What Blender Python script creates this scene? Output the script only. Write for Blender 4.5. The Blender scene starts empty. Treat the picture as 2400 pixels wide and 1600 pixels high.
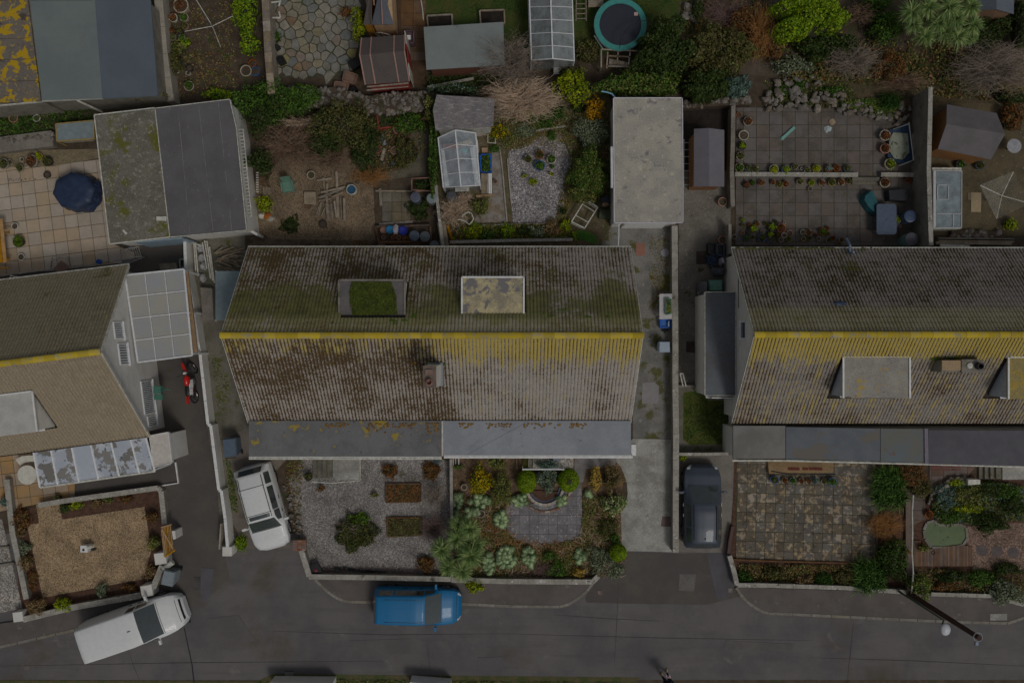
import bpy, bmesh, math, random
import numpy as np
from mathutils import Vector, Matrix, Euler
R = math.radians
rnd = random.Random(11)
nr = np.random.RandomState(5)
sc = bpy.context.scene
C = sc.collection
CAM_H = 43.3          # metres above the ground, looking straight down
FPX = 2100.0          # focal length in pixels of the 2400 px wide photograph

# ---------------------------------------------------------------- camera, sky, sun
cam = bpy.data.cameras.new('camera');camo = bpy.data.objects.new('camera',cam);C.objects.link(camo)
camo.location = (0,0, CAM_H);camo.rotation_euler = (0,0,0)
cam.sensor_width = 36;cam.lens = 36*FPX/2400;cam.clip_end = 2000;cam.clip_start = 0.5
sc.camera = camo
w = bpy.data.worlds.new('World');sc.world = w;w.use_nodes = True
nt = w.node_tree;bg = nt.nodes['Background']
sky = nt.nodes.new('ShaderNodeTexSky');sky.sky_type = 'NISHITA';sky.sun_disc = False
SUN_EL, SUN_AZ = 58,140
sky.sun_elevation = R(SUN_EL);sky.sun_rotation = R(SUN_AZ);sky.air_density = 1.0;sky.dust_density = 3.0
hsv = nt.nodes.new('ShaderNodeHueSaturation');hsv.inputs['Saturation'].default_value = 0.35   # overcast: the sky is nearly white
nt.links.new(sky.outputs[0], hsv.inputs['Color']);nt.links.new(hsv.outputs[0], bg.inputs['Color'])
bg.inputs['Strength'].default_value = 0.08
sl = bpy.data.lights.new('sun','SUN');sl.energy = 1.3;sl.angle = R(14);sl.color = (1,.96,.9)
so = bpy.data.objects.new('sun',sl);C.objects.link(so)
sd = Vector((math.sin(R(SUN_AZ))*math.cos(R(SUN_EL)), math.cos(R(SUN_AZ))*math.cos(R(SUN_EL)), math.sin(R(SUN_EL))))
so.rotation_euler = sd.to_track_quat('Z','Y').to_euler();so.location = (0,0,60)
sc.view_settings.view_transform = 'Standard';sc.view_settings.look = 'None'
sc.view_settings.exposure = -1.0;sc.view_settings.gamma = 1.0

# ---------------------------------------------------------------- photo coordinates -> places on the ground (or at height z)
TL = {'A': (1030,1060,5.2267), 'B': (1000,180,5.2267), 'C': (1000,420,5.2267), 'S': (0,0,1), 'V': (0,0,.98)}
for c_ in range(4):
 for r_ in range(4): TL['%d%d' % (c_, r_)] = (600*c_, 400*r_, 3.92)
def W(sx, sy, z=0.0):
 k = (CAM_H - z)/FPX
 return Vector(((sx - 1200)*k, -(sy - 800)*k, z))
def Q(t, x, y, z=0.0):
 a, b, s = TL[t];return W(a+x/s, b+y/s, z)
def QL(t, pts, z=0.0):
 out = []
 for p in pts:
  if len(p)==3: out.append(Q(p[0], p[1], p[2], z))
  else: out.append(Q(t, p[0], p[1], z))
 return out
def XYQ(t, pts, z=0.0): return [tuple(v)[:2] for v in QL(t, pts, z)]
def px(n, z=0.0): return n*(CAM_H - z)/FPX      # n photo pixels in metres

# ---------------------------------------------------------------- colours
def _l(c): return c/12.92 if c <= .04045 else ((c+.055)/1.055) ** 2.4
def D(r, g, b): return tuple(min(.82, _l(min(1, c/255/.35))*.8) for c in (r, g, b))   # colour read off the dimmed part
def L(r, g, b): return tuple(min(.82, _l(c/255)*.8) for c in (r, g, b))                  # colour read off the undimmed part

# ---------------------------------------------------------------- materials
class NB:
 def __init__(s, name):
  s.m = bpy.data.materials.new(name);s.m.use_nodes = True;s.t = s.m.node_tree
  s.b = s.t.nodes['Principled BSDF']
 def n(s, typ, ins=None, **kw):
  x = s.t.nodes.new('ShaderNode' + typ)
  for k, v in kw.items(): setattr(x, k, v)
  for k, v in (ins or {}).items(): s.set(x.inputs[k], v)
  return x
 def set(s, inp, v):
  if isinstance(v, bpy.types.NodeSocket): s.t.links.new(v, inp)
  elif isinstance(v, bpy.types.Node): s.t.links.new(v.outputs[0], inp)
  else:
   if isinstance(v, tuple) and len(v)==3 and inp.type=='RGBA': v = v+(1,)
   inp.default_value = v
 def math(s, op, a, b=0.0, c=None):
  x = s.n('Math',operation=op);s.set(x.inputs[0], a);s.set(x.inputs[1], b)
  if c is not None: s.set(x.inputs[2], c)
  return x.outputs[0]
 def rmp(s, v, lo, hi, a=0.0, b=1.0):
  x = s.n('MapRange',interpolation_type='SMOOTHSTEP')
  for i, q in enumerate((v, lo, hi, a, b)): s.set(x.inputs[i], q)
  return x.outputs[0]
 def mix(s, f, a, b):
  x = s.n('Mix',data_type='RGBA');s.set(x.inputs[0], f);s.set(x.inputs[6], a);s.set(x.inputs[7], b)
  return x.outputs[2]
 def pos(s):
  if not hasattr(s, '_p'): s._p = s.n('NewGeometry').outputs['Position']
  return s._p
 def noise(s, scale, detail=4, rough=.6, vec=None, out=0, dist=0.0):
  return s.n('TexNoise',{'Vector': vec if vec is not None else s.pos(), 'Scale': scale, 'Detail': detail, 'Roughness': rough, 'Distortion': dist}).outputs[out]
 def voro(s, scale, out='Color',vec=None, feature='F1'):
  return s.n('TexVoronoi',{'Vector': vec if vec is not None else s.pos(), 'Scale': scale}, feature=feature).outputs[out]
 def val(s, col):       # scalar from a colour
  return s.n('SeparateColor',{'Color': col}).outputs[0]
 def bump(s, h, strength=.3, dist=.02):
  x = s.n('Bump',{'Height': h, 'Strength': strength, 'Distance': dist});s.t.links.new(x.outputs[0], s.b.inputs['Normal'])
 def fin(s, col, rough=.85, metal=0.0, spec=.3, coat=0.0):
  s.set(s.b.inputs['Base Color'], col);s.set(s.b.inputs['Roughness'], rough);s.set(s.b.inputs['Metallic'], metal)
  s.b.inputs['Specular IOR Level'].default_value = spec
  if coat: s.b.inputs['Coat Weight'].default_value = coat;s.b.inputs['Coat Roughness'].default_value = .05
  return s.m
MC = {}
def M(name, c1, c2=None, s1=1.5, fine=25, k=.5, rough=.85, bump=.3, bs=40, spots=None, rand=0.0, metal=0.0, spec=.3, coat=0.0, streak=None):
 """weathered surface: broad patches c1/c2, fine grain, optional spots [(colour, scale, lo, hi)]"""
 if name in MC: return MC[name]
 b = NB(name);c2 = c2 or tuple(x*.6 for x in c1)
 f = b.rmp(b.noise(s1,6,.65),.38,.64)
 col = b.mix(f, c1, c2)
 g = b.noise(fine, 3,.7)
 dk = b.n('HueSaturation',{'Color': col, 'Value': b.rmp(g, .25,.75,1 - k*.55,1+k*.45)}).outputs[0]
 col = dk
 if streak:
  mp = b.n('Mapping',{'Vector': b.pos(), 'Scale': (streak[1], streak[2],1)}).outputs[0]
  col = b.mix(b.rmp(b.noise(1,4,.6, vec=mp),.5,.7,0, streak[3]), col, streak[0])
 for sp in (spots or []):
  col = b.mix(b.rmp(b.noise(sp[1],5,.65, dist=.3), sp[2], sp[3]), col, sp[0])
 if rand:
  r_ = b.n('ObjectInfo').outputs['Random']
  col = b.n('HueSaturation',{'Color': col, 'Value': b.rmp(r_, 0,1,1 - rand, 1+rand), 'Saturation': b.rmp(b.math('FRACT',b.math('MULTIPLY',r_, 7.3)),0,1,.7,1.25)}).outputs[0]
 if bump: b.bump(b.noise(bs, 4,.7), bump, .02)
 MC[name] = b.fin(col, rough, metal, spec, coat);return MC[name]
def plain(name, c, rough=.5, metal=0.0, spec=.4, coat=0.0, var=.12):
 if name in MC: return MC[name]
 b = NB(name)
 col = b.n('HueSaturation',{'Color': c+(1,), 'Value': b.rmp(b.noise(6,5,.7),.3,.7,1 - var, 1+var)}).outputs[0]
 MC[name] = b.fin(col, rough, metal, spec, coat);return MC[name]
def gravel(name, cols, scale=22, dark=(.05,.045,.04), patch=None, moss=None):
 if name in MC: return MC[name]
 b = NB(name)
 v = b.n('TexVoronoi',{'Vector': b.pos(), 'Scale': scale, 'Randomness': 1.0})
 r_ = b.val(v.outputs['Color'])
 col = b.mix(b.rmp(r_, .2,.8), cols[0], cols[1])
 if len(cols) > 2: col = b.mix(b.rmp(b.n('SeparateColor',{'Color': v.outputs['Color']}).outputs[1],.75,.95), col, cols[2])
 col = b.mix(b.rmp(v.outputs['Distance'],.4,.9,0,.5), col, dark)
 col = b.n('HueSaturation',{'Color': col, 'Value': b.rmp(b.noise(1.1,5,.6),.3,.7,.75,1.2)}).outputs[0]
 if patch: col = b.mix(b.rmp(b.noise(patch[1],6,.7), patch[2], patch[3]), col, patch[0])
 if moss: col = b.mix(b.rmp(b.noise(moss[1],6,.75), moss[2], moss[3]), col, moss[0])
 b.bump(b.math('MULTIPLY',v.outputs['Distance'],-1.0),.8,.03)
 MC[name] = b.fin(col, .9);return MC[name]
def leafm(name, c1, c2, c3=None, rough=.6):
 """leaf colour: varies leaf by leaf and clump by clump;a little light passes through"""
 if name in MC: return MC[name]
 b = NB(name);c1, c2 = [tuple(min(.8, q*1.25) for q in c) for c in (c1, c2)]
 a = b.n('Attribute',attribute_name='tone').outputs['Fac']
 col = b.mix(a, c1, c2)
 col = b.mix(b.rmp(b.noise(3.5,3,.6),.45,.62,0,.6), col, c3 or tuple(x*.55 for x in c1))
 b.fin(col, rough, spec=.25)
 tr = b.n('BsdfTranslucent',{'Color': col});ms = b.n('MixShader',{0: .3})
 b.t.links.new(b.b.outputs[0], ms.inputs[1]);b.t.links.new(tr.outputs[0], ms.inputs[2])
 b.t.links.new(ms.outputs[0], b.t.nodes['Material Output'].inputs[0])
 MC[name] = b.m;return b.m
def glassm(name, tint=(.8,.9,.92), alpha=.35, rough=.05):
 if name in MC: return MC[name]
 b = NB(name)
 b.fin(b.mix(b.rmp(b.noise(2.5,5,.7),.35,.7), tint, tuple(x*.7 for x in tint)), rough, spec=.6)
 b.set(b.b.inputs['Alpha'], b.rmp(b.noise(1.7,5,.7),.3,.7, alpha*.6, min(1, alpha*1.4)))
 MC[name] = b.m;return b.m

# ---------------------------------------------------------------- mesh building
class MB:
 def __init__(s): s.v = [];s.f = [];s.m = []
 def add(s, vs, fs, m=0):
  o = len(s.v);s.v+=[tuple(v) for v in vs];s.f+=[tuple(i+o for i in f) for f in fs];s.m+=[m]*len(fs);return s
 def prism(s, poly, z0, z1, m=0, inset=0.0):
  n = len(poly)
  if sum(poly[i][0]*poly[(i+1) % n][1] - poly[(i+1) % n][0]*poly[i][1] for i in range(n)) < 0: poly = poly[::-1]
  c = (sum(p[0] for p in poly)/n, sum(p[1] for p in poly)/n)
  vs = [(p[0], p[1], z0) for p in poly]+[(p[0]+(c[0] - p[0])*inset, p[1]+(c[1] - p[1])*inset, z1) for p in poly]
  return s.add(vs, [tuple(range(n))[::-1], tuple(range(n, 2*n))]+[(i, (i+1) % n, n+(i+1) % n, n+i) for i in range(n)], m)
 def box(s, c, d, rz=0.0, m=0, rot=None):
  mt = rot or Matrix.Rotation(rz, 3, 'Z')
  vs = [Vector(c)+mt @ Vector((x*d[0]/2, y*d[1]/2, z*d[2]/2)) for z in (-1,1) for x, y in ((-1,-1),(1,-1),(1,1),(-1,1))]
  return s.add(vs, [(3,2,1,0),(4,5,6,7),(0,1,5,4),(1,2,6,5),(2,3,7,6),(3,0,4,7)], m)
 def bar(s, a, b, w, h=None, m=0, up=(0,0,1)):
  a = Vector(a);b = Vector(b);d = b - a;L_ = d.length
  if L_ < 1e-6: return s
  x = d/L_;upv = Vector(up)
  y = upv.cross(x)
  if y.length < 1e-4: y = Vector((0,1,0)).cross(x)
  y.normalize();z = x.cross(y)
  return s.box((a+b)/2,(L_, w, h or w), rot=Matrix((x, y, z)).transposed(), m=m)
 def tube(s, pts, r, n=6, m=0, cap=True):
  pts = [Vector(p) for p in pts];rs = r if isinstance(r, (list, tuple)) else [r]*len(pts);o = len(s.v);prev = None
  for i, p in enumerate(pts):
   d = (pts[min(i+1, len(pts) - 1)] - pts[max(i - 1,0)])
   if d.length < 1e-7: d = Vector((0,0,1))
   d.normalize();a = d.orthogonal() if prev is None else prev - d*prev.dot(d)
   if a.length < 1e-5: a = d.orthogonal()
   a.normalize();prev = a;b = d.cross(a)
   for k in range(n):
    t = 2*math.pi*k/n;s.v.append(tuple(p+(a*math.cos(t)+b*math.sin(t))*rs[i]))
  for i in range(len(pts) - 1):
   for k in range(n):
    s.f.append((o+i*n+k, o+i*n+(k+1) % n, o+(i+1)*n+(k+1) % n, o+(i+1)*n+k));s.m.append(m)
  if cap:
   s.f.append(tuple(o+k for k in range(n))[::-1]);s.f.append(tuple(o+(len(pts) - 1)*n+k for k in range(n)));s.m+=[m, m]
  return s
 def lathe(s, c, prof, n=20, m=0, sx=1.0, sy=1.0, rz=0.0, cap=True):
  o = len(s.v);c = Vector(c)
  for r, z in prof:
   for k in range(n):
    t = 2*math.pi*k/n+rz;s.v.append((c[0]+r*math.cos(t)*sx, c[1]+r*math.sin(t)*sy, c[2]+z))
  for i in range(len(prof) - 1):
   for k in range(n):
    s.f.append((o+i*n+k, o+i*n+(k+1) % n, o+(i+1)*n+(k+1) % n, o+(i+1)*n+k));s.m.append(m)
  if not cap: return s
  s.f.append(tuple(o+(len(prof) - 1)*n+k for k in range(n)));s.m.append(m)
  s.f.append(tuple(o+k for k in range(n))[::-1]);s.m.append(m)
  return s
 def quad(s, a, b, c, d, m=0, t=0.0):
  if not t: return s.add([a, b, c, d],[(0,1,2,3)], m)
  a, b, c, d = map(Vector, (a, b, c, d));nn = (b - a).cross(c - a).normalized()*t
  if nn.z < 0: nn = -nn
  vs = [a, b, c, d, a - nn, b - nn, c - nn, d - nn]
  return s.add(vs, [(0,1,2,3),(7,6,5,4),(0,4,5,1),(1,5,6,2),(2,6,7,3),(3,7,4,0)], m)
 def blob(s, c, rad, seed=0, n=8, rings=5, jit=.25, m=0, flat=True):
  g = random.Random(seed);o = len(s.v);c = Vector(c);rx, ry, rz_ = rad
  s.v.append((c[0], c[1], c[2]+rz_))
  for i in range(1, rings):
   ph = math.pi*i/rings*(.62 if flat else 1)
   for k in range(n):
    t = 2*math.pi*(k+.5*(i % 2))/n;q = 1+g.uniform(-jit, jit)
    s.v.append((c[0]+rx*q*math.sin(ph)*math.cos(t), c[1]+ry*q*math.sin(ph)*math.sin(t), c[2]+rz_*math.cos(ph)*(1+g.uniform(-jit, jit)*.5)))
  for k in range(n): s.f.append((o, o+1+k, o+1+(k+1) % n));s.m.append(m)
  for i in range(rings - 2):
   for k in range(n):
    a = o+1+i*n;b2 = a+n
    s.f.append((a+k, b2+k, b2+(k+1) % n, a+(k+1) % n));s.m.append(m)
  s.f.append(tuple(o+1+(rings - 2)*n+k for k in range(n))[::-1]);s.m.append(m)
  return s
def mesh_of(mb, name, mats, org=(0,0,0), smooth=False):
 me = bpy.data.meshes.new(name);ox, oy, oz = org
 me.from_pydata([(a - ox, b - oy, c - oz) for a, b, c in mb.v],[], mb.f)
 for m_ in (mats if isinstance(mats, (list, tuple)) else [mats]): me.materials.append(m_)
 if isinstance(mats, (list, tuple)) and len(mats) > 1: me.polygons.foreach_set('material_index',mb.m)
 if smooth: me.shade_smooth()
 me.update();return me
def tagit(o, label=None, cat=None, group=None, kind=None):
 if label: o['label'] = label
 if cat: o['category'] = cat
 if group: o['group'] = group
 if kind: o['kind'] = kind
 return o
LOC = {}
def thing(name, label, cat, loc=(0,0,0), group=None, rz=0.0):
 o = bpy.data.objects.new(name, None);C.objects.link(o);o.location = loc;o.rotation_euler = (0,0, rz);o.empty_display_size = .2
 LOC[o.name] = Vector(loc) ;return tagit(o, label, cat, group)
def part(name, mb, mats, parent, label=None, smooth=False, kind=None, local=False):
 org = (0,0,0) if local else LOC[parent.name]
 o = bpy.data.objects.new(name, mesh_of(mb, name, mats, org, smooth));C.objects.link(o);o.parent = parent;LOC[o.name] = LOC.get(parent.name, Vector())
 return tagit(o, label, kind=kind)
def solo(name, mb, mats, label, cat, group=None, smooth=False, kind=None):
 xs = [v[0] for v in mb.v];ys = [v[1] for v in mb.v];org = Vector(((min(xs)+max(xs))/2,(min(ys)+max(ys))/2, min(v[2] for v in mb.v)))
 o = bpy.data.objects.new(name, mesh_of(mb, name, mats, org, smooth));C.objects.link(o);o.location = org;LOC[o.name] = org
 return tagit(o, label, cat, group, kind)
def structure(name, mb, mats, smooth=False):
 o = bpy.data.objects.new(name, mesh_of(mb, name, mats, (0,0,0), smooth));C.objects.link(o);o['kind'] = 'structure';LOC[o.name] = Vector();return o
SHN = [0]
def sheet(name, pts, mat, lvl, t='S'):
 SHN[0]+=1;mb = MB();p = [tuple(v)[:2] for v in (QL(t, pts) if not isinstance(pts[0], Vector) else pts)]
 mb.prism(p, -.05,.004*lvl+.00023*SHN[0]);return structure(name, mb, mat)
def dup(root, loc, rz=None, label=None, group=None, scale=None):
 r = root.copy();C.objects.link(r);r.location = loc
 if rz is not None: r.rotation_euler = (0,0, rz)
 if scale: r.scale = scale if isinstance(scale, tuple) else (scale,)*3
 if label: r['label'] = label
 if group: r['group'] = group
 for ch in list(root.children):
  c = ch.copy();C.objects.link(c);c.parent = r
  for g in ch.children:
   d = g.copy();C.objects.link(d);d.parent = c
 LOC[r.name] = Vector(loc);return r
def piece(name, me, parent, mtx):       # one of many alike pieces sharing a mesh, placed by a world matrix
 o = bpy.data.objects.new(name, me);C.objects.link(o);o.parent = parent
 o.matrix_basis = Matrix.Translation(-LOC.get(parent.name, Vector())) @ mtx;return o
def inpoly(x, y, poly):
 c = False;n = len(poly);j = n - 1
 for i in range(n):
  xi, yi = poly[i][0], poly[i][1];xj, yj = poly[j][0], poly[j][1]
  if (yi > y) != (yj > y) and x < (xj - xi)*(y - yi)/(yj - yi+1e-12)+xi: c = not c
  j = i
 return c

# ---------------------------------------------------------------- vegetation
def leaf_mesh(name, P, Nrm, size, mats, midx=None, aspect=1.6, tone=None, curl=.25):
 """P (n,3) leaf centres, Nrm (n,3) facing, one folded 2-triangle leaf (4 corners) each"""
 n = len(P);Nrm = Nrm/(np.linalg.norm(Nrm, axis=1, keepdims=True)+1e-9)
 r = nr.normal(size=(n, 3));a = np.cross(Nrm, r);a /= np.linalg.norm(a, axis=1, keepdims=True)+1e-9;b = np.cross(Nrm, a)
 s = (size*nr.uniform(.6,1.3, size=n))[:, None]
 v = np.empty((n, 4,3));v[:, 0] = P - a*s*aspect/2;v[:, 2] = P+a*s*aspect/2 - Nrm*s*curl
 v[:, 1] = P - b*s/2+Nrm*s*curl*.5;v[:, 3] = P+b*s/2+Nrm*s*curl*.5
 me = bpy.data.meshes.new(name);me.vertices.add(4*n);me.vertices.foreach_set('co',v.reshape(-1))
 me.loops.add(4*n);me.loops.foreach_set('vertex_index',np.arange(4*n, dtype=np.int32))
 me.polygons.add(n);me.polygons.foreach_set('loop_start',np.arange(0,4*n, 4, dtype=np.int32))
 for m_ in mats: me.materials.append(m_)
 if midx is not None: me.polygons.foreach_set('material_index',midx.astype(np.int32))
 t = nr.uniform(0,1, n) if tone is None else tone
 at = me.attributes.new('tone','FLOAT','FACE');at.data.foreach_set('value',t.astype(np.float32))
 me.update();me.validate();return me
def obj_of(name, me, parent=None, org=None):
 o = bpy.data.objects.new(name, me);C.objects.link(o)
 if parent: o.parent = parent;LOC[o.name] = LOC[parent.name]
 return o
def crown_pts(n, rx, ry, h, lumps=7, base=.12, hollow=.55):
 """points on a lumpy dome (local), with outward normals"""
 lc = [(0,0, h*.45,.62)]+[(rx*.58*math.cos(t)*q, ry*.58*math.sin(t)*q, h*rnd.uniform(.3,.62), rnd.uniform(.3,.48)) for t, q in ((2*math.pi*i/lumps+rnd.uniform(-.4,.4), rnd.uniform(.75,1.15)) for i in range(lumps))]
 Ps = [];Ns = [];wts = np.array([l[3] ** 2 for l in lc]);wts /= wts.sum();ids = nr.choice(len(lc), n, p=wts)
 for i, l in enumerate(lc):
  k = int((ids==i).sum())
  if not k: continue
  d = nr.normal(size=(k, 3));d[:, 2] = np.abs(d[:, 2])*1.0 - .25;d /= np.linalg.norm(d, axis=1, keepdims=True)
  rr = nr.uniform(hollow, 1.0, size=(k, 1)) ** .5
  sz = np.array([rx*l[3], ry*l[3], h*.55])
  Ps.append(np.array(l[:3])+d*rr*sz);Ns.append(d+nr.normal(size=(k, 3))*.6)
 P = np.vstack(Ps);N_ = np.vstack(Ns);th = np.arctan2(P[:, 1], P[:, 0]);ph = nr.uniform(0,6.28,3)
 P[:, :2] *= (1+.13*np.sin(3*th+ph[0])+.1*np.sin(7*th+ph[1])+.07*np.sin(13*th+ph[2]))[:, None]*1.06
 fl = nr.uniform(size=len(P)) < .06;P[fl, :2] *= nr.uniform(1.0,1.22, size=(fl.sum(),1));P[:, 2] = np.maximum(P[:, 2], base*nr.uniform(0,1, len(P)));return P, N_
def shrub(label, t, x, y, rx, ry, h, mats, n=None, size=.07, cat='shrub',name='shrub',flower=None, group=None, aspect=1.6, sphere=False, z=0.0, lumps=7, core=None, stems=True):
 """rx, ry in zoom pixels of tile t at mid height"""
 s = TL[t][2];c = Q(t, x, y, z+h*.6);c.z = z;rx = px(rx/s, h*.6);ry = px(ry/s, h*.6)
 root = thing(name, label, cat, c, group)
 n = n or int(min(9000,3.3*math.pi*rx*ry/(size*size*aspect*.5)))
 if sphere:
  d = nr.normal(size=(n, 3));d /= np.linalg.norm(d, axis=1, keepdims=True)
  P = d*np.array([rx, ry, h/2])*nr.uniform(.9,1.0, size=(n, 1))+np.array([0,0, h/2]);N_ = d+nr.normal(size=(n, 3))*.5
 else: P, N_ = crown_pts(n, rx, ry, h, lumps)
 obj_of('foliage',leaf_mesh('foliage',P, N_, size, mats, (nr.uniform(size=len(P)) ** 1.3*len(mats)).astype(int) if len(mats) > 1 else None, aspect), root)
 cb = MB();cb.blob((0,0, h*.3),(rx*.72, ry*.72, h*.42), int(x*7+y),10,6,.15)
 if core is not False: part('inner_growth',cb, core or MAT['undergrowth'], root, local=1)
 if stems:
  st = MB()
  for k in range(5):
   a = k*1.3+rnd.random();st.tube([(0,0,0),(rx*.3*math.cos(a), ry*.3*math.sin(a), h*.35),(rx*.6*math.cos(a+.3), ry*.6*math.sin(a+.3), h*.75)],[.03,.022,.01],4)
  part('stem',st, MAT['bark'], root, local=1)
 if flower:
  k = int(n*flower[1]);P, N_ = crown_pts(k, rx*.98, ry*.98, h*1.05, lumps, hollow=.85)
  P = P[P[:, 2] > h*.3];obj_of('flowers',leaf_mesh('flowers',P, N_[:len(P)], flower[2],[flower[0]], None, 1.1), root)
 return root
def twigs(mb, base, rx, ry, h, n, r0=.016, lean=(0,0), seed=0, droop=.3):
 g = random.Random(seed)
 for i in range(n):
  a = g.uniform(0,2*math.pi);q = g.uniform(.25,1) ** .6
  e = Vector((base[0]+rx*q*math.cos(a)+lean[0], base[1]+ry*q*math.sin(a)+lean[1], base[2]+h*g.uniform(.35,1)*(1.15 - q*.45)))
  b = Vector((base[0]+g.uniform(-.3,.3)*rx, base[1]+g.uniform(-.3,.3)*ry, base[2]+g.uniform(0,.3)*h))
  m1 = b.lerp(e, .35)+Vector((g.uniform(-1,1)*rx*.12, g.uniform(-1,1)*ry*.12, h*.18));m2 = b.lerp(e, .7)+Vector((g.uniform(-1,1)*rx*.14, g.uniform(-1,1)*ry*.14, h*.12))
  mb.tube([b, m1, m2, e],[r0, r0*.8, r0*.6, r0*.35],3, cap=False)
  for k in range(3):
   p = (m1, m2, e)[k];d = Vector((g.uniform(-1,1)*rx*.28, g.uniform(-1,1)*ry*.28, g.uniform(-.05,.15)*h))
   mb.tube([p, p+d*.5+Vector((g.uniform(-.04,.04), g.uniform(-.04,.04),.03)), p+d],[r0*.55, r0*.45, r0*.3],3, cap=False)
def bare_bush(label, t, x, y, rx, ry, h, mat, n=120, r0=.016, group=None, cat='bare shrub',z=0.0, name='bare_shrub',lean=(0,0)):
 s = TL[t][2];c = Q(t, x, y, z+h*.5);c.z = z;rx = px(rx/s, h*.5);ry = px(ry/s, h*.5)
 root = thing(name, label, cat, c, group);mb = MB();twigs(mb, (0,0,0), rx, ry, h, n, r0, lean, int(x+3*y))
 part('branches',mb, mat, root, local=1)
 tk = MB()
 for k in range(4): a = k*1.7+.4;tk.tube([(0,0,0),(rx*.12*math.cos(a), ry*.12*math.sin(a), h*.3),(rx*.35*math.cos(a), ry*.35*math.sin(a), h*.62)],[r0*2.6, r0*2, r0*1.2],5)
 part('trunk',tk, mat, root, local=1)
 return root
def sword_head(mb, c, r, n, wd=.035, up=.35, seed=0):
 g = random.Random(seed)
 for i in range(n):
  a = g.uniform(0,2*math.pi);e = g.uniform(-.15,1) ** 1;L_ = r*g.uniform(.8,1.1);q = math.cos(e*1.15)
  d = Vector((math.cos(a)*q, math.sin(a)*q, math.sin(e*1.15)));sd_ = Vector((-math.sin(a), math.cos(a),0))*wd/2
  p0 = Vector(c);p1 = p0+d*L_*.5;p2 = p0+d*L_+Vector((0,0,-L_*.22))
  mb.add([p0 - sd_*.6, p0+sd_*.6, p1+sd_, p1 - sd_, p2],[(0,1,2,3),(3,2,4)],0 if g.random() < .8 else 1)
def cordyline(label, heads, t, base, mats, group=None):
 b = Q(t, *base);root = thing('cordyline',label, 'cordyline',b, group);tr = MB()
 for i, (x, y, r, h) in enumerate(heads):
  c = Q(t, x, y, h);rr = px(r/TL[t][2], h);mb = MB();sword_head(mb, c, rr, 190,.045, seed=i+int(x));part('leaf_head',mb, mats, root)
  dd = MB();sword_head(dd, c - Vector((0,0,.35)), rr*.6,50,.03, seed=i+77);part('dead_leaves',dd, [MAT['deadleaf'], MAT['deadleaf']], root)
  tr.tube([b, b.lerp(c, .5)+Vector((0,0,.25)), c],[.12,.1,.08],7)
 part('trunk',tr, MAT['bark'], root);return root
def blades(label, t, x, y, rx, ry, h, mats, n=160, cat='strappy plant',name='strappy_plant',group=None, z=0.0, wd=.035):
 s = TL[t][2];c = Q(t, x, y, z+h*.5);c.z = z;rx = px(rx/s);ry = px(ry/s)
 mb = MB();g = random.Random(int(x+y))
 for i in range(n):
  bx, by = g.uniform(-.6,.6)*rx, g.uniform(-.6,.6)*ry;a = g.uniform(0,6.283);l = g.uniform(.3,.6);p0 = Vector((bx, by, 0))
  d = Vector((math.cos(a)*rx*l, math.sin(a)*ry*l, 0));sd_ = Vector((-math.sin(a), math.cos(a),0))*wd/2
  p1 = p0+d*.4+Vector((0,0, h*g.uniform(.7,1)));p2 = p0+d*1.15+Vector((0,0, h*g.uniform(.3,.6)))
  mb.add([p0 - sd_, p0+sd_, p1+sd_, p1 - sd_, p2],[(0,1,2,3),(3,2,4)], int(g.random() < .3) if len(mats) > 1 else 0)
 mb.v = [(a+c[0], b+c[1], d+c[2]) for a, b, d in mb.v]
 return solo(name, mb, mats, label, cat, group)
def rosettes(label, t, x, y, rx, ry, h, mats, n=14, cat='spurge',name='rosette_plant',group=None, z=0.0, rs=.11, petals=9):
 """clump of pale leafy rosettes (euphorbia-like)"""
 s = TL[t][2];c = Q(t, x, y, z+h*.7);c.z = z;rx = px(rx/s);ry = px(ry/s);root = thing(name, label, cat, c, group)
 P = [];N_ = [];tn = [];g = random.Random(int(x*3+y))
 st = MB()
 for i in range(n):
  a = g.uniform(0,6.283);q = g.uniform(0,1) ** .5;cc = Vector((rx*.85*q*math.cos(a), ry*.85*q*math.sin(a), h*g.uniform(.7,1)))
  st.tube([(cc.x*.4, cc.y*.4,0), cc],[.012,.012],3, cap=False)
  hz = g.uniform(-.25,.1)
  for ring in range(3):
   for k in range(petals):
    b = 6.283*k/petals+ring*.5;r_ = rs*(.35+ring*.42)
    P.append((cc.x+r_*math.cos(b), cc.y+r_*math.sin(b), cc.z - ring*.045));N_.append((math.cos(b)*.5, math.sin(b)*.5,1));tn.append(1.0 - ring*.42+hz)
 obj_of('foliage',leaf_mesh('foliage',np.array(P), np.array(N_),.085, mats, None, 1.3, np.clip(np.array(tn),0,1),.1), root)
 part('stem',st, MAT['stem_green'], root, local=1);return root
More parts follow.
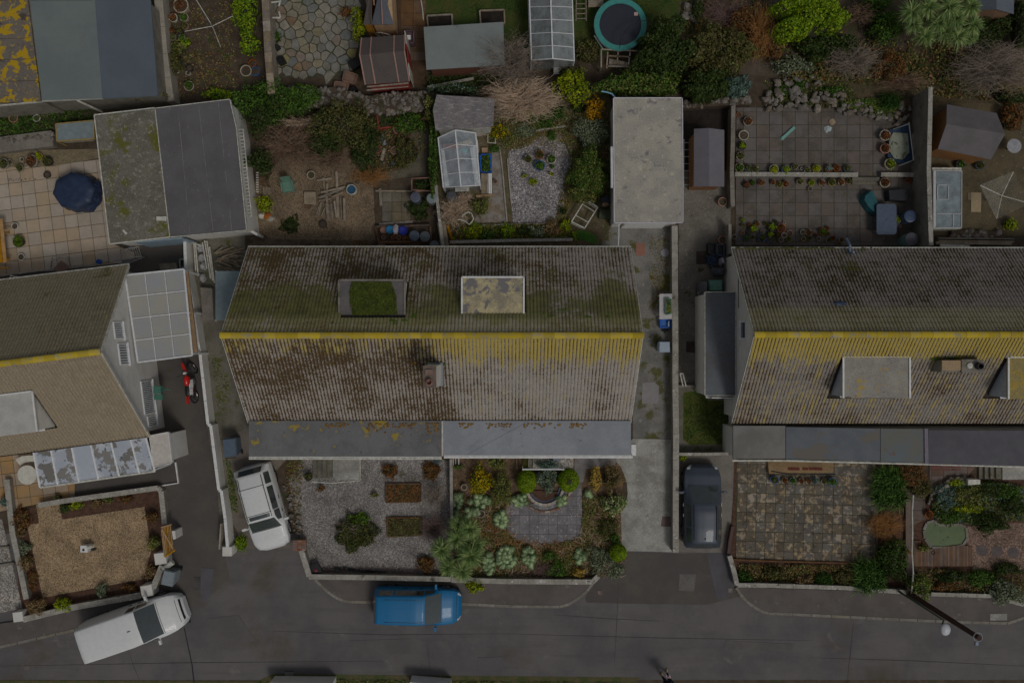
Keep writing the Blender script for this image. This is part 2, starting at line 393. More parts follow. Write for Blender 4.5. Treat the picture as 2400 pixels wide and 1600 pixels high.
def ground_cover(name, poly, mats, n, h=.12, size=.06, spread=None, z=0.0, twig=0, kind='stuff',nc=40):
 """low growth nobody could count, clumped, inside a polygon (world xy)"""
 xs = [p[0] for p in poly];ys = [p[1] for p in poly];P = [];N_ = []
 cl = [(rnd.uniform(min(xs), max(xs)), rnd.uniform(min(ys), max(ys)), rnd.uniform(.15,.45)) for _ in range(nc)]
 tries = 0
 while len(P) < n and tries < n*6:
  tries+=1
  if rnd.random() < .7 and cl:
   c = cl[rnd.randrange(len(cl))];x = rnd.gauss(c[0], c[2]);y = rnd.gauss(c[1], c[2]);zz = h*rnd.uniform(.4,1.2)
  else: x = rnd.uniform(min(xs), max(xs));y = rnd.uniform(min(ys), max(ys));zz = h*rnd.uniform(0.05,.5)
  if inpoly(x, y, poly): P.append((x, y, z+zz));N_.append((rnd.gauss(0,.5), rnd.gauss(0,.5),1))
 if not P: return
 P = np.array(P);o = bpy.data.objects.new(name, leaf_mesh(name, P, np.array(N_), size, mats, (nr.uniform(size=len(P))*len(mats)).astype(int) if len(mats) > 1 else None, 1.7));C.objects.link(o)
 o['kind'] = kind;return o
# ---------------------------------------------------------------- shared materials
MAT = {}
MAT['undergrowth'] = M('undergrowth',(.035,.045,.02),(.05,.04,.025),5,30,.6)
MAT['bark'] = M('bark',(.16,.12,.08),(.08,.06,.04),6,40)
MAT['stem_green'] = plain('stem_green',(.12,.2,.08))
MAT['deadleaf'] = M('dead_leaf',(.33,.24,.13),(.22,.15,.08),8,30, bump=0)
MAT['soil'] = M('soil',(.075,.052,.035),(.11,.085,.06),2.2,28,.8, bump=.6, spots=[((.05,.075,.02),1.7,.56,.68)])
MAT['bark_mulch'] = M('bark_mulch',(.085,.045,.03),(.13,.07,.045),5,32,.9, bump=.6)
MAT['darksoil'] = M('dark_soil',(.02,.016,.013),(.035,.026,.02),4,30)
MAT['tarmac'] = M('tarmac',(.155,.145,.14),(.115,.105,.11),.35,45,.3, bump=.2, bs=60, spots=[((.19,.18,.16),.8,.6,.75),((.1,.085,.06),.22,.55,.75)], streak=((.09,.085,.08),.25,2.2,.35))
MAT['tarmac_dark'] = M('tarmac_dark',(.095,.085,.08),(.12,.105,.09),.6,40,.3, bump=.15, spots=[((.08,.09,.04),1.3,.64,.74)])
MAT['tarmac_new'] = M('tarmac_new',(.12,.115,.13),(.1,.095,.1),.8,45,.25, bump=.15)
MAT['footway'] = M('footway',(.115,.1,.09),(.15,.13,.12),.7,40,.3, bump=.15, spots=[((.2,.18,.16),2.5,.62,.7)])
MAT['kerb'] = M('kerb_stone',(.27,.25,.21),(.2,.18,.15),3,30,.4, rand=.12)
MAT['concrete'] = M('concrete',(.42,.41,.37),(.28,.27,.24),1.0,22,.5, bump=.3, spots=[((.5,.5,.47),2.2,.56,.7),((.16,.15,.12),3.3,.64,.72)])
MAT['concrete_old'] = M('concrete_old',(.2,.185,.15),(.14,.13,.1),1.1,25,.5, spots=[((.1,.11,.03),1.6,.56,.66)])
MAT['concrete_path'] = M('concrete_path',(.25,.24,.22),(.17,.165,.15),.9,26,.5, spots=[((.1,.1,.03),.8,.54,.62),((.33,.33,.31),2.8,.62,.7)])
MAT['moss'] = M('moss',(.09,.1,.012),(.06,.05,.015),3,30,.8, bump=.8)
MAT['render_white'] = M('white_render',(.74,.72,.68),(.68,.66,.6),2,20,.12, bump=.1, streak=((.45,.42,.35),3,.4,.25))
MAT['render_grey'] = M('grey_render',(.27,.25,.21),(.2,.18,.15),1.6,22,.4, spots=[((.12,.12,.05),2,.62,.7)])
MAT['coping'] = M('coping_stone',(.42,.4,.35),(.3,.28,.24),2.5,25,.5, spots=[((.62,.6,.56),5,.58,.66),((.12,.11,.06),4,.6,.68)])
MAT['white'] = plain('white_paint',(.78,.78,.76),.4)
MAT['upvc'] = plain('white_plastic',(.76,.77,.78),.3)
MAT['offwhite'] = plain('dirty_white',(.58,.57,.5),.5, var=.3)
MAT['black'] = plain('black_plastic',(.02,.02,.022),.4)
MAT['dark_metal'] = plain('dark_metal',(.05,.05,.055),.35,.6)
MAT['rubber'] = plain('rubber',(.022,.022,.024),.75)
MAT['steel'] = plain('steel',(.5,.5,.5),.3,.9)
MAT['navy'] = M('navy_cover',(.035,.055,.11),(.025,.04,.085),3,20,.3,.45, bump=.1)
MAT['blue'] = plain('blue_plastic',(.02,.12,.55),.35)
MAT['teal'] = plain('teal_plastic',(.03,.2,.25),.4)
MAT['bluegrey'] = plain('blue_grey_plastic',(.16,.22,.3),.45)
MAT['greyplastic'] = plain('grey_plastic',(.25,.28,.32),.45)
MAT['green_plastic'] = plain('green_plastic',(.07,.2,.15),.45)
MAT['red'] = plain('red_plastic',(.5,.02,.015),.3)
MAT['terracotta'] = M('terracotta',(.42,.16,.075),(.33,.13,.07),5,25,.3, rand=.15, bump=.1)
MAT['stoneware'] = M('stoneware',(.42,.38,.3),(.33,.29,.22),4,25,.3, rand=.2, bump=.1)
MAT['blueglaze'] = plain('blue_glaze',(.03,.12,.3),.15, spec=.6)
MAT['yellowpot'] = plain('yellow_glaze',(.4,.33,.06),.4)
MAT['timber'] = M('weathered_timber',(.36,.3,.22),(.25,.2,.15),3,30,.5, rand=.2, streak=((.15,.12,.09),12,1.5,.5))
MAT['timber_orange'] = M('stained_timber',(.5,.27,.06),(.38,.2,.05),3,30,.4, rand=.15, streak=((.2,.1,.03),12,1.5,.4))
MAT['timber_dark'] = M('dark_timber',(.16,.09,.05),(.1,.06,.04),3,30,.4, rand=.15)
MAT['deck'] = M('deck_timber',(.23,.14,.09),(.17,.11,.08),1.5,30,.4, rand=.2, streak=((.12,.08,.06),18,1,.6))
MAT['brown'] = M('brown_board',(.26,.16,.11),(.2,.13,.1),2,20,.2,.6)
MAT['clear'] = glassm('clear_glass',(.55,.65,.7),.35)
MAT['poly'] = glassm('polycarbonate',(.5,.5,.47),.8,.25)
MAT['carglass'] = plain('car_glass',(.05,.065,.065),.06, spec=.8, coat=1)
MAT['windowglass'] = plain('window_glass',(.05,.06,.07),.08, spec=.8)
g_ = leafm
LG = {
 'dark': [g_('leaf_dark',(.03,.06,.012),(.07,.11,.02)), g_('leaf_dark2',(.045,.075,.02),(.1,.13,.03))],
 'olive': [g_('leaf_olive',(.1,.12,.03),(.2,.2,.06)), g_('leaf_brown',(.16,.12,.05),(.1,.09,.03))],
 'green': [g_('leaf_green',(.06,.14,.015),(.17,.3,.04)), g_('leaf_green2',(.04,.09,.015),(.1,.2,.03))],
 'bright': [g_('leaf_bright',(.2,.32,.01),(.4,.5,.02)), g_('leaf_bright2',(.2,.34,.015),(.1,.2,.01))],
 'lime': [g_('leaf_lime',(.28,.36,.01),(.5,.52,.01)), g_('leaf_lime2',(.12,.22,.01),(.35,.4,.01))],
 'yellow': [g_('leaf_yellow',(.6,.4,.005),(.75,.5,.01)), g_('leaf_green3',(.06,.14,.01),(.12,.22,.02))],
 'orange': [g_('leaf_orange',(.62,.3,.01),(.75,.42,.02))],
 'gold': [g_('leaf_gold',(.55,.38,.05),(.75,.52,.1)), g_('leaf_tan2',(.5,.3,.08),(.6,.42,.12))],
 'greygreen': [g_('leaf_grey',(.22,.27,.17),(.42,.44,.3)), g_('leaf_grey2',(.1,.14,.07),(.24,.28,.16))],
 'bluegreen': [g_('leaf_blue',(.12,.2,.16),(.25,.34,.3)), g_('leaf_blue2',(.07,.12,.09),(.16,.24,.2))],
 'pale': [g_('leaf_pale',(.1,.17,.07),(.5,.62,.34)), ],
 'variegated': [g_('leaf_var',(.55,.58,.25),(.7,.7,.4)), g_('leaf_var2',(.06,.15,.02),(.14,.26,.05))],
 'tan': [g_('leaf_tan',(.3,.19,.09),(.42,.28,.14)), g_('leaf_tan3',(.2,.15,.06),(.3,.22,.1))],
 'rust': [g_('leaf_rust',(.2,.08,.03),(.32,.14,.05)), g_('leaf_rust2',(.14,.1,.03),(.2,.15,.05))],
 'heath': [g_('leaf_heath',(.2,.22,.05),(.36,.34,.1)), g_('leaf_heath2',(.1,.14,.03),(.2,.22,.06))],
 'sword': [g_('sword_leaf',(.17,.26,.08),(.42,.46,.2)), g_('sword_leaf2',(.42,.48,.2),(.5,.5,.25))],
 'strap': [g_('strap_leaf',(.06,.13,.025),(.17,.26,.06)), g_('strap_leaf2',(.16,.28,.06),(.22,.3,.1))],
}
TW = {'tan': M('twig_tan',(.68,.52,.38),(.48,.35,.24),3,20, bump=0), 'brown': M('twig_brown',(.3,.2,.13),(.2,.13,.09),3,20, bump=0),
   'grey': M('twig_grey',(.33,.27,.22),(.24,.19,.15),3,20, bump=0), 'purple': M('twig_purple',(.26,.17,.15),(.18,.12,.1),3,20, bump=0),
   'orange': M('twig_orange',(.45,.22,.07),(.33,.17,.06),3,20, bump=0), 'straw': M('twig_straw',(.45,.36,.18),(.3,.25,.12),3,20, bump=0)}
G_GREY = gravel('grey_gravel',[(.2,.185,.18),(.33,.3,.28),(.44,.42,.38)],21, moss=((.1,.09,.05),1.0,.56,.7))
G_PLOT = gravel('slate_gravel',[(.19,.175,.18),(.4,.37,.38),(.62,.6,.58)],20, patch=((.26,.22,.17),.9,.6,.75), moss=((.12,.13,.04),1.5,.66,.76))
G_BUFF = gravel('buff_gravel',[(.36,.25,.14),(.55,.4,.24),(.25,.17,.1)],24)
G_SAND = gravel('sandy_grit',[(.23,.165,.1),(.33,.25,.16),(.13,.09,.06)],26, moss=((.07,.09,.02),1.6,.6,.7))
G_PINK = gravel('pink_gravel',[(.22,.14,.1),(.38,.26,.2),(.13,.1,.07)],18)
G_MIX = gravel('mixed_gravel',[(.3,.28,.25),(.5,.47,.42),(.2,.15,.12)],17)

# ---------------------------------------------------------------- the ground, road, footways, paths
gm = MB();gm.prism([(-150,-150),(150,-150),(150,150),(-150,150)],-.6,0);structure('ground',gm, MAT['soil'])
road = sheet('road',[(-3200,1250),(5600,1250),(5600,1592),(-3200,1592)], MAT['tarmac'],1)
sheet('far_verge',[(-3200,1578),(600,1596),(640,1578),(1500,1586),(1480,1612),(5600,1616),(5600,3200),(-3200,3200)], M('verge_grass',(.07,.09,.025),(.12,.1,.05),2,30,.8, bump=.8),2)
def footway(name, pts, t):
 mb = MB();p = XYQ(t, pts);mb.prism(p, -.05,.1);return structure(name, mb, MAT['footway'])
def kerbs(parent, pts, t, w_=.13, ln=.9, z=.115, mat=None):
 P = QL(t, pts);acc = []
 for a, b in zip(P[:-1], P[1:]):
  n = max(1, round((b - a).length/ln))
  for i in range(n):
   p = a.lerp(b, i/n);q = a.lerp(b, (i+.97)/n);mb = MB().bar(Vector((p.x, p.y, z/2)), Vector((q.x, q.y, z/2)), w_, z)
   part('kerb_stone',mb, mat or MAT['kerb'], parent)
f1 = footway('footway',[('03',-900,1150),('03',215,985),('03',1290,760),('03',1500,700),('03',1540,790),('03',700,1070),('03',0,1230),('03',-900,1430)], '03')
kerbs(f1,[('03',-900,1430),('03',0,1232),('03',700,1072),('03',1100,975),('03',1430,840)], '03')
f2 = footway('footway',[(500,600),('23',0,600),('23',745,600),('23',742,640),('23',690,710),('23',600,785),('23',520,830),('23',440,855),('23',0,852),(1890,828),(1070,814),(880,810),(800,795),(735,770),(640,695),(560,620)], '13')
kerbs(f2,[(548,612),(600,665),(660,722),(735,775),(800,803),(880,816),(1070,820),(1890,835),('23',0,858),('23',440,860),('23',520,838),('23',600,790),('23',690,715),('23',745,640)], '13')
f3 = footway('footway',[(2060,650),('33',0,690),('33',1300,735),('33',2060,760),('33',2400,860),('33',4600,900),('33',4600,990),('33',2380,940),('33',2190,1005),('33',1700,995),('33',750,950),('33',0,910),(2352,920),(2280,895),(2180,830),(2100,745),(2060,690)], '23')
kerbs(f3,[(2055,685),(2095,750),(2150,810),(2210,858),(2280,898),(2352,925),('33',50,922),('33',750,955),('33',1200,978),('33',1700,1000),('33',2190,1012),('33',2280,985),('33',2380,945),('33',4600,995)], '23')
sheet('tarmac_patch',[(745,640),(1060,362),(1500,380),(1985,370),(2060,690),(2100,770),(1780,850),(1100,838),(690,828),(670,790)], MAT['tarmac_dark'],2, '23')
sheet('tarmac_patch',[(1540,565),(1690,568),(1672,725),(1532,718)], M('patch_concrete',(.17,.16,.15),(.14,.13,.12),2,40),3, '23')
sheet('tarmac_patch',[(1250,840),(1760,845),(1640,975),(1540,1025),(1400,1020),(1290,960)], M('patch_tar',(.15,.14,.135),(.125,.115,.115),1,40,.3),3, '23')
sheet('tarmac_patch',[(1785,370),(1985,370),(2040,650),(1970,790),(1880,790)], MAT['tarmac_new'],4, '23')
sheet('road_joint',[('03',1690,1060),('03',1698,1060),('03',1770,1400),('03',1790,1568),('03',1778,1568),('03',1760,1400)], MAT['rubber'],3)
sheet('driveway',[('01',1180,640),('01',1720,620),('02',1845,130),('02',1885,770),('02',1935,780),('02',1990,1370),('03',2060,380),('03',2110,600),('03',1900,790),('03',1500,760),('03',1400,480),('03',1480,60),('02',1400,1330),('02',690,1440),('02',640,1290),('02',1440,1100),('02',1340,200),('01',1100,940),('01',0,1000),('01',-600,1100),('01',-600,960),('01',1100,830)], MAT['tarmac_dark'],2)
for k,(a,b_,c_,d_) in enumerate(((640,1478,1180,1484),(1180,1484,1900,1500),(0,1560,900,1548),(1450,1345,1440,1560),(1000,1500,1010,1588),(2000,1460,1985,1600),(300,1520,330,1600),(1300,1440,1560,1455),(1900,1540,2400,1560))): sheet('road_crack',[(a,b_),((a+c_)/2,(b_+d_)/2+5-k%3*4),(c_,d_),((a+c_)/2+1.2,(b_+d_)/2+6.4-k%3*4)],M('crack_tar',(.06,.055,.055),(.09,.085,.08),2),3)
for k,q in enumerate(([(820,1500),(960,1496),(964,1530),(826,1536)],[(1120,1540),(1180,1538),(1182,1566),(1124,1570)],[(1700,1500),(1860,1508),(1856,1526),(1698,1520)],[(480,1450),(560,1440),(600,1500),(520,1520)])): sheet('tarmac_patch',q,M('patch%d'%k,[(.14,.13,.125),(.125,.12,.12),(.15,.14,.13),(.135,.125,.12)][k],(.12,.112,.11),1,40,.3),3)
sheet('tarmac_patch',[(1850,505),(1965,520),(1940,750),(1870,830),(1840,700)], MAT['tarmac_new'],4, '03')
sheet('side_path',[('01',1690,600),('01',2300,560),('01',2340,760),('11',1700,640),('11',1700,720),('12',1650,1075),('12',-10,1080),('02',2150,1568),('03',2130,400),('03',2050,390),('02',1990,1300),('02',1890,700),('02',1840,100)], MAT['concrete_old'],2)
sheet('hardstanding',[('02',2040,830),('02',2352,820),('12',290,1075),('12',170,1200),('12',290,1568),('13',320,330),('03',2260,330),('03',2140,100),('02',2090,1300)], M('hardstand',(.2,.17,.14),(.16,.14,.12),1,30,.3),3)
sheet('driveway',[('21',920,500),('21',1440,500),('21',1480,560),('22',1485,890),('22',1110,890),('22',1110,0),('21',1080,720),('21',800,700)], MAT['concrete_path'],2)
sheet('driveway',[('22',1110,893),('22',1485,897),('22',1480,1200),('23',1510,365),('23',1010,352),('23',1000,0),('22',1045,1500),('22',1062,1400),('22',1055,1300),('22',1030,1220),('22',1000,1150),('22',955,1100),('22',960,1030)], MAT['concrete'],5)
sheet('driveway',[('20',1570,970),('20',2040,970),('21',2000,640),('21',1960,1120),('22',1780,480),('22',1530,420),('21',1530,500)], M('old_drive',(.16,.145,.12),(.22,.2,.17),1.2,24,.6, spots=[((.3,.28,.25),6,.6,.66),((.05,.06,.02),1.8,.6,.7)]),2)
sheet('driveway',[('22',1530,1030),('22',2060,1040),('23',1990,375),('23',1525,365)], M('car_stand',(.23,.21,.18),(.18,.16,.14),1.2,26,.4),2)
lw = sheet('lawn',[('22',1575,470),('22',1760,440),('22',1800,540),('22',2005,540),('22',2005,940),('22',1640,950),('22',1570,900)], M('lawn_moss',(.06,.1,.012),(.11,.11,.02),1.5,35,.9, bump=.9),3)
sheet('lawn_edge',[('22',1530,420),('22',2010,440),('22',2010,1030),('22',1530,1030)], MAT['concrete_old'],2)
# cross paths and rear garden floors
sheet('lawn',[('10',1500,-400),('20',1700,-400),('20',1560,330),('20',900,500),('20',560,540),('10',2352,540),('10',1560,180)], M('lawn_dark',(.05,.085,.015),(.085,.09,.02),1.2,35,.9, bump=.9),2)
sheet('garden_path',[('10',1290,-300),('10',1560,-300),('10',1560,780),('10',1330,780)], M('path_base',(.12,.07,.04),(.08,.05,.03),3,30),3)
sheet('earth_bank',[('20',1540,20),('30',600,-100),('30',500,700),('20',1500,700)], M('bare_earth',(.13,.1,.08),(.1,.08,.05),2,25,.7, bump=.7),2)
sheet('rough_ground',[('30',200,500),('30',3000,400),('30',3000,1000),('30',200,1000)], M('brown_litter',(.12,.085,.05),(.07,.065,.03),3,25,.8, bump=.9),2)
sheet('grit_yard',[('11',-40,130),('10',300,1420),('10',1000,1300),('11',1090,150),('11',1100,640),('11',140,630),('11',-40,600)], G_SAND, 2)
sheet('soil_bed',[('10',1000,980),('10',1560,980),('11',1640,0),('11',1680,700),('11',1100,700),('11',1080,150),('10',980,1300)], MAT['soil'],3)
sheet('path_edge',[('10',1440,1200),('10',1580,1180),('11',1560,40),('11',1090,100),('11',1090,0),('10',1300,1568)], M('dirty_concrete',(.16,.14,.1),(.11,.1,.07),2,25),4)
sheet('yard_path',[('11',130,630),('11',1100,640),('11',1700,660),('11',1700,735),('11',-100,735),('11',-100,590),('11',90,590)], M('dark_path',(.14,.11,.08),(.07,.05,.03),2.2,25,.5),3)  # brown path colour broken by darker brown patches
sheet('plot_bed',[('20',-760,850),('20',900,850),('20',930,1568),('21',920,500),('21',800,720),('11',1740,720),('11',1640,0),('10',1560,900)], M('plot_soil',(.17,.13,.08),(.11,.1,.045),2.5,22,.8, bump=.8, spots=[((.26,.23,.19),3,.6,.68)]),2)
sheet('plot_path',[('B',800,850),('B',900,870),('B',960,1560),('C',985,520),('C',560,540),('C',700,320),('C',810,180),('B',800,1180)], M('gritty_path',(.33,.3,.27),(.24,.2,.16),3,24,.6),3)
sheet('gravel_area',[('B',1000,900),('B',1250,820),('B',1380,690),('B',1520,740),('B',1640,700),('B',1790,860),('B',1830,1050),('B',1700,1230),('C',1690,200),('C',1660,440),('C',1480,540),('C',1060,550),('C',1010,0)], G_PLOT, 4)
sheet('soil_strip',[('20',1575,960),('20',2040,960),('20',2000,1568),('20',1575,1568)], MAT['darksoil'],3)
# fronts
sheet('gravel_area',[('12',300,1270),('12',420,1075),('12',1780,1070),('13',1790,580),('13',500,580),('13',400,220)], G_GREY, 3)
sheet('plot_front_bed',[('A',130,40),('A',2250,40),('A',2240,1200),('A',2300,1300),('A',1900,1568),('A',130,1568)], M('front_soil',(.2,.13,.08),(.12,.08,.05),3,20,.9, bump=.8, spots=[((.3,.22,.14),5,.58,.66)]),3)
sheet('tarmac_patch',[('A',1660,40),('A',2170,40),('A',2150,160),('A',1800,200),('A',1760,360),('A',1660,400),('A',1650,200)], M('worn_tar',(.26,.25,.25),(.2,.19,.19),2,28,.5),4)
sheet('soil_bed',[('22',2040,1080),('33',1260,-400),('33',1290,740),('33',0,690),('23',2060,660),('23',2010,400)], MAT['bark_mulch'],2)
sheet('gravel_area',[('33',1330,-340),('33',4000,-340),('33',4000,900),('33',2000,740),('33',1330,740)], MAT['bark_mulch'],2)
sheet('gravel_area',[('33',1800,130),('33',2500,80),('33',2500,520),('33',1880,530)], G_PINK, 4)
sheet('soil_bed',[('02',340,1510),('02',1470,1350),('03',1500,500),('03',1310,740),('03',210,960),('03',60,-200),('02',250,1530)], MAT['bark_mulch'],3)
sheet('gravel_area',[('03',250,113),('03',362,98),('03',335,-70),('03',545,-95),('03',575,64),('03',1330,-52),('03',1392,348),('03',1320,610),('03',395,782)], G_BUFF, 4)
sheet('gravel_area',[('03',-900,150),('03',20,60),('03',210,880),('03',-900,1100)], G_MIX, 4)
sheet('planted_strip',[('00',-900,1080),('00',860,960),('00',900,1110),('00',500,1150),('00',500,1260),('00',-900,1380)], MAT['soil'],2)
sheet('gravel_area',[('00',-900,1400),('00',900,1370),('01',940,20),('01',0,110),('01',-900,200)], M('grit_strip',(.28,.22,.14),(.2,.17,.1),2.5,26,.8),3)
sheet('path',[('30',1500,950),('30',3000,950),('31',3000,600),('31',1500,600)], M('brown_yard',(.14,.11,.06),(.1,.08,.05),1.6,24,.6, spots=[((.24,.2,.14),4,.62,.68)]),3)

# ---------------------------------------------------------------- paving laid slab by slab
def sh_clip(subj, win):
 out = list(subj)
 for k in range(len(win)):
  p, q = win[k], win[(k+1) % len(win)];ex, ey = q[0] - p[0], q[1] - p[1];inp = out;out = []
  sd_ = lambda v: ex*(v[1] - p[1]) - ey*(v[0] - p[0])
  for i in range(len(inp)):
   c0, c1 = inp[i - 1], inp[i];d0, d1 = sd_(c0), sd_(c1)
   if (d0 >= 0) != (d1 >= 0): t_ = d0/(d0 - d1);out.append((c0[0]+(c1[0] - c0[0])*t_, c0[1]+(c1[1] - c0[1])*t_))
   if d1 >= 0: out.append(c1)
  if not out: return []
 return out
def slab_grid(structure_name, poly, o, ang, sz, mats, t, lvl, base_mat, gap=.008, szy=None, run=(-30,30), thick=.03, clip=None):
 P = QL(t, poly);base = sheet(structure_name, P, base_mat, lvl);p2 = [(v.x, v.y) for v in P];o = Q(*o) if len(o)==3 else Q(t, *o);szy = szy or sz
 mb = MB();a, b = sz/2 - gap, szy/2 - gap;mb.prism([(-a, -b),(a, -b),(a, b),(-a, b)],0, thick, inset=0.02);mes = [mesh_of(mb, 'slab',m_) for m_ in mats]
 ca, sa = math.cos(R(ang)), math.sin(R(ang));n = 0
 for i in range(*run):
  for j in range(*run):
   lx, ly = (i+.5)*sz, (j+.5)*szy;x = o.x+lx*ca - ly*sa;y = o.y+lx*sa+ly*ca
   cs = [(x+u*ca*a - v*sa*b, y+u*sa*a+v*ca*b) for u, v in ((-1,-1),(1,-1),(1,1),(-1,1))]
   ins_ = [inpoly(q[0], q[1], p2) for q in cs]
   if not any(ins_) and not inpoly(x, y, p2): continue
   if not all(ins_):
    pg = sh_clip(p2, cs)
    if len(pg) < 3 or abs(sum(pg[k][0]*pg[(k+1) % len(pg)][1] - pg[(k+1) % len(pg)][0]*pg[k][1] for k in range(len(pg))))/2 < .1*sz*szy: continue
    cm_ = MB();cm_.prism([(q[0] - x, q[1] - y) for q in pg],0, thick);piece('slab',mesh_of(cm_, 'slab',mats[0]), base, Matrix.Translation((x, y, .004*lvl+rnd.uniform(-.002,.005))));continue
   piece('slab',mes[rnd.choices(range(len(mes)),[5]+[2]*(len(mes) - 1))[0]], base, Matrix.Translation((x, y, .004*lvl+rnd.uniform(-.002,.005))) @ Matrix.Rotation(R(ang+rnd.uniform(-.35,.35)),4, 'Z') @ Matrix.Rotation(rnd.uniform(-.004,.004),4, 'X'));n+=1
 return base
joint = M('paving_joint',(.1,.085,.06),(.06,.07,.02),3,25)
cream = M('cream_slab',(.5,.4,.3),(.44,.36,.27),2,22,.2, rand=.06, bump=.1)
cream2 = M('ochre_slab',(.42,.29,.17),(.36,.26,.17),2,22,.2, rand=.04, bump=.1)
slab_grid('patio',[('00',-900,1550),('00',500,1530),('00',930,1450),('01',1010,660),('01',1300,780),('01',1100,850),('01',0,970),('01',-900,1080)],('01',315,92),7.2, px(30.1),[cream], '01',3, joint)
slab_grid('terrace',[(-900,1180),(0,1060),(310,1020),(480,1020),(690,1230),(690,1420),(0,1560),(-900,1620)],(20,1220),7.5, px(30.1),[cream2], '02',3, joint)
dk = M('grey_slab',(.17,.145,.13),(.115,.1,.085),1.3,24,.5, rand=.06, spots=[((.11,.1,.04),2.2,.6,.7),((.3,.27,.25),9,.66,.7)])
slab_grid('patio',[('20',2060,990),('30',700,1000),('30',1100,1100),('30',1360,1150),('31',1330,690),('20',2050,2250)],('30',10,1150),0, px(30.3),[dk, M('grey_slab2',(.15,.125,.11),(.18,.155,.135),1,24,.4, rand=.06)], '30',3, joint, run=(-30,30))
blotch = M('blotchy_slab',(.16,.14,.11),(.12,.1,.08),2,22,.5, rand=.14, spots=[((.34,.27,.18),3.6,.52,.57)])
blotch2 = M('blotchy_slab2',(.13,.115,.09),(.16,.14,.11),2,22,.5, rand=.14, spots=[((.36,.29,.19),4.5,.58,.62),((.08,.07,.05),3,.6,.65)])
slab_grid('paved_front',[('22',2065,1080),('32',980,1095),('32',1010,1568),('33',1000,460),('33',-290,440),('23',2050,240)],('33',62,92),-1.5, px(22.5),[blotch, blotch2], '33',3, joint)
slate = M('slate_slab',(.24,.225,.23),(.18,.17,.175),1.8,20,.4, rand=.1, spots=[((.45,.43,.44),9,.58,.64)])
slab_grid('round_patio',[(790,660),(880,600),(1050,640),(1300,600),(1500,480),(1620,400),(1740,380),(1750,1000),(1690,1050),(1500,1090),(1200,1140),(1050,1110),(880,1020),(800,940),(830,800)],(1215,880),0, px(22.2),[slate], 'A',5, M('slate_joint',(.16,.15,.14),(.2,.19,.19),3,25))
slab_grid('slab_path',[('11',1150,190),('11',1420,190),('11',1420,470),('11',1150,470)],('11',1160,290),0, px(23),[M('yard_slab',(.2,.17,.12),(.15,.13,.09),2,24,.4, rand=.12)], '11',5, MAT['soil'])
slab_grid('brown_path',[('10',1325,-200),('10',1560,-200),('10',1560,560),('10',1340,560)],('10',1328,125),0, px(30),[M('brown_slab',(.17,.105,.06),(.13,.08,.05),2,24,.4, rand=.12)], '10',4, MAT['darksoil'])
slab_grid('terrace',[('33',1330,-250),('33',1440,-200),('33',1440,60),('33',1330,120)],('33',1330,-20),0, px(23),[M('side_slab',(.17,.12,.1),(.13,.1,.08),2,24,.4, rand=.12)], '33',5, joint)
slab_grid('terrace',[('32',640,1110),('32',960,1120),('32',960,1350),('32',640,1350)],('32',640,1150),0, px(22.5),[blotch], '32',5, joint)
slab_grid('terrace',[('32',1480,1140),('32',1900,1150),('32',1700,1400),('32',1480,1440)],('32',1500,1230),0, px(28),[M('red_slab',(.19,.13,.11),(.15,.11,.09),2,24,.4, rand=.12)], '32',5, joint)
# crazy paving: every stone an irregular polygon of its own
cp_poly = [(v.x, v.y) for v in QL('10',[(120,-120),(960,-120),(970,330),(920,560),(950,700),(760,705),(160,720),(140,400)])]
cbase = sheet('crazy_paving',[Vector((x, y, 0)) for x, y in cp_poly], M('crazy_joint',(.09,.08,.06),(.05,.06,.02),3,25),2)
cmats = [M('crazy%d' % i, c, tuple(q*.75 for q in c),3,25,.35, rand=.1) for i, c in enumerate([(.29,.27,.22),(.25,.24,.2),(.31,.28,.21),(.22,.23,.21),(.27,.2,.14),(.28,.25,.14)])]
xs = [p[0] for p in cp_poly];ys = [p[1] for p in cp_poly];seeds = [];tries = 0
while tries < 9000:
 tries+=1;q = (rnd.uniform(min(xs) - .2, max(xs)+.2), rnd.uniform(min(ys) - .2, max(ys)+.2));dmin = .34 if rnd.random() < .4 else .46
 if all((q[0] - s_[0]) ** 2+(q[1] - s_[1]) ** 2 > dmin ** 2 for s_ in seeds): seeds.append(q)
def cell(i, pts, r=1.0):
 p = pts[i];poly = [(p[0]+r*math.cos(a*.7854), p[1]+r*math.sin(a*.7854)) for a in range(8)]
 for j, q in enumerate(pts):
  if j==i or (q[0] - p[0]) ** 2+(q[1] - p[1]) ** 2 > 4*r*r: continue
  mx, my = (p[0]+q[0])/2,(p[1]+q[1])/2;nx, ny = q[0] - p[0], q[1] - p[1];out = []
  for k in range(len(poly)):
   a, b = poly[k], poly[(k+1) % len(poly)];da = (a[0] - mx)*nx+(a[1] - my)*ny;db = (b[0] - mx)*nx+(b[1] - my)*ny
   if da <= 0: out.append(a)
   if da*db < 0: t_ = da/(da - db);out.append((a[0]+(b[0] - a[0])*t_, a[1]+(b[1] - a[1])*t_))
  poly = out
  if len(poly) < 3: return None
 return poly
for i, s_ in enumerate(seeds):
 if not inpoly(s_[0], s_[1], cp_poly): continue
 pl = cell(i, seeds, .6)
 if not pl or len(pl) < 3: continue
 pl = [(s_[0]+(x - s_[0])*.93+rnd.uniform(-.02,.02), s_[1]+(y - s_[1])*.93+rnd.uniform(-.02,.02)) for x, y in pl]
 mb = MB().prism(pl, 0,.03+rnd.uniform(0,.01), inset=.05)
 part('stone',mb, cmats[rnd.choices(range(6),[6,5,4,3,1,1])[0]], cbase)

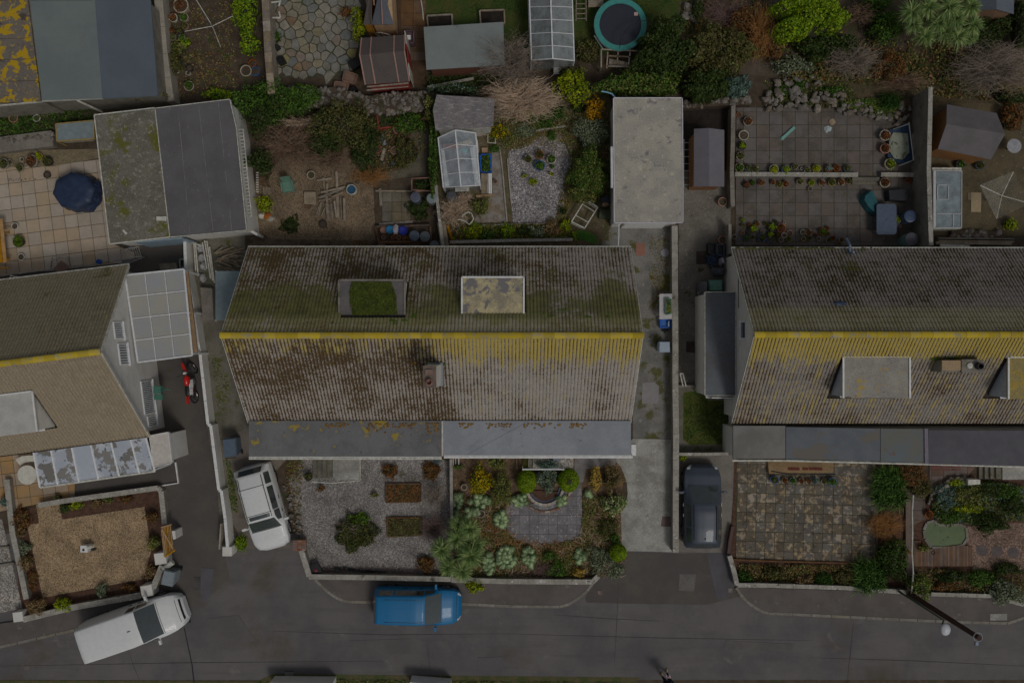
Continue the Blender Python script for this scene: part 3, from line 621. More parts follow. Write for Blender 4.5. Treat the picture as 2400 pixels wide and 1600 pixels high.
# ---------------------------------------------------------------- tiled roofs
def roof_mat(name, ang, yr, base=(.3,.26,.22), dark=(.07,.045,.025), moss=(.12,.125,.02), gy=.55, dk=(.42,.6), yel_s=.9, yel_n=.35, crust=.5, mossn=None, tilev=1.0, orange=.0, xmask=None, ystreak=0.0, ymask=None):
 """concrete tiles with algae in the channels, lichen crusts, moss band and yellow lichen below the ridge;positions are those of the roof itself"""
 b = NB(name)
 mp = b.n('Mapping',{'Vector': b.pos(), 'Rotation': (0,0,-R(ang))}, vector_type='POINT').outputs[0]
 sx = b.n('SeparateXYZ',{0: mp});X = sx.outputs[0];Y = b.math('SUBTRACT',sx.outputs[1], yr)
 uv = b.n('UVMap');u = b.n('SeparateXYZ',{0: uv.outputs[0]})
 U = u.outputs[0];V = u.outputs[1]
 chan = b.math('ABSOLUTE',b.math('SINE',b.math('MULTIPLY',U, 2*math.pi)))    # 0 in the channels, 1 on the rolls
 r_ = b.val(b.voro(9));big = b.noise(.45,5,.6);mid = b.noise(2.2,5,.7);fine = b.noise(14,4,.75)
 col = b.n('HueSaturation',{'Color': base+(1,), 'Value': b.rmp(fine, .25,.75,.72,1.25)}).outputs[0]
 col = b.n('HueSaturation',{'Color': col, 'Value': b.rmp(b.n('ObjectInfo').outputs['Random'],0,1,.95,1.05)}).outputs[0]
 # pale crusts
 col = b.mix(b.rmp(b.noise(7,4,.7),.58,.66,0, crust), col, (.55,.52,.44))
 # algae/dark moss: starts in channels, wide where 'mid' is strong
 thr = b.rmp(mid, .3,.7, dk[0], dk[1])
 am = b.math('ADD',b.math('MULTIPLY',b.math('SUBTRACT',1.0, chan),.3), b.math('MULTIPLY',b.math('SUBTRACT',fine, .5),1.3));am = b.math('ADD',am, b.math('MULTIPLY',b.math('SUBTRACT',big, .5),.8))
 am = b.math('ADD',am, b.rmp(V, .0,.12,.12,0))
 xm = am
 if xmask: xm = b.math('ADD',am, b.rmp(X, xmask[0], xmask[1], xmask[2], xmask[3]))
 col = b.mix(b.rmp(xm, thr, b.math('ADD',thr, .07)), col, dark)
 # green moss band on the north side and wherever 'mossn' says
 mb_ = b.math('MULTIPLY',b.rmp(Y, .2,.9), b.rmp(Y, 1.1,3.0,1,0))
 mg = b.math('ADD',b.math('MULTIPLY',mb_, gy), b.math('MULTIPLY',b.rmp(Y, .1,.5), b.math('MULTIPLY',b.math('SUBTRACT',b.noise(.8,5,.65),.42),2.3)))
 mg = b.math('ADD',mg, b.math('MULTIPLY',b.math('SUBTRACT',fine, .5),.9))
 col = b.mix(b.rmp(mg, .34,.62,0,.85), col, b.mix(b.rmp(mid, .4,.6), moss, tuple(q*.6 for q in moss)))
 # yellow lichen
 stre = b.noise(1,4,.7, vec=b.n('Mapping',{'Vector': mp, 'Scale': (5.0,.5,1)}).outputs[0])
 ys = b.math('MULTIPLY',b.rmp(Y, -yel_s*2.2,-yel_s*.3), b.rmp(Y, 0,.12,1,0));yn = b.rmp(Y, yel_n, yel_n*1.6,1,0);yn = b.math('MULTIPLY',yn, b.rmp(Y, -.15,0))
 ym = b.math('ADD',b.math('MULTIPLY',ys, .62), b.math('MULTIPLY',b.math('SUBTRACT',stre, .5),1.6));ym = b.math('ADD',ym, b.math('MULTIPLY',b.math('SUBTRACT',fine, .5),1.4));ym = b.math('ADD',ym, b.math('MULTIPLY',b.math('SUBTRACT',mid, .5),.8))
 if ystreak: ym = b.math('ADD',ym, b.math('MULTIPLY',b.rmp(Y, 0,-.2), ystreak))
 if ymask: ym = b.math('ADD',ym, b.rmp(X, ymask[0], ymask[1], ymask[2], ymask[3]))
 if orange: 
  om = b.math('MULTIPLY',b.rmp(b.noise(3.6,4,.8),.66,.7), b.rmp(Y, 0,-.3));col = b.mix(b.math('MULTIPLY',om, orange), col, (.55,.33,.06))
 chm = b.rmp(chan, .25,.6)
 yc = b.mix(b.rmp(fine, .35,.65),(.56,.4,.03),(.44,.36,.12))
 col = b.mix(b.math('MULTIPLY',b.rmp(ym, .26,.52), b.math('MULTIPLY',chm, .9)), col, yc)
 col = b.mix(b.math('MULTIPLY',yn, b.rmp(fine, .35,.55,0,.5)), col, (.45,.42,.2))
 b.bump(fine, .5,.02)
 return b.fin(col, .92, spec=.15)
def tile_mesh(mat):
 W_, Lt = .3,.37;nx = 12;me = bpy.data.meshes.new('roof_tile');vs = [];fs = [];uvs = []
 prof = [(i/nx, .006+.03*abs(math.sin(math.pi*2*i/nx)) ** .7) for i in range(nx+1)]
 for (yy, dz) in ((0,-.012),(0,.022),(Lt, .0)):
  for (u, z) in prof: vs.append((u*W_, yy, (z+dz) if not (yy==0 and dz < 0) else -.012))
 n = nx+1
 for r_ in range(2):
  for i in range(nx): fs.append((r_*n+i, r_*n+i+1,(r_+1)*n+i+1,(r_+1)*n+i))
 me.from_pydata(vs, [], fs);uv = me.uv_layers.new(name='UVMap')
 for l in me.loops: v = vs[l.vertex_index];uv.data[l.index].uv = (v[0]/W_, v[1]/Lt)
 me.materials.append(mat);me.update();return me, np.array(vs), fs
def tiled_slope(house, O, U, V, width, length, mat, skip=None, single=150, tw=.3, gauge=.33, near=None):
 """O eave corner, U unit vector along the eave, V unit vector up the slope"""
 U = Vector(U).normalized();V = Vector(V).normalized();Nn = U.cross(V).normalized()
 if Nn.z < 0: O = Vector(O)+U*width;U = -U;Nn = U.cross(V).normalized()
 me, tv, tf = tile_mesh(mat);M3 = Matrix((U, V, Nn)).transposed();nxx = int(width/tw);tw = width/nxx;ny = int(round(length/gauge));gauge = length/ny
 cells = []
 for j in range(ny):
  for i in range(nxx):
   p = Vector(O)+U*(i*tw)+V*(j*gauge);c = p+U*tw/2+V*gauge/2
   if skip and skip(c): continue
   cells.append((c.x ** 2+c.y ** 2, p))
 cells.sort(key=lambda q: q[0]);sxx = tw/.3
 for d_, p in cells[:single]:
  jt = Matrix.Rotation(rnd.uniform(-.012,.012),3, 'Z')
  mt = (M3 @ jt @ Matrix.Diagonal((sxx, 1,1))).to_4x4();mt.translation = p+Nn*rnd.uniform(.012,.02)
  piece('roof_tile',me, house, mt)
 rest = cells[single:]
 if rest:
  nv = len(tv);base = np.array(M3);P = np.zeros((len(rest), nv, 3))
  for k, (d_, p) in enumerate(rest):
   a = rnd.uniform(-.012,.012);q = tv.copy();q[:, 0] = q[:, 0]*sxx*math.cos(a) - q[:, 1]*math.sin(a);q[:, 1] = tv[:, 0]*math.sin(a)+tv[:, 1]*math.cos(a)
   P[k] = q @ base.T+np.array(p+Nn*rnd.uniform(.012,.02))
  P -= np.array(LOC[house.name])
  F_ = np.array(tf)[None]+(np.arange(len(rest))*nv)[:, None, None];m2 = bpy.data.meshes.new('roof_tiles')
  m2.vertices.add(len(rest)*nv);m2.vertices.foreach_set('co',P.reshape(-1));F2 = F_.reshape(-1,4)
  m2.loops.add(len(F2)*4);m2.loops.foreach_set('vertex_index',F2.reshape(-1).astype(np.int32));m2.polygons.add(len(F2));m2.polygons.foreach_set('loop_start',np.arange(0, len(F2)*4,4, dtype=np.int32))
  uv = m2.uv_layers.new(name='UVMap');lu = np.array([(tv[i][0]/.3, tv[i][1]/.37) for f in tf for i in f]);uv.data.foreach_set('uv',np.tile(lu, (len(rest),1)).reshape(-1).astype(np.float32))
  m2.materials.append(mat);m2.update();m2.validate();m2.shade_flat()
  o = bpy.data.objects.new('roof_tiles',m2);C.objects.link(o);o.parent = house;o['kind'] = 'stuff'
 mb = MB();a = Vector(O) - Nn*.03;mb.quad(a, a+U*width, a+U*width+V*length, a+V*length, t=.05);return mb
def ridge_mat(name, side=(.33,.32,.27)):
 b = NB(name);f = b.rmp(b.noise(2.2,6,.75),.32,.5);col = b.mix(f, side, (.58,.42,.02));col = b.mix(b.rmp(b.noise(13,4,.8),.52,.64), col, (.4,.35,.2));r_ = b.n('ObjectInfo').outputs['Random'];col = b.n('HueSaturation',{'Color': col, 'Value': b.rmp(r_, 0,1,.8,1.12)}).outputs[0];b.bump(b.noise(20,4,.7),.5,.02);return b.fin(col, .9)
RM = ridge_mat('ridge_lichen')
def ridge_run(house, A, B_, mat, ln=.455):
 A = Vector(A);B_ = Vector(B_);n = int((B_ - A).length/ln);d = (B_ - A)/n;x = d.normalized();y = Vector((0,0,1)).cross(x).normalized();me = None
 mb = MB()
 vs = [];k = 8
 for s_, rr in ((0,.125),(1,.115)):
  for i in range(k+1): a = math.pi*i/k;vs.append((s_*d.length*1.02, math.cos(a)*rr*1.15, math.sin(a)*rr*.75))
 mb.add(vs, [(i, i+1, k+2+i, k+1+i) for i in range(k)]+[tuple(range(k+1))])
 me = mesh_of(mb, 'ridge_tile',mat, smooth=False)
 for i in range(n):
  mt = Matrix((x, y, Vector((0,0,1)))).transposed().to_4x4();mt.translation = A+d*i+Vector((0,0, rnd.uniform(0,.012)));piece('ridge_tile',me, house, mt)
def local(o, ang):
 c, s = math.cos(R(ang)), math.sin(R(ang));return lambda x, y, z=0.0: Vector((o[0]+x*c - y*s, o[1]+x*s+y*c, z))
EAVE, RIDGE = 2.35,6.2
def gable_house(name, label, f, x0, x1, yn, yr, ys, mats, skipN=None, skipS=None, wall=MAT['render_white'], single=150, group=None, yfar=None):
 """f maps house coordinates to the world;gables at x0 and x1, eaves at yn (north) and ys, ridge at yr"""
 h = thing(name, label, 'house',f((x0+x1)/2, yr, 0), group);i = .22
 mb = MB();sec = [(yn - i, 0),(ys+i, 0),(ys+i, EAVE - .05),(yr, RIDGE - .28),(yn - i, EAVE - .05)]
 vs = [f(x0+.18, y, z) for y, z in sec]+[f(x1 - .18, y, z) for y, z in sec]
 mb.add(vs, [(0,1,2,3,4),(9,8,7,6,5)]+[(k, 5+k, 5+(k+1) % 5,(k+1) % 5) for k in range(5)]);part('wall',mb, wall, h)
 deck = MB()
 for y_e, mat, sk in ((yn, mats[0], skipN),(ys, mats[1], skipS)):
  O = f(x0, y_e, EAVE);O2 = f(x1, y_e, EAVE);T = f(x0, yr, RIDGE - .02)
  d = tiled_slope(h, O, O2 - O, T - O, (O2 - O).length, (T - O).length, mat, sk, single);deck.add(d.v, d.f)
 part('roof',deck, M('roof_felt',(.06,.05,.04)), h)
 ridge_run(h, f(x0 - .03, yr, RIDGE+.02), f(x1+.03, yr, RIDGE+.02), RM)
 for y_e, nm in ((yn, 1),(ys, -1)):
  g = MB();g.tube([f(x0 - .02, y_e+nm*.07, EAVE - .05), f(x1+.02, y_e+nm*.07, EAVE - .05)],.055,8)
  if nm==1: part('gutter',g, MAT['offwhite'], h)
 for xx in (x0 - .012, x1+.012):
  v = MB()
  for y_e in (yn, ys): v.bar(f(xx, y_e, EAVE - .04), f(xx, yr, RIDGE - .06),.03,.14)
  part('bargeboard',v, MAT['offwhite'], h)
 return h
def window(parent, f3, w_, h_, bars=2, slats=0, name='window',frame=None):
 """f3(u, v, n): point on the wall (u along, v up, n outward)"""
 fr = MB();fr2 = frame or MAT['upvc']
 def bx(u0, u1, v0, v1, n0, n1, mb):
  vs = [f3(u, v, n) for n in (n0, n1) for u, v in ((u0, v0),(u1, v0),(u1, v1),(u0, v1))];mb.add(vs, [(3,2,1,0),(4,5,6,7),(0,1,5,4),(1,2,6,5),(2,3,7,6),(3,0,4,7)])
 for a in ((0, w_, 0,.06),(0, w_, h_ - .06, h_),(0,.06,.06, h_ - .06),(w_ - .06, w_, .06, h_ - .06)): bx(*a, 0,.05, fr)
 for k in range(1, bars): u = w_*k/bars;bx(u - .03, u+.03,.06, h_ - .06,0,.048, fr)
 bx(-.05, w_+.05,-.05,0,0,.1, fr);wn = part(name, fr, fr2, parent);pn = MB();bx(.05, w_ - .05,.05, h_ - .05,.005,.02, pn)
 o = part('pane',pn, MAT['windowglass'], wn)
 if slats:
  for k in range(slats):
   s_ = MB();u = .08+(w_ - .16)*(k+.5)/slats;bx(u - .022, u+.022,.07, h_ - .07,.022,.034, s_);part('blind_slat',s_, MAT['upvc'], wn)
 return wn

# centre pair of semi-detached houses
fC = local((0,0),0)
RC = dict(ang=0, yr=.25)
mCN = roof_mat('roof_centre_north',**RC, dk=(.0,.22), gy=.55, crust=.6, moss=(.2,.2,.07), dark=(.12,.085,.04), base=(.42,.37,.32), xmask=(-4.5,-2.0,.1,0), yel_n=.6)
mCS = roof_mat('roof_centre_south',**RC, dk=(.16,.3), crust=.5, gy=0, base=(.4,.36,.32), dark=(.1,.065,.03), ymask=(-3.6,-2.6,-.3,.1), xmask=(-3.6,-1.5,.2,0), yel_s=.85, orange=.8, ystreak=.0)
dormC = (-2.12,.5,1.18,2.72);dormL = (-7.33,-4.54,1.12,2.6)
def inr(c, r, m_=.0): return r[0] - m_ < c.x < r[1]+m_ and r[2] - m_ < c.y < r[3]+m_
house = gable_house('semi_detached_house','pair of joined houses in the centre with two flat north dormers and one shared ridge',fC, -12.05,5.42,4.25,.25,-3.68,(mCN, mCS), skipN=lambda c: inr(c, dormC, .05) or inr(c, dormL, .05), skipS=lambda c: (-3.55 < c.x < -2.98 and -1.85 < c.y < -.95), single=150)
def flat_roof(parent, poly, z, th, mat, name='flat_roof',label=None, edge=None):
 mb = MB().prism([tuple(p)[:2] for p in poly], z - th, z);return part(name, mb, mat, parent, label)
feltC = M('grey_felt',(.33,.35,.38),(.27,.29,.32),.9,28,.25,.8, spots=[((.16,.17,.18),3.2,.66,.7)], bump=.2)
feltL = M('mossy_felt',(.2,.2,.2),(.15,.15,.155),.8,28,.35,.85, spots=[((.36,.27,.05),1.6,.58,.64),((.1,.09,.09),4,.62,.7)])
flat_roof(house, [(-3.12,-3.6),(5.4,-3.6),(5.4,-5.15),(-3.12,-5.15)],2.62,.14, feltC, label='clean blue-grey felt roof')
flat_roof(house, [(-11.95,-3.6),(-3.2,-3.6),(-3.2,-5.2),(-11.95,-5.2)],2.6,.14, feltL, label='dark felt roof with yellow moss')
mb = MB().box((-3.16,-4.4,2.6),(.07,1.6,.1));part('roof_divider',mb, MAT['offwhite'], house)
mb = MB().box((1.14,-4.35,1.22),(8.4,1.45,2.44));mb.box((-7.55,-4.35,1.22),(8.6,1.5,2.44));part('front_wall',mb, MAT['render_white'], house)
for xa, xb, yy in ((-3.1,5.5,-5.2),(-11.97,-3.2,-5.26)):
 mb = MB().box(((xa+xb)/2, yy+.02,2.47),(xb - xa, .03,.2));part('fascia',mb, MAT['white'], house)
 mb = MB().tube([(xa, yy - .06,2.5),(xb, yy - .06,2.48)],.055,8);part('gutter',mb, MAT['white'] if xa > -5 else MAT['offwhite'], house)
mb = MB().box((5.55,-4.95,2.2),(.22,.5,.5));part('meter_box',mb, MAT['white'], house)
litter = MB()
for k, (a, b_) in enumerate(((-2.4,-1.75),(-1.2,.0),(.5,2.2),(2.6,3.4),(-3.9,-3.3),(-6.6,-5.6),(-8.5,-7.4),(-5.4,-4.2))):
 for q in range(26): x_ = rnd.uniform(a, b_);litter.blob((x_, -3.72 - rnd.random() ** 2*(.22 if k != 5 and k != 4 else .45),2.62),(.06,.045,.02), q, 5,3)
o = part('moss_litter',litter, M('brown_moss',(.2,.1,.025),(.28,.17,.04),4,25), house);o['kind'] = 'stuff'
# dormers
def dormer(parent, r, z, mat, label, cheeks=MAT['offwhite'], upstand=True, front='n',f=fC, cheek_mat=None, rimm=None):
 x0, x1, y0, y1 = r;d = part('dormer',MB().prism([tuple(f(x, y))[:2] for x, y in ((x0+.06, y0+.05),(x1 - .06, y0+.05),(x1 - .06, y1 - .05),(x0+.06, y1 - .05))], z - 1.6, z - .12), cheek_mat or MAT['render_white'], parent, label)
 part('dormer_roof',MB().prism([tuple(f(x, y))[:2] for x, y in ((x0, y0),(x1, y0),(x1, y1),(x0, y1))], z - .12, z), mat, d)
 if upstand:
  for (a, b_) in (((x0, y0),(x0, y1)),((x1, y0),(x1, y1)),((x0, y1),(x1, y1))):
   mb = MB().bar(f(*a, z+.03), f(*b_, z+.03),.07,.06);part('roof_edge',mb, rimm or MAT['white'], d)
 yw = y1 - .05 if front=='n' else y0+.05;s_ = 1 if front=='n' else -1
 window(d, lambda u, v, n: f(x0+.35+u if s_ < 0 else x1 - .35 - u, yw+s_*n, z - 1.15+v), x1 - x0 - .7,.95,3)
 return d
lich = M('lichen_roof',(.55,.47,.28),(.3,.27,.2),1.3,18,.5, spots=[((.2,.19,.19),1.1,.52,.56),((.6,.5,.25),2.5,.6,.7)])
dormer(house, dormC, 5.35, lich, 'dormer with a pale lichen-stained roof inside white edges')
dl = dormer(house, dormL, 5.3, M('dull_felt',(.17,.15,.15),(.13,.12,.12),2,25), 'dormer with a thick green moss mat on its roof',rimm=MAT['render_grey'])
mp = [(v.x, v.y) for v in QL('11',[(885,1020),(1240,1020),(1290,1150),(1300,1320),(890,1330),(862,1220),(862,1100)],5.3)]
mb = MB().prism(mp, 5.29,5.33, inset=.04);part('moss_mat',mb, MAT['moss'], dl)
P = [];
while len(P) < 5200:
 x = rnd.uniform(-7.2,-4.6);y = rnd.uniform(1.1,2.7)
 if inpoly(x, y, mp): P.append((x, y, 5.33+rnd.random()*.03))
mo = obj_of('moss',leaf_mesh('moss',np.array(P) - np.array(LOC[house.name]), nr.normal(size=(len(P),3))*.5+[0,0,1],.035,[g_('moss_leaf',(.1,.15,.02),(.17,.2,.03)), g_('moss_leaf2',(.05,.09,.02),(.1,.14,.02))],(nr.uniform(size=len(P))*2).astype(int)), dl);mo['kind'] = 'stuff'
# moss cushions on the north slope
for (t, x, y, r_) in (('11',1290,1400,70),('11',1370,1370,70),('11',1450,1340,60),('11',680,1400,45),('11',650,1430,30),('11',830,1370,25),('11',1000,1370,20),('21',450,1290,60),('21',160,1200,40),('21',700,1340,70),('21',850,1330,60),('21',1080,1220,40),('21',330,1330,60)):
 for it in range(3):
  c = Q(t, x+rnd.uniform(-40,40), y+rnd.uniform(-20,20),5.5);z = RIDGE - (c.y - .25)*(RIDGE - EAVE)/4.0;mb = MB().blob((c.x, c.y, z - .005),(px(r_/3.92)*.4, px(r_/3.92)*.25,.06), int(x)+it, 9,4,.3);part('moss_cushion',mb, M('green_moss',(.07,.13,.01),(.1,.13,.015),5,28,.7, bump=.8), house)
# chimney on the party line
ch = MB();ch.box((-3.26,-1.4,6.2),(.5,.86,3.2));chm = part('chimney',ch, MAT['render_white'], house)
part('chimney_cap',MB().box((-3.26,-1.4,7.82),(.52,.88,.05)), M('sooty_cap',(.22,.16,.13),(.15,.12,.1),4,25), chm)
part('chimney_pot',MB().lathe((-3.26,-1.6,7.82),[(.13,0),(.13,.22),(.1,.24),(.1,.05),(.01,.05)],16), MAT['terracotta'], chm)
part('clay_cowl',MB().box((-3.28,-1.22,7.87),(.3,.22,.07)), M('faded_clay',(.3,.2,.16)), chm)
part('flashing',MB().box((-3.26,-1.4,5.0),(.66,1.0,.5)), MAT['greyplastic'], chm)
mb = MB()
for q in range(14): mb.blob((-3.6+q*.055,-.93+rnd.uniform(-.04,.04),5.12+rnd.uniform(-.02,.04)),(.07,.06,.06), q, 6,4)
part('chimney_moss',mb, MC['green_moss'], chm)

# right-hand house
mRN = roof_mat('roof_right_north',ang=0, yr=.28, dk=(.04,.22), gy=-.1, crust=.25, base=(.27,.24,.215), dark=(.07,.05,.02), yel_n=.9, moss=(.12,.12,.03))
mRS = roof_mat('roof_right_south',ang=0, yr=.28, dk=(.1,.24), gy=0, crust=.2, base=(.3,.27,.24), dark=(.09,.05,.02), yel_s=.7, orange=.5, ystreak=.22)
dR1 = (14.04,16.86,-2.4,-.64);dR2 = (21.04,23.9,-2.44,-.66)
hR = gable_house('house','house at the right edge with the longest roof, two flat dormers and a moss-filled gutter',fC, 10.05,27.5,4.2,.28,-3.7,(mRN, mRS), skipS=lambda c: inr(c, dR1,.05) or inr(c, dR2,.05) or False)
dormer(hR, dR1,5.3, M('pale_lichen',(.36,.34,.3),(.3,.28,.25),1.5,18,.35, spots=[((.45,.33,.1),2.4,.56,.64),((.14,.11,.1),.9,.6,.63)]), 'dormer with a grey and cream lichen roof',front='s',cheek_mat=plain('shade_blue_wall',(.5,.55,.6),.6))  # blue cast of the shaded west cheek is put into the wall colour
dormer(hR, dR2,5.3, M('gold_lichen',(.42,.3,.06),(.3,.25,.12),2.5,18,.5), 'dormer with a golden lichen roof',front='s',cheek_mat=MC['shade_blue_wall'])
ch = part('chimney',MB().box((18.41,-1.04,5.1),(.8,.5,1.24)).box((19.28,-1.03,5.1),(.92,.56,1.4)), MAT['render_grey'], hR)
part('chimney_cap',MB().box((18.4,-1.0,5.75),(.78,.42,.06)), M('buff_cap',(.42,.3,.17),(.38,.28,.18),3,20,.2), ch)
part('chimney_pot',MB().lathe((19.5,-1.03,5.8),[(.15,0),(.14,.25),(.1,.26),(.1,.05),(.01,.05)],16), M('dark_clay',(.05,.045,.05)), ch)
part('chimney_pot',MB().lathe((19.15,-1.01,5.8),[(.13,0),(.12,.06),(.02,.1)],14), MAT['offwhite'], ch)
mb = MB()
for q in range(26): mb.blob((17.85+q*.045,-.74+.1*math.sin(q/8)+rnd.uniform(-.04,.04),5.28+rnd.uniform(-.03,.04)),(.09,.08,.07), q, 6,4)
part('chimney_moss',mb, MC['green_moss'], ch)
moss_roof = MB()
for q in range(420): x_ = 10.2+4.6*rnd.random() ** 1.2+(rnd.random() < .15)*2;moss_roof.blob((x_, 4.26 - rnd.random()*.16, EAVE+rnd.uniform(0,.05)),(.08,.06,.05), q, 5,3)
o = part('gutter_moss',moss_roof, M('gutter_green',(.09,.095,.015),(.07,.075,.02),4,25,.6), hR);o['kind'] = 'stuff'
part('flat_roof',MB().prism(XYQ('32',[(-320,775),(160,775),(160,1075),(-320,1075)],2.6),2.47,2.6), M('pale_grey_felt',(.24,.23,.215),(.18,.175,.16),1,25,.3), hR, 'pale grey felt section')
part('flat_roof',MB().prism(XYQ('32',[(166,785),(1030,800),(1030,1100),(166,1078)],2.6),2.47,2.6), M('blue_felt',(.16,.175,.195),(.13,.145,.165),1,25,.25, spots=[((.17,.155,.135),.7,.56,.6)]), hR, 'blue-grey felt with a brown silt stain')
part('flat_roof',MB().prism(XYQ('32',[(1035,800),(1430,803),(1430,1115),(1035,1102)],2.6),2.47,2.6), M('blue_felt2',(.15,.18,.2),(.17,.17,.15),1,25,.2, spots=[((.2,.1,.05),1.5,.66,.7)]), hR, 'plain blue-grey felt section')
part('roof_divider',MB().prism(XYQ('32',[(1436,800),(1470,800),(1474,1125),(1440,1120)],2.64),2.47,2.66), plain('mauve_felt',(.2,.18,.22),.7), hR)
part('flat_roof',MB().prism(XYQ('32',[(1476,812),(4000,830),(4000,1180),(1476,1125)],2.6),2.47,2.6), M('plum_felt',(.13,.125,.14),(.105,.1,.115),.8,25,.25, spots=[((.33,.25,.05),1.0,.63,.68)]), hR, 'dark plum felt with mossy corners')
part('front_wall',MB().prism(XYQ('32',[(-300,800),(4000,830),(4000,1165),(1450,1110),(-300,1060)],2.5),0,2.46), MAT['render_white'], hR)
mb = MB().tube(QL('32',[(-330,1092),(166,1092),(1430,1125),(2352,1150),(4000,1190)],2.52),.05,7);part('gutter',mb, MAT['offwhite'], hR)
mb = MB().tube(QL('32',[(-50,-95),(30,-95)],5.6),.03,6)
# soil pipe, vent hood, gable window
mb = MB();c = Q('31',750,760,2.6);mb.tube([c, c+Vector((0,.35,.05)), c+Vector((-.03,.7,-.3))],.06,8);mb.tube([c, c+Vector((0,0,.5))],.055,8);part('soil_pipe',mb, MAT['bluegrey'], hR)
mb = MB();c = Q('31',560,1238,3.6);c.z = RIDGE - (c.y - .28)*.982;mb.blob(c, (.27,.13,.14),4,8,4);part('roof_vent',mb, plain('dark_blue_vent',(.05,.07,.13),.5), hR)
window(hR, lambda u, v, n: Vector((10.23 - n, .9 - u, 3.3+v)),.8,.9,1)
sk = MB();sk.box((10.13,2.2,3.2),(.03,1.4,.03));part('wall_cable',sk, MAT['black'], hR)

# left-hand house, turned a few degrees
AL = 7.0;fL = local(W(232,824,6.2), AL)
mLN = roof_mat('roof_left_north',ang=AL, yr=0, dk=(.3,.45), gy=-.3, crust=.15, base=(.29,.25,.165), dark=(.12,.1,.06), yel_n=.1)
mLS = roof_mat('roof_left_south',ang=AL, yr=0, dk=(.42,.55), gy=0, crust=.1, base=(.33,.27,.19), dark=(.16,.12,.07), yel_s=.0)
for m_ in (mLN, mLS):      # this roof's ridge line in its own turned coordinates
 for n_ in m_.node_tree.nodes:
  if n_.type=='MAPPING' and n_.vector_type=='POINT': yr_l = (Matrix.Rotation(-R(AL),3, 'Z') @ Vector(fL(0,0,0))).y
 for n_ in m_.node_tree.nodes:
  if n_.type=='MATH' and n_.operation=='SUBTRACT' and n_.inputs[0].is_linked and n_.inputs[0].links[0].from_node.type=='SEPXYZ' and n_.inputs[1].default_value==0.0: n_.inputs[1].default_value = yr_l;break
dLf = (-9.5,-3.55,-3.05,-1.28)
def inLd(c):
 v = Matrix.Rotation(-R(AL),3, 'Z') @ (Vector((c.x, c.y, 0)) - Vector(fL(0,0,0)));return dLf[0] < v.x < dLf[1] and dLf[2] - .05 < v.y < dLf[3]+.05
hL = gable_house('house','white-gabled house at the left edge with a beige tiled roof and a glass front canopy',fL, -12,.05,3.9,0,-3.95,(mLN, mLS), skipS=inLd, wall=MAT['render_white'])
dormer(hL, (-9.5,-3.6,-3.0,-1.27),4.95, M('white_dormer_roof',(.55,.54,.5),(.46,.46,.43),2,18,.15), 'wide white dormer with a white flat roof',front='s',f=fL)
gz = lambda y, z: (lambda u, v, n: fL(-.13+n, y+u, z+v))
window(hL, gz(-.6,3.2),.95,.9,1,7);window(hL, gz(.55,3.4),.75,.9,1,6)
window(hL, gz(-2.95,.95),1.55,1.25,1,16);window(hL, gz(-3.55,.95),.5,1.0,1,4)
# ---------------------------------------------------------------- walls, fences, garages, sheds
def band(pts, w_):          # a strip polygon of width w_ around a polyline (world xy)
 Lp = [];Rp = []
 for i, p in enumerate(pts):
  a = pts[max(i - 1,0)];b = pts[min(i+1, len(pts) - 1)];d = Vector((b[0] - a[0], b[1] - a[1])).normalized();n = Vector((-d.y, d.x))*w_/2
  Lp.append((p[0]+n.x, p[1]+n.y));Rp.append((p[0] - n.x, p[1] - n.y))
 return Lp, Rp
def wall(label, t, pts, h, w_, mat, cop=None, cop_len=.6, cat='wall',name='garden_wall',group=None, over=.02):
 """pts: line of the wall top in the photo;the coping is built stone by stone"""
 P = QL(t, pts, h);root = thing(name, label, cat, Vector((P[0].x, P[0].y, 0)), group)
 Lp, Rp = band([(p.x, p.y) for p in P], w_);mb = MB()
 for i in range(len(P) - 1): mb.prism([Lp[i], Lp[i+1], Rp[i+1], Rp[i]],-.05, h - (.05 if cop else 0) - .0005*i)
 part('wall_body',mb, mat, root)
 if cop:
  for a, b in zip(P[:-1], P[1:]):
   n = max(1, round((b - a).length/cop_len))
   for i in range(n):
    mb = MB();p = a.lerp(b, i/n);q = a.lerp(b, (i+.985)/n);dz = rnd.uniform(-.004,.004);mb.bar(Vector((p.x, p.y, h - .024+dz)), Vector((q.x, q.y, h - .024+dz)), w_+over*2,.048);part('coping_stone',mb, cop, root)
 return root
STONES = []
def stone_meshes():
 for i in range(7):
  mb = MB().blob((0,0,0),(.5,.42,.4), i*13+1,7,5,.22, flat=False)
  STONES.append([mesh_of(mb, 'stone',M('wall_stone%d' % (i % 4), c, tuple(q*.7 for q in c),6,22,.5, rand=.2, spots=[((.1,.1,.03),3,.62,.7)])) for c in [[(.23,.2,.17),(.19,.165,.135),(.27,.24,.21),(.16,.14,.11)][i % 4]]][0])
stone_meshes()
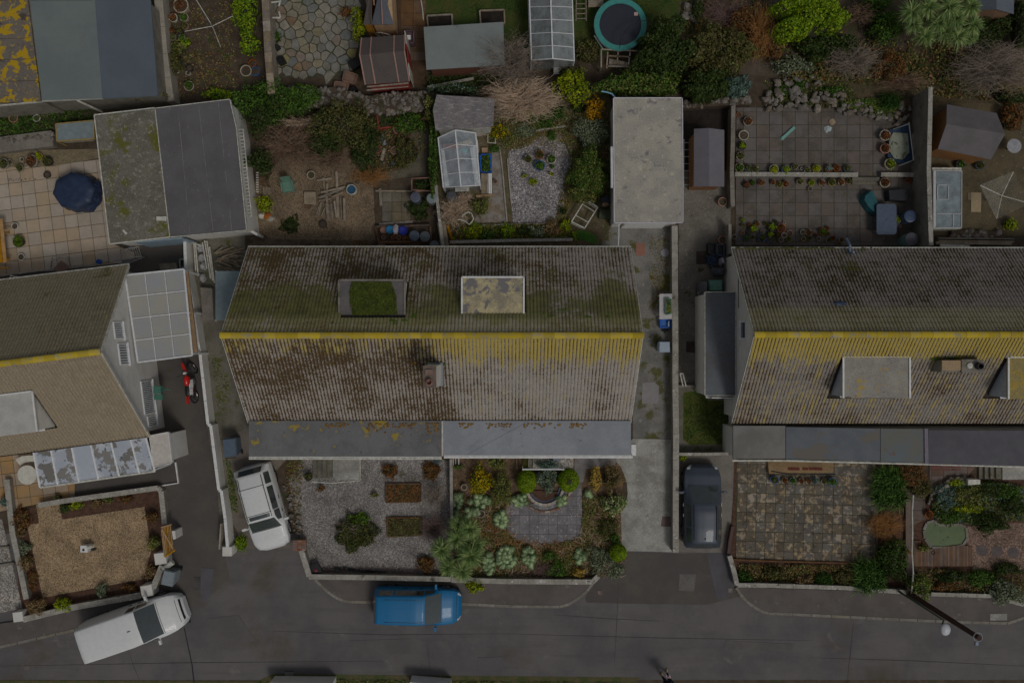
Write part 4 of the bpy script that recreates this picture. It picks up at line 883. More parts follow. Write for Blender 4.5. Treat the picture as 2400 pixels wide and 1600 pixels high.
def rubble(label, t, pts, w_, h, n, size=(.16,.32), cat='rubble wall',name='rubble_wall',core=True, group=None):
 P = QL(t, pts, h);root = thing(name, label, cat, Vector((P[0].x, P[0].y, 0)), group);seg = [(P[i+1] - P[i]).length for i in range(len(P) - 1)];tot = sum(seg)
 if core:
  Lp, Rp = band([(p.x, p.y) for p in P], w_*.9);mb = MB()
  for i in range(len(P) - 1): mb.prism([Lp[i], Lp[i+1], Rp[i+1], Rp[i]],-.05, h*.9 - .0007*i)
  part('wall_core',mb, MAT['soil'], root)
 for k in range(min(n, 290)):
  d = tot*rnd.random();i = 0
  while d > seg[i] and i < len(seg) - 1: d -= seg[i];i+=1
  p = P[i].lerp(P[i+1], min(1, d/seg[i]));dr = (P[i+1] - P[i]).normalized();nn = Vector((-dr.y, dr.x, 0));s_ = rnd.uniform(*size)
  c = p+nn*rnd.uniform(-.5,.5)*w_;c.z = h*.92+rnd.uniform(-.05,.03)
  piece('stone',STONES[k % 7], root, Matrix.Translation(c) @ Matrix.Rotation(rnd.uniform(0,6.28),4, 'Z') @ Matrix.Diagonal((s_, s_*rnd.uniform(.7,1), s_*.6,1)))
 return root
# boundary walls, from the left of the photo to the right
wall('long white-capped retaining wall beside the dark driveway of the white-gabled house','02',[('01',1697,640),('01',1705,900),('01',1755,1150),('01',1815,1568),('02',1838,120),('02',1910,765),('02',1935,770),('02',2010,1365),('02',2032,1370),('03',2068,60),('03',2090,320)],.9,.1, MAT['render_white'], MAT['white'],1.2)
pier_n = [0]
def pier(label, t, x, y, s_, h, mat, cap=None, rz=0, group=None, name='gate_pier'):
 c = Q(t, x, y, h);c.z = 0;root = thing(name, label, 'gate pier',c, group, R(rz));mb = MB().box((0,0, h/2 - .02),(s_ - .04, s_ - .04, h - .04));part('pier_body',mb, mat, root, local=1)
 mb = MB().prism([(-s_/2,-s_/2),(s_/2,-s_/2),(s_/2, s_/2),(-s_/2, s_/2)], h - .04, h, inset=.08);part('pier_cap',mb, cap or mat, root, local=1);return root
pier('small white pier ending the retaining wall at the driveway mouth','03',2085,360,.46,.85, MAT['render_white'])
wall('low grey block wall with a speckled top behind the left front bed','02',[(350,1505),(560,1468),(1450,1345),(1478,1375),('03',1510,110)],.45,.2, MAT['render_grey'], MAT['coping'],.45)
wall('short white-edged kerb around the tarmac corner below the glass canopy','02',[(1610,1110),(1636,1300),(1480,1325)],.12,.06, MAT['white'], None)
wall('low grey coped wall along the left street frontage','03',[(210,985),(640,880),(1295,762)],.5,.24, MAT['render_grey'], MAT['coping'],.45)
wall('short slanting grey wall between the two white gate piers','03',[(1405,695),(1490,490)],.55,.24, MAT['render_grey'], MAT['coping'],.4)
pier('white pier at the street corner of the buff gravel garden','03',1345,722,.56,.8, MAT['render_white'], rz=10)
pier('white pier beside the orange timber gate','03',1470,425,.56,.8, MAT['render_white'], rz=8)
pier('white pier at the far left of the street frontage','03',162,960,.48,.6, MAT['render_white'], rz=8)
wall('low wall between the far-left gravel path and the front bed','03',[(60,-300),(110,180),(175,480),(240,800)],.4,.22, MAT['render_grey'], MAT['coping'],.5)
wall('grey timber-topped edge across the far-left gravel path','03',[(-300,520),(-100,505),(125,470)],.15,.12, MAT['render_grey'])
wall('short pale edge across the far-left gravel path nearest the house','03',[(-300,350),(-100,340),(80,322)],.15,.12, MAT['render_grey'])
wall('grey coped wall along the street in front of the left grey gravel garden','13',[(440,385),(395,345)],.5,.2, MAT['render_grey'])
wall('slanting grey coped wall joining the brick pier to the street wall','13',[(415,350),(490,590)],.55,.22, MAT['render_grey'], MAT['coping'],.45)
wall('long coped street wall under the black poles','13',[(485,592),(1100,600),(1790,615)],.55,.2, MAT['render_grey'], MAT['coping'],.6)
wall('stone street wall at the foot of the planted middle front garden','13',[(1795,622),('23',-40,635),('23',740,640),('23',795,585)],.5,.2, MAT['render_grey'], MAT['coping'],.5)
wall('slim wall between the grey gravel garden and the planted front garden','12',[(1792,1080),(1795,1400),('13',1800,200),('13',1800,600)],.6,.1, MAT['render_grey'], MAT['coping'],.8)
rubble('mossy strip of stones between the white estate car and the grey gravel','12',[(285,1290),(340,1560),('13',400,200)],.45,.12,46,(.1,.24), 'stone edging','stone_edging',core=False)
br = pier('square red brick pier at the corner of the grey gravel garden','13',397,302,.5,.6, M('brick_mortar',(.2,.14,.11),(.17,.12,.1),5), MAT['concrete_old'])
bm_ = MB();bm_.box((0,0,.03),(.2,.09,.06));bme = [mesh_of(bm_, 'brick',M('brick%d' % i, c, tuple(q*.8 for q in c),8,25,.4, rand=.15)) for i, c in enumerate([(.3,.17,.12),(.24,.13,.1),(.33,.2,.15)])]
for r_ in range(3):
 for k in range(5): piece('brick',bme[(r_+k) % 3], br, Matrix.Translation(LOC[br.name]+Vector((-.12+.21*r_ - .07,-.2+.1*k, .6))))
# the plot's side wall to the right: brick base, white-spotted top
wall('long pale-topped wall along the right side of the wide concrete driveway','21',[(1495,505),(1498,1000),(1502,1568),('22',1502,400),('22',1508,900),('22',1505,1560),('23',1505,370)],.75,.24, MAT['render_grey'], MAT['coping'],.5)
wall('low side wall east of the dark side yard of the right-hand house','22',[(1530,408),(1760,412)],.3,.08, MAT['render_grey'])
wall('low wall behind the black car at the foot of the small lawn','22',[(1535,1035),(1800,1035),(1990,1030)],.7,.1, MAT['render_grey'], MAT['coping'],.6)
wall('low white-capped wall between the small lawn and the right-hand house','22',[(2018,545),(2018,1000)],.5,.08, MAT['render_white'])
wall('rough dark edging wall beside the black car','23',[(2030,130),(2005,260),(1990,385)],.35,.14, M('dark_brick',(.13,.08,.07),(.1,.07,.06)))
wall('slanting grey wall at the corner of the paved front garden','23',[(2000,400),(2045,560),(2070,675)],.5,.18, MAT['render_grey'], MAT['coping'],.5)
wall('long coped street wall in front of the paved garden on the right','23',[(2075,668),('33',0,672),('33',700,695),('33',1300,735)],.5,.16, MAT['render_grey'], MAT['coping'],.6)
wall('low street wall at the lower right corner','33',[(1500,752),(2060,770),(2352,850),(3000,900)],.35,.14, MAT['render_grey'], MAT['coping'],.7)
wall('timber-coloured edging at the foot of the blotchy slabs','33',[(-340,433),(0,448),(820,470)],.16,.07, MAT['timber_dark'])
wall('timber-coloured edging down the right side of the blotchy slabs','33',[(1000,60),(998,430)],.16,.06, MAT['timber_dark'])
wall('tall grey rendered wall down the right side of the flowerpot terrace','30',[(1495,800),(1490,1100),(1478,1568),('31',1500,690)],1.75,.16, MAT['render_grey'], MAT['coping'],1.0)
wall('narrow wall between the dark shed yard and the flowerpot terrace','20',[(2035,975),(2030,1300),(2020,1568),('21',2030,330)],.8,.16, MAT['render_grey'], MAT['render_grey'],1.0)
wall('short wall stub beside the big cluster of flowerpots','21',[(2003,490),(2003,760)],.9,.14, MAT['render_grey'])
wall('long low terrace wall above the row of flowerpots','31',[('21',2050,32),(0,34),(830,38)],.35,.17, MAT['render_grey'], MAT['coping'],.8)
wall('shorter low terrace wall right of the steps','31',[(1040,36),(1345,38)],.35,.17, MAT['render_grey'], MAT['coping'],.8)
rubble('rough stone wall behind the dark shed yard','20',[(1570,965),(1800,940),(2200,925)],.4,.6,44,(.14,.3))
rubble('rockery of loose pale stones above the flowerpot terrace','30',[(-40,940),(180,900),(420,920),(700,900)],.9,.3,80,(.15,.42), 'rockery','rockery',core=False)
rubble('scattered upper stones of the rockery','30',[(40,760),(220,740),(500,740)],.4,.3,24,(.16,.36), 'rockery','rockery',core=False)
rubble('stones around the grassy end of the rockery','30',[(650,1010),(900,1000),(1100,1100),(1240,1080),(1290,960)],.6,.2,46,(.12,.36), 'rockery','rockery',core=False)
rubble('long curved wall of grey rubble behind the back gardens','10',[(170,870),(380,910),(700,880),(1000,960),(1250,960),(1560,920)],.95,.7,250,(.15,.34))
rubble('leaning row of upright stones on top of the rubble wall','10',[(1080,905),(1280,885),(1540,870)],.4,.85,60,(.12,.24))
rubble('white boulders beside the crazy paving','10',[(170,740),(220,830),(330,840)],.35,.3,14,(.2,.36), 'boulders','boulder_group',core=False)
rubble('big grey rocks on the bare bank behind the trampoline','20',[(1560,190),(1640,60),(1700,190)],.3,.3,9,(.35,.6), 'boulders','boulder_group',core=False)
wall('tall straight stone wall down the left side of the crazy paving','10',[(60,-300),(85,0),(110,480),(140,860)],1.2,.3, M('field_wall',(.34,.3,.24),(.25,.21,.17),2.5,20,.5), MAT['timber'],.5)
wall('pale rendered wall along the right side of the blue-roofed outbuilding','00',[(1420,-400),(1455,0),(1500,500),(1560,930)],.9,.36, M('buff_render',(.4,.36,.3),(.32,.29,.25),1.5,20,.4), M('buff_coping',(.42,.38,.31),(.34,.31,.26),2,20,.4),1.2)
wall('low rough wall above the cream patio','00',[(-600,1400),(0,1330),(480,1270)],.4,.75, MAT['render_grey'])
rubble('loose stones on the low wall above the cream patio','00',[(-200,1320),(0,1290),(490,1250)],.25,.45,40,(.1,.25), 'loose stones','stone_row',core=False)
rubble('pale pebbles along the cream patio edge','01',[(60,95),(200,80),(400,60)],.2,.03,50,(.05,.11), 'pebble edging','pebble_row',core=False)
wall('narrow white-topped party wall between the grit yard and the middle back garden','11',[('10',1600,1240),(1640,20),(1668,300),(1690,480),(1722,725)],.9,.1, MAT['render_grey'], MAT['coping'],.4)
wall('timber-clad low wall beside the white-topped party wall','11',[(1700,470),(1738,715)],.7,.34, MAT['timber'], MAT['timber'],.9)
wall('retaining edge at the foot of the middle back garden','11',[(1780,655),(2352,640),('21',560,632)],.45,.1, MAT['render_grey'], MAT['coping'],.5)
wall('low kerb across the bottom of the plot gravel','21',[('11',1990,505),(0,492),(320,487)],.15,.07, MAT['coping'])
wall('thin concrete edging left of the plot gravel','B',[(895,860),(930,1150),(965,1560),('C',985,520)],.12,.06, MAT['coping'])
wall('second thin concrete edging beside the plot gravel','B',[(990,1000),(1010,1250),(1040,1568)],.1,.06, MAT['coping'])
wall('low stone edging above the plot gravel','B',[(1340,665),(1480,635),(1740,600)],.15,.08, MAT['coping'])
wall('grey path edging beside the grit yard planter','11',[(1095,185),(1620,190)],.12,.08, MAT['timber'])
wall('white-edged retaining kerb of the cream patio','01',[(0,965),(460,905),(475,800),(620,790),(640,890),(990,835)],.12,.06, MAT['coping'])

def box_building(label, t, roof, h, roof_mats, wall_mat, name='garage',cat='garage',over=.1, fascia=MAT['white'], roof_label=None, th=.14, base_z=0):
 P = XYQ(t, roof, h);c = (sum(p[0] for p in P)/len(P), sum(p[1] for p in P)/len(P));root = thing(name, label, cat, (c[0], c[1], base_z))
 ins = [(c[0]+(p[0] - c[0])*(1 - over/max(.5, math.hypot(p[0] - c[0], p[1] - c[1]))), c[1]+(p[1] - c[1])*(1 - over/max(.5, math.hypot(p[0] - c[0], p[1] - c[1])))) for p in P]
 mb = MB().prism(ins, base_z, h - th);part('wall',mb, wall_mat, root)
 mb = MB().prism(P, h - th, h);part('flat_roof',mb, roof_mats, root, roof_label)
 if fascia:
  for i in range(len(P)):
   a = Vector((P[i][0], P[i][1], h - th/2+.01));b = Vector((P[(i+1) % len(P)][0], P[(i+1) % len(P)][1], h - th/2+.01));n = (b - a).cross(Vector((0,0,1))).normalized()*.018
   if (Vector((c[0], c[1],0)) - a).dot(n) > 0: n = -n
   mb = MB().bar(a+n, b+n, .03, th+.06);part('fascia',mb, fascia, root)
 return root
gar_mat = M('garage_roof',(.46,.43,.36),(.36,.34,.3),.9,20,.45, spots=[((.4,.33,.13),.75,.63,.7),((.22,.2,.2),2.4,.58,.7),((.55,.52,.42),5,.58,.68)])
g1 = box_building('pale concrete-roofed garage at the top of the wide driveway','20',[(935,905),(1560,905),(1566,1568),('21',1566,472),('21',942,476)],2.35, gar_mat, MAT['render_white'], over=.12, fascia=plain('lilac_white',(.72,.7,.76),.5))
P_ = QL('21',[(1040,485),(1445,485)],2.0)
mb = MB().box(((P_[0].x+P_[1].x)/2, P_[0].y+.06,1.0),(P_[1].x - P_[0].x, .05,2.0));gd = part('garage_door',mb, MAT['offwhite'], g1)
for k in range(5): mb = MB().box(((P_[0].x+P_[1].x)/2, P_[0].y+.03,.2+k*.4),(P_[1].x - P_[0].x - .1,.02,.34));part('door_panel',mb, MAT['white'], gd)
mb = MB();a = Q('20',915,1350,2.3);b_ = Q('21',918,160,2.3);mb.tube([a, b_],.06,8);part('gutter',mb, MAT['upvc'], g1)
sL = box_building('large outbuilding with a green and blue felt roof at the top left corner','00',[(275,0),(845,0),(1378,0),(1450,880),(940,905),(385,925)],2.2, M('green_felt',(.2,.235,.225),(.17,.2,.2),.6,28,.15), MAT['render_grey'], name='outbuilding',cat='outbuilding',fascia=None)
flat_roof(sL, QL('00',[(848,-300),(1360,-300),(1450,880),(940,905)],2.215),2.215,.02, M('navy_felt',(.13,.155,.19),(.115,.14,.17),.8,28,.2), label='dark blue felt half')
flat_roof(sL, QL('00',[(200,-300),(845,-300),(846,5),(270,5)],2.2),2.2,.14, MC['green_felt'])
lb = M('lichen_slab',(.2,.17,.14),(.16,.14,.12),1.2,22,.4, spots=[((.5,.32,.01),2.1,.52,.57),((.09,.075,.07),1.3,.6,.66),((.38,.3,.1),6,.6,.66)])
for k, (y0, y1) in enumerate(((-300,-5),(0,348),(352,540),(544,740),(744,935))):
 x0 = lambda y: 262+(y/925)*122
 for (xa, xb) in ((-700,-170),(-165, None)):
  pl = QL('00',[(xa, y0+12),(x0(y0) - 8 if xb is None else xb, y0),(x0(y1) - 8 if xb is None else xb, y1),(xa, y1+12)],2.2)
  mb = MB().prism([tuple(v)[:2] for v in pl],2.1,2.19+.006*k);part('roof_slab',mb, lb, sL, 'roof slab crusted with orange lichen')
mb = MB().prism(XYQ('00',[(-700,-300),(270,-300),(390,935),(-700,1030)],2.1),0,2.08);part('wall',mb, MAT['render_grey'], sL)
for a, b_ in (((-700,1040),(385,935)),((390,930),(945,905))):
 mb = MB().bar(Q('00',*a, 2.12), Q('00',*b_, 2.12),.05,.14);part('fascia',mb, MAT['offwhite'], sL)
mb = MB().tube([Q('00',715,925,2.1), Q('00',940,1030,.6)],.05,7);part('downpipe',mb, MAT['offwhite'], sL)
sG = box_building('pair of joined garages, mossy grey roof left and dark felt roof right','00',[(1430,1000),(2110,918),(2170,1180),('01',2262,545),('01',1565,607)],2.35, M('slate_felt',(.15,.145,.15),(.125,.12,.125),.8,26,.3, spots=[((.2,.19,.18),5,.62,.68)]), MAT['render_white'], fascia=MAT['offwhite'], roof_label='dark grey felt')
flat_roof(sG, QL('00',[(875,1068),(1428,1002),('01',1560,607),('01',1015,668)],2.36),2.36,.15, M('mossy_concrete',(.2,.185,.15),(.15,.14,.11),1,20,.7, spots=[((.13,.13,.02),.8,.52,.62),((.3,.28,.24),7,.56,.62)]), label='mossy grey concrete')
for k, (xa, xb) in enumerate(((1635,1748),(1825,1960),(2005,2130))):
 mb = MB().bar(Q('00',xa, 990 - k*22,2.36), Q('01',xb, 590 - k*18,2.36),.03,.012);part('felt_seam',mb, M('seam',(.25,.24,.24)), sG)
mb = MB().prism(XYQ('00',[(900,1080),(1430,1020),('01',1550,590),('01',1030,650)],2.2),0,2.2);part('wall',mb, MAT['render_white'], sG)
for a, b_ in ((('00',872,1062),('01',1012,672)),(('00',872,1060),('00',1428,995)),(('01',1012,675),('01',1560,612))):
 mb = MB().bar(Q(*a, 2.3), Q(*b_, 2.3),.05,.16);part('fascia',mb, MAT['offwhite'], sG)
a = Q('01',1240,640,1.9);b_ = Q('01',1680,600,1.9);mb = MB().bar(Vector((a.x, a.y - .1,1.05)), Vector((b_.x, b_.y - .1,1.05)),.06,1.9);part('garage_door',mb, plain('pale_blue_door',(.3,.4,.48),.5), sG)
mb = MB().bar(Q('01',1440,440,2.4), Q('01',1530,440,2.4),.2,.08).bar(Q('01',1130,545,2.39), Q('01',1165,580,2.39),.1,.04);part('roof_debris',mb, MAT['offwhite'], sG)
# slatted rail along the right side of that garage
fr = thing('lattice_fence','narrow pale lattice fence along the right side of the dark felt garage','fence',Q('01',2290,200))
for (u, v) in ((0,0),(1,0)):
 mb = MB().bar(Q('00',2190+u*45,1190,1.6), Q('01',2262+u*50,420,1.6),.04,.05);part('rail',mb, MAT['offwhite'], fr)
for k in range(26):
 q = k/25;mb = MB();a = Q('00',2190,1190,1.62).lerp(Q('01',2262,420,1.62), q);b_ = Q('00',2235,1190,1.62).lerp(Q('01',2312,420,1.62), q);mb.bar(a, b_, .03,.02);part('slat',mb, MAT['offwhite'], fr)
mb = MB().bar(Q('01',2265,520,.6), Q('11',40,600,.6),.12,1.1).bar(Q('01',2285,0,.6), Q('01',2330,480,.6),.1,1.1);solo('garden_wall',mb, MAT['render_white'], 'white rendered wall behind the slatted bench by the dark garage','wall')

def ridged_shed(label, t, A, B_, Cc, D_, ridge, h, hr, mat, wall_mat, strips=None, name='shed',battens=None, wall_parts=None):
 """A,B: ridge ends seen in photo at height hr;(A side eaves) D_,Cc: eave lines [(x,y),(x,y)] at height h on each side of the ridge"""
 r0, r1 = Q(t, *ridge[0], hr), Q(t, *ridge[1], hr);e = [Q(t, *p, h) for p in (A, B_, Cc, D_)]
 c = (e[0]+e[1]+e[2]+e[3])/4;root = thing(name, label, 'shed',Vector((c.x, c.y, 0)))
 ins = lambda p, q=.1: Vector((p.x+(c.x - p.x)*q, p.y+(c.y - p.y)*q, p.z));g = [ins(v) for v in e];rr = [ins(r0), ins(r1)]
 mb = MB();vs = [(v.x, v.y, 0) for v in g]+[(v.x, v.y, h - .05) for v in g]+[(v.x, v.y, hr - .06) for v in rr]
 mb.add(vs, [(3,2,1,0),(0,1,5,4),(1,2,6,9,5),(2,3,7,6),(3,0,4,8,7),(4,5,9,8),(6,7,8,9)]);part('wall',mb, wall_mat, root)
 for k, q in enumerate(((e[0], e[1], r1, r0),(r0, r1, e[2], e[3]))):
  mb = MB().quad(*q, t=.04);part('roof_slope',mb, mat, root)
 for s_ in (battens or []):
  for (p, q) in ((e[0].lerp(e[1], s_), r0.lerp(r1, s_)),(r0.lerp(r1, s_), e[3].lerp(e[2], s_))):
   mb = MB();u = Vector((0,0,.025));mb.bar(p+u, q+u, .06,.03);part('batten',mb, MC.get('pink_batten') or M('pink_batten',(.42,.25,.2),(.36,.22,.18)), root)
 return root
dkfelt = M('shed_felt',(.115,.095,.085),(.1,.085,.08),1.5,26,.35)
s1 = ridged_shed('dark felt shed with pale battens and a red and white gable','10',(970,350),(1365,322),(1410,750),(1005,780),((955,510),(1365,470)),1.85,2.3, dkfelt, M('red_boards',(.35,.04,.03),(.3,.05,.04)), battens=(.0,.23,.76,1.0))
a, b_ = Q('10',1420,745,1.2), Q('10',1375,330,1.2)
for k, (q0, q1, m_) in enumerate(((0,.3, MAT['offwhite']),(.3,.72, MC['red_boards']),(.72,1, MAT['offwhite']))):
 for j in range(3): mb = MB().bar(a.lerp(b_, q0+(q1 - q0)*j/3)+Vector((.04,0,-.15)), a.lerp(b_, q0+(q1 - q0)*(j+.95)/3)+Vector((.04,0,-.15)),.03,1.7);part('gable_board',mb, m_, s1)
for k in range(2): mb = MB().bar(Q('10',1020,800+k*32,1.5 - .8*k), Q('10',1400,765+k*30,1.5 - .8*k),.06,.08);part('ledge_board',mb, MAT['timber'], s1)
ridged_shed('small dark-roofed shed with ochre side boards at the top edge','10',(975,-120),(1050,-120),(1060,225),(985,232),((1050,-120),(1058,226)),1.8,1.95, MC['shed_felt'], MAT['timber_orange'], battens=None)
s2 = ridged_shed('grey-blue roofed shed at the top edge with two planes and ochre boards','10',(1052,-160),(1250,-160),(1268,225),(1062,228),((1150,-160),(1165,226)),1.8,2.0, M('bluegrey_felt',(.14,.15,.17),(.12,.13,.15),1.2), MAT['timber_orange'], battens=None)
for x_ in (1068,1145): mb = MB().bar(Q('10',x_, -160,2.06), Q('10',x_+18,225 if x_ > 1100 else 50,2.06),.05,.03);part('batten',mb, MC['pink_batten'], s2)
box_building('long shed with a flat grey-green board roof below the two black raised beds','10',[(1540,250),(2272,203),(2285,600),(1565,642)],1.7, M('board_roof',(.24,.27,.26),(.21,.235,.23),.8,22,.15, spots=[((.14,.16,.16),1.6,.64,.7)]), M('redwood',(.2,.08,.05),(.16,.07,.05)), name='shed',cat='shed',fascia=None, th=.05, over=.22)
box_building('low shed with a weathered board roof inside the ivy corner','10',[(1660,872),(2190,905),(2180,1160),(1650,1200),(1625,1010)],1.9, M('old_board_roof',(.25,.225,.225),(.19,.175,.18),2,26,.6, streak=((.42,.41,.4),3,9,.7)), MAT['offwhite'], name='shed',cat='shed',fascia=None, th=.06, over=.15)
ridged_shed('slim grey-lilac roofed shed beside the leaning ladder','20',(1672,1185),(1670,2290 - 575),(1950,1715),(1950,1195),((1810,1178),(1812,1712)),1.7,2.0, M('lilac_roof',(.19,.18,.2),(.17,.16,.18),1,25,.25), M('orange_boards',(.28,.13,.05),(.22,.11,.05)))
s3 = ridged_shed('large shed with a broad faded roof and orange gable behind the tall grey wall','30',(1645,960),(2100,1040),(2050,1465),(1560,1370),((1640,1140),(2178,1230)),1.7,2.25, M('faded_felt',(.17,.155,.165),(.14,.13,.13),1.2,25,.3), M('orange_gable',(.36,.17,.06),(.3,.15,.06)))
ridged_shed('blue-roofed shed with a tan gable at the top right corner','30',(1905,-200),(1912,98),(2258,130),(2262,-200),((2100,-200),(2100,86)),1.8,2.3, M('blue_shed_roof',(.15,.18,.21),(.13,.15,.18),1), M('tan_boards',(.3,.18,.11),(.26,.16,.1)))
# extension with a flat roof on the right-hand house's side
e1 = box_building('white side extension with a dark flat roof against the right-hand gable','21',[(1775,1118),(2052,1118),(2050,1568),('22',2050,492),('22',1775,492)],2.45, M('ext_felt',(.13,.125,.13),(.15,.17,.19),.5,26,.3, spots=[((.15,.12,.08),.9,.58,.66)]), MAT['render_white'], name='house_extension',cat='extension',fascia=MAT['offwhite'], over=.08)
c0 = Q('22',1785,500,1.3);window(e1, lambda u, v, n: Vector((c0.x+.1+u, c0.y - .02 - n, 1.0+v)),1.1,1.0,3)
mb = MB().bar(Vector((c0.x - .12, Q('21',1775,1160,2.3).y, 1.2)), Vector((c0.x - .12, c0.y+.1,1.2)),.24,2.1);part('porch_wall',mb, MAT['render_white'], e1)
# polycarbonate canopy on the left house
cn = thing('canopy','translucent lean-to canopy with white bars between the white gable and the wall','canopy',Q('01',1450,1300))
cA, cB, cC, cD = Q('01',1150,960,2.5), Q('01',1692,905,2.3), Q('02',1768,128,2.3), Q('02',1268,192,2.5)
for i in range(4):
 for j in range(3):
  f_ = lambda u, v: cA.lerp(cB, u).lerp(cD.lerp(cC, u), v)
  mb = MB().quad(f_(j/3+.01, i/4+.01), f_((j+1)/3 - .01, i/4+.01), f_((j+1)/3 - .01,(i+1)/4 - .01), f_(j/3+.01,(i+1)/4 - .01), t=.012);part('roof_sheet',mb, M('canopy_sheet',(.4,.39,.34),(.36,.37,.38),.9,20,.1,.35, spots=[((.36,.33,.2),1.1,.6,.72)], bump=.05), cn)
for i in range(5): mb = MB();up = Vector((0,0,.02));mb.bar(f_(0, i/4)+up, f_(1, i/4)+up, .07 if i in (0,4) else .05,.05);part('roof_bar',mb, MAT['upvc'], cn)
for j in range(4): mb = MB();up = Vector((0,0,.015));mb.bar(f_(j/3,0)+up, f_(j/3,1)+up, .03 if j in (1,2) else .08,.03);part('roof_bar',mb, MAT['upvc'], cn)
for (u, v) in ((.97,.02),(.97,.5),(.97,.98)): mb = MB();p = f_(u, v);mb.bar((p.x, p.y, 0), p - Vector((0,0,.05)),.08);part('post',mb, MAT['upvc'], cn)
mb = MB().bar(Q('01',1712,930,1.9), Q('02',1800,100,1.9),.19,.12);part('wall_plate',mb, MAT['timber_orange'], cn, 'ochre timber beam')
# glass canopy along the front of the left house
gc = thing('glass_canopy','dirty glass front canopy with six panes below the beige roof','canopy',Q('02',850,1120))
gA, gB, gC, gD = Q('02',312,1020,2.5), Q('02',1342,882,2.5), Q('02',1425,1188,2.15), Q('02',370,1338,2.15)
gf = lambda u, v: gA.lerp(gB, u).lerp(gD.lerp(gC, u), v)
us = [0,.155,.34,.51,.69,.865,1.0]
cm = [M('silt_glass%d' % i, (.55,.58,.62),(.42,.46,.52),1.1,20,.15,.2, spots=[(c_, 1.2+i*.2,.52,.55),((.12,.13,.16),3.2,.6,.64)], bump=.05) for i, c_ in enumerate([(.2,.19,.17),(.25,.24,.22)])]
for i in range(6): mb = MB();a, b_ = us[i]+.006, us[i+1] - .006;mb.quad(gf(a, 0), gf(b_, 0), gf(b_, .99), gf(a, .99), t=.012);part('pane',mb, cm[i % 2] if i != 2 else M('clean_glass',(.5,.54,.6),(.44,.48,.55),1,20,.1,.2, bump=0), gc)
for u in us: mb = MB();up = Vector((0,0,.025));mb.bar(gf(u, 0)+up, gf(u, 1)+up, .075,.05);part('glazing_bar',mb, MAT['upvc'], gc)
mb = MB().bar(gf(0,1.01), gf(1,1.01),.08,.1);part('gutter',mb, MAT['offwhite'], gc)
mb = MB();q = [gf(.06,.05), gf(.97,.05), gf(.97,.9), gf(.06,.9)];mb.prism([(v.x, v.y) for v in q],0,.02);part('floor',mb, MAT['tarmac_dark'], gc)
for u in (.02,.5,.98): mb = MB();p = gf(u, .97);mb.bar((p.x, p.y, 0), p, .08);part('post',mb, MAT['upvc'], gc)
box_building('white flat-roofed porch on the corner of the white-gabled house','02',[(1378,868),(1545,835),(1578,1110),(1420,1150)],2.3, plain('porch_roof',(.6,.56,.5),.7), MAT['render_white'], name='porch',cat='porch',fascia=MAT['white'])
mb = MB();p = Q('02',1470,440,1.0);mb.box((p.x, p.y, 1.2),(.35,.35,.3)).box((p.x+.05, p.y - .35,1.25),(.4,.25,.2));mb.tube([p, p+Vector((.5,0,0))],.03,6);solo('wall_boiler_flue',mb, MAT['green_plastic'], 'small pale and green boxes fixed to the white gable wall','wall box')
# low lean-to with a blue-grey sheet roof behind the junk
mb = MB();q = QL('01',[(1978,922),(2215,922),(2210,1372),(1980,1372)],1.9);mb.prism([tuple(v)[:2] for v in q],1.84,1.9)
ln = thing('lean_to','lean-to with a plain blue-grey sheet roof tucked beside the central roof','lean-to',Q('01',2090,1150));part('roof_sheet',mb, plain('blue_sheet',(.2,.26,.28),.5), ln)
for p in q: mb = MB().bar((p.x, p.y, 0),(p.x, p.y, 1.84),.07);part('post',mb, MAT['offwhite'], ln)
# steps and landings
def steps(label, t, x0, x1, y0, y1, n, ax='x',h=.5, mat=None):
 root = thing('steps',label, 'steps',Q(t, (x0+x1)/2,(y0+y1)/2))
 for k in range(n):
  hh = h*(k+1)/n;xa = x0+(x1 - x0)*k/n;xb = x0+(x1 - x0)*(k+1)/n;mb = MB()
  q = QL(t, [(xa, y0),(xb, y0),(xb, y1),(xa, y1)] if ax=='x' else [(y0, xa),(y0, xb),(y1, xb),(y1, xa)], hh);mb.prism([tuple(v)[:2] for v in q],0, hh);part('step',mb, mat or MAT['concrete_old'], root)
 return root
st = steps('concrete entrance steps and landing left of the grey gravel garden','12',520,700,1065,1255,4)
mb = MB().prism(XYQ('12',[(704,1060),(950,1060),(950,1270),(704,1270)],.55),0,.56);part('landing',mb, MAT['concrete'], st)
mb = MB().tube(QL('12',[(955,1060),(958,1275),(700,1300),(515,1288)],1.3),.025,6);part('handrail',mb, MAT['offwhite'], st)
for (x, y) in ((957,1080),(957,1270),(700,1298),(515,1288)): mb = MB();p = Q('12',x, y, 1.3);mb.tube([(p.x, p.y, 0), p],.02,6);part('rail_post',mb, MAT['offwhite'], st)
st = steps('concrete entrance steps below the right-hand roof beside the round rockery','32',1940,2150,1150,1262,4)
mb = MB().prism(XYQ('32',[(2154,1150),(2700,1150),(2700,1268),(2154,1268)],.55),0,.56);part('landing',mb, MAT['concrete'], st)
steps('two shallow steps through the gap in the low terrace wall','31',128,60,775,1025,2, 'y',.25)
pl = thing('steps','mossy entrance steps and landing behind the blue-green shrub','steps',Q('A',1300,120))
for k, (a, b_, m_) in enumerate(((935,965, MAT['timber']),(968,1015, MAT['timber_dark']),(1018,1080, MAT['moss']),(1084,1140, MAT['concrete_old']))):
 hh = .12*(k+1);mb = MB().prism(XYQ('A',[(a, 0),(b_, 0),(b_, 205),(a, 205)], hh),0, hh);part('step',mb, m_, pl)
mb = MB().prism(XYQ('A',[(1144,0),(1640,0),(1640,195),(1144,195)],.55),0,.55);part('landing',mb, G_MIX, pl)
mb = MB().tube(QL('A',[(1015,205),(1530,205)],1.35),.035,8);part('handrail',mb, MAT['upvc'], pl)
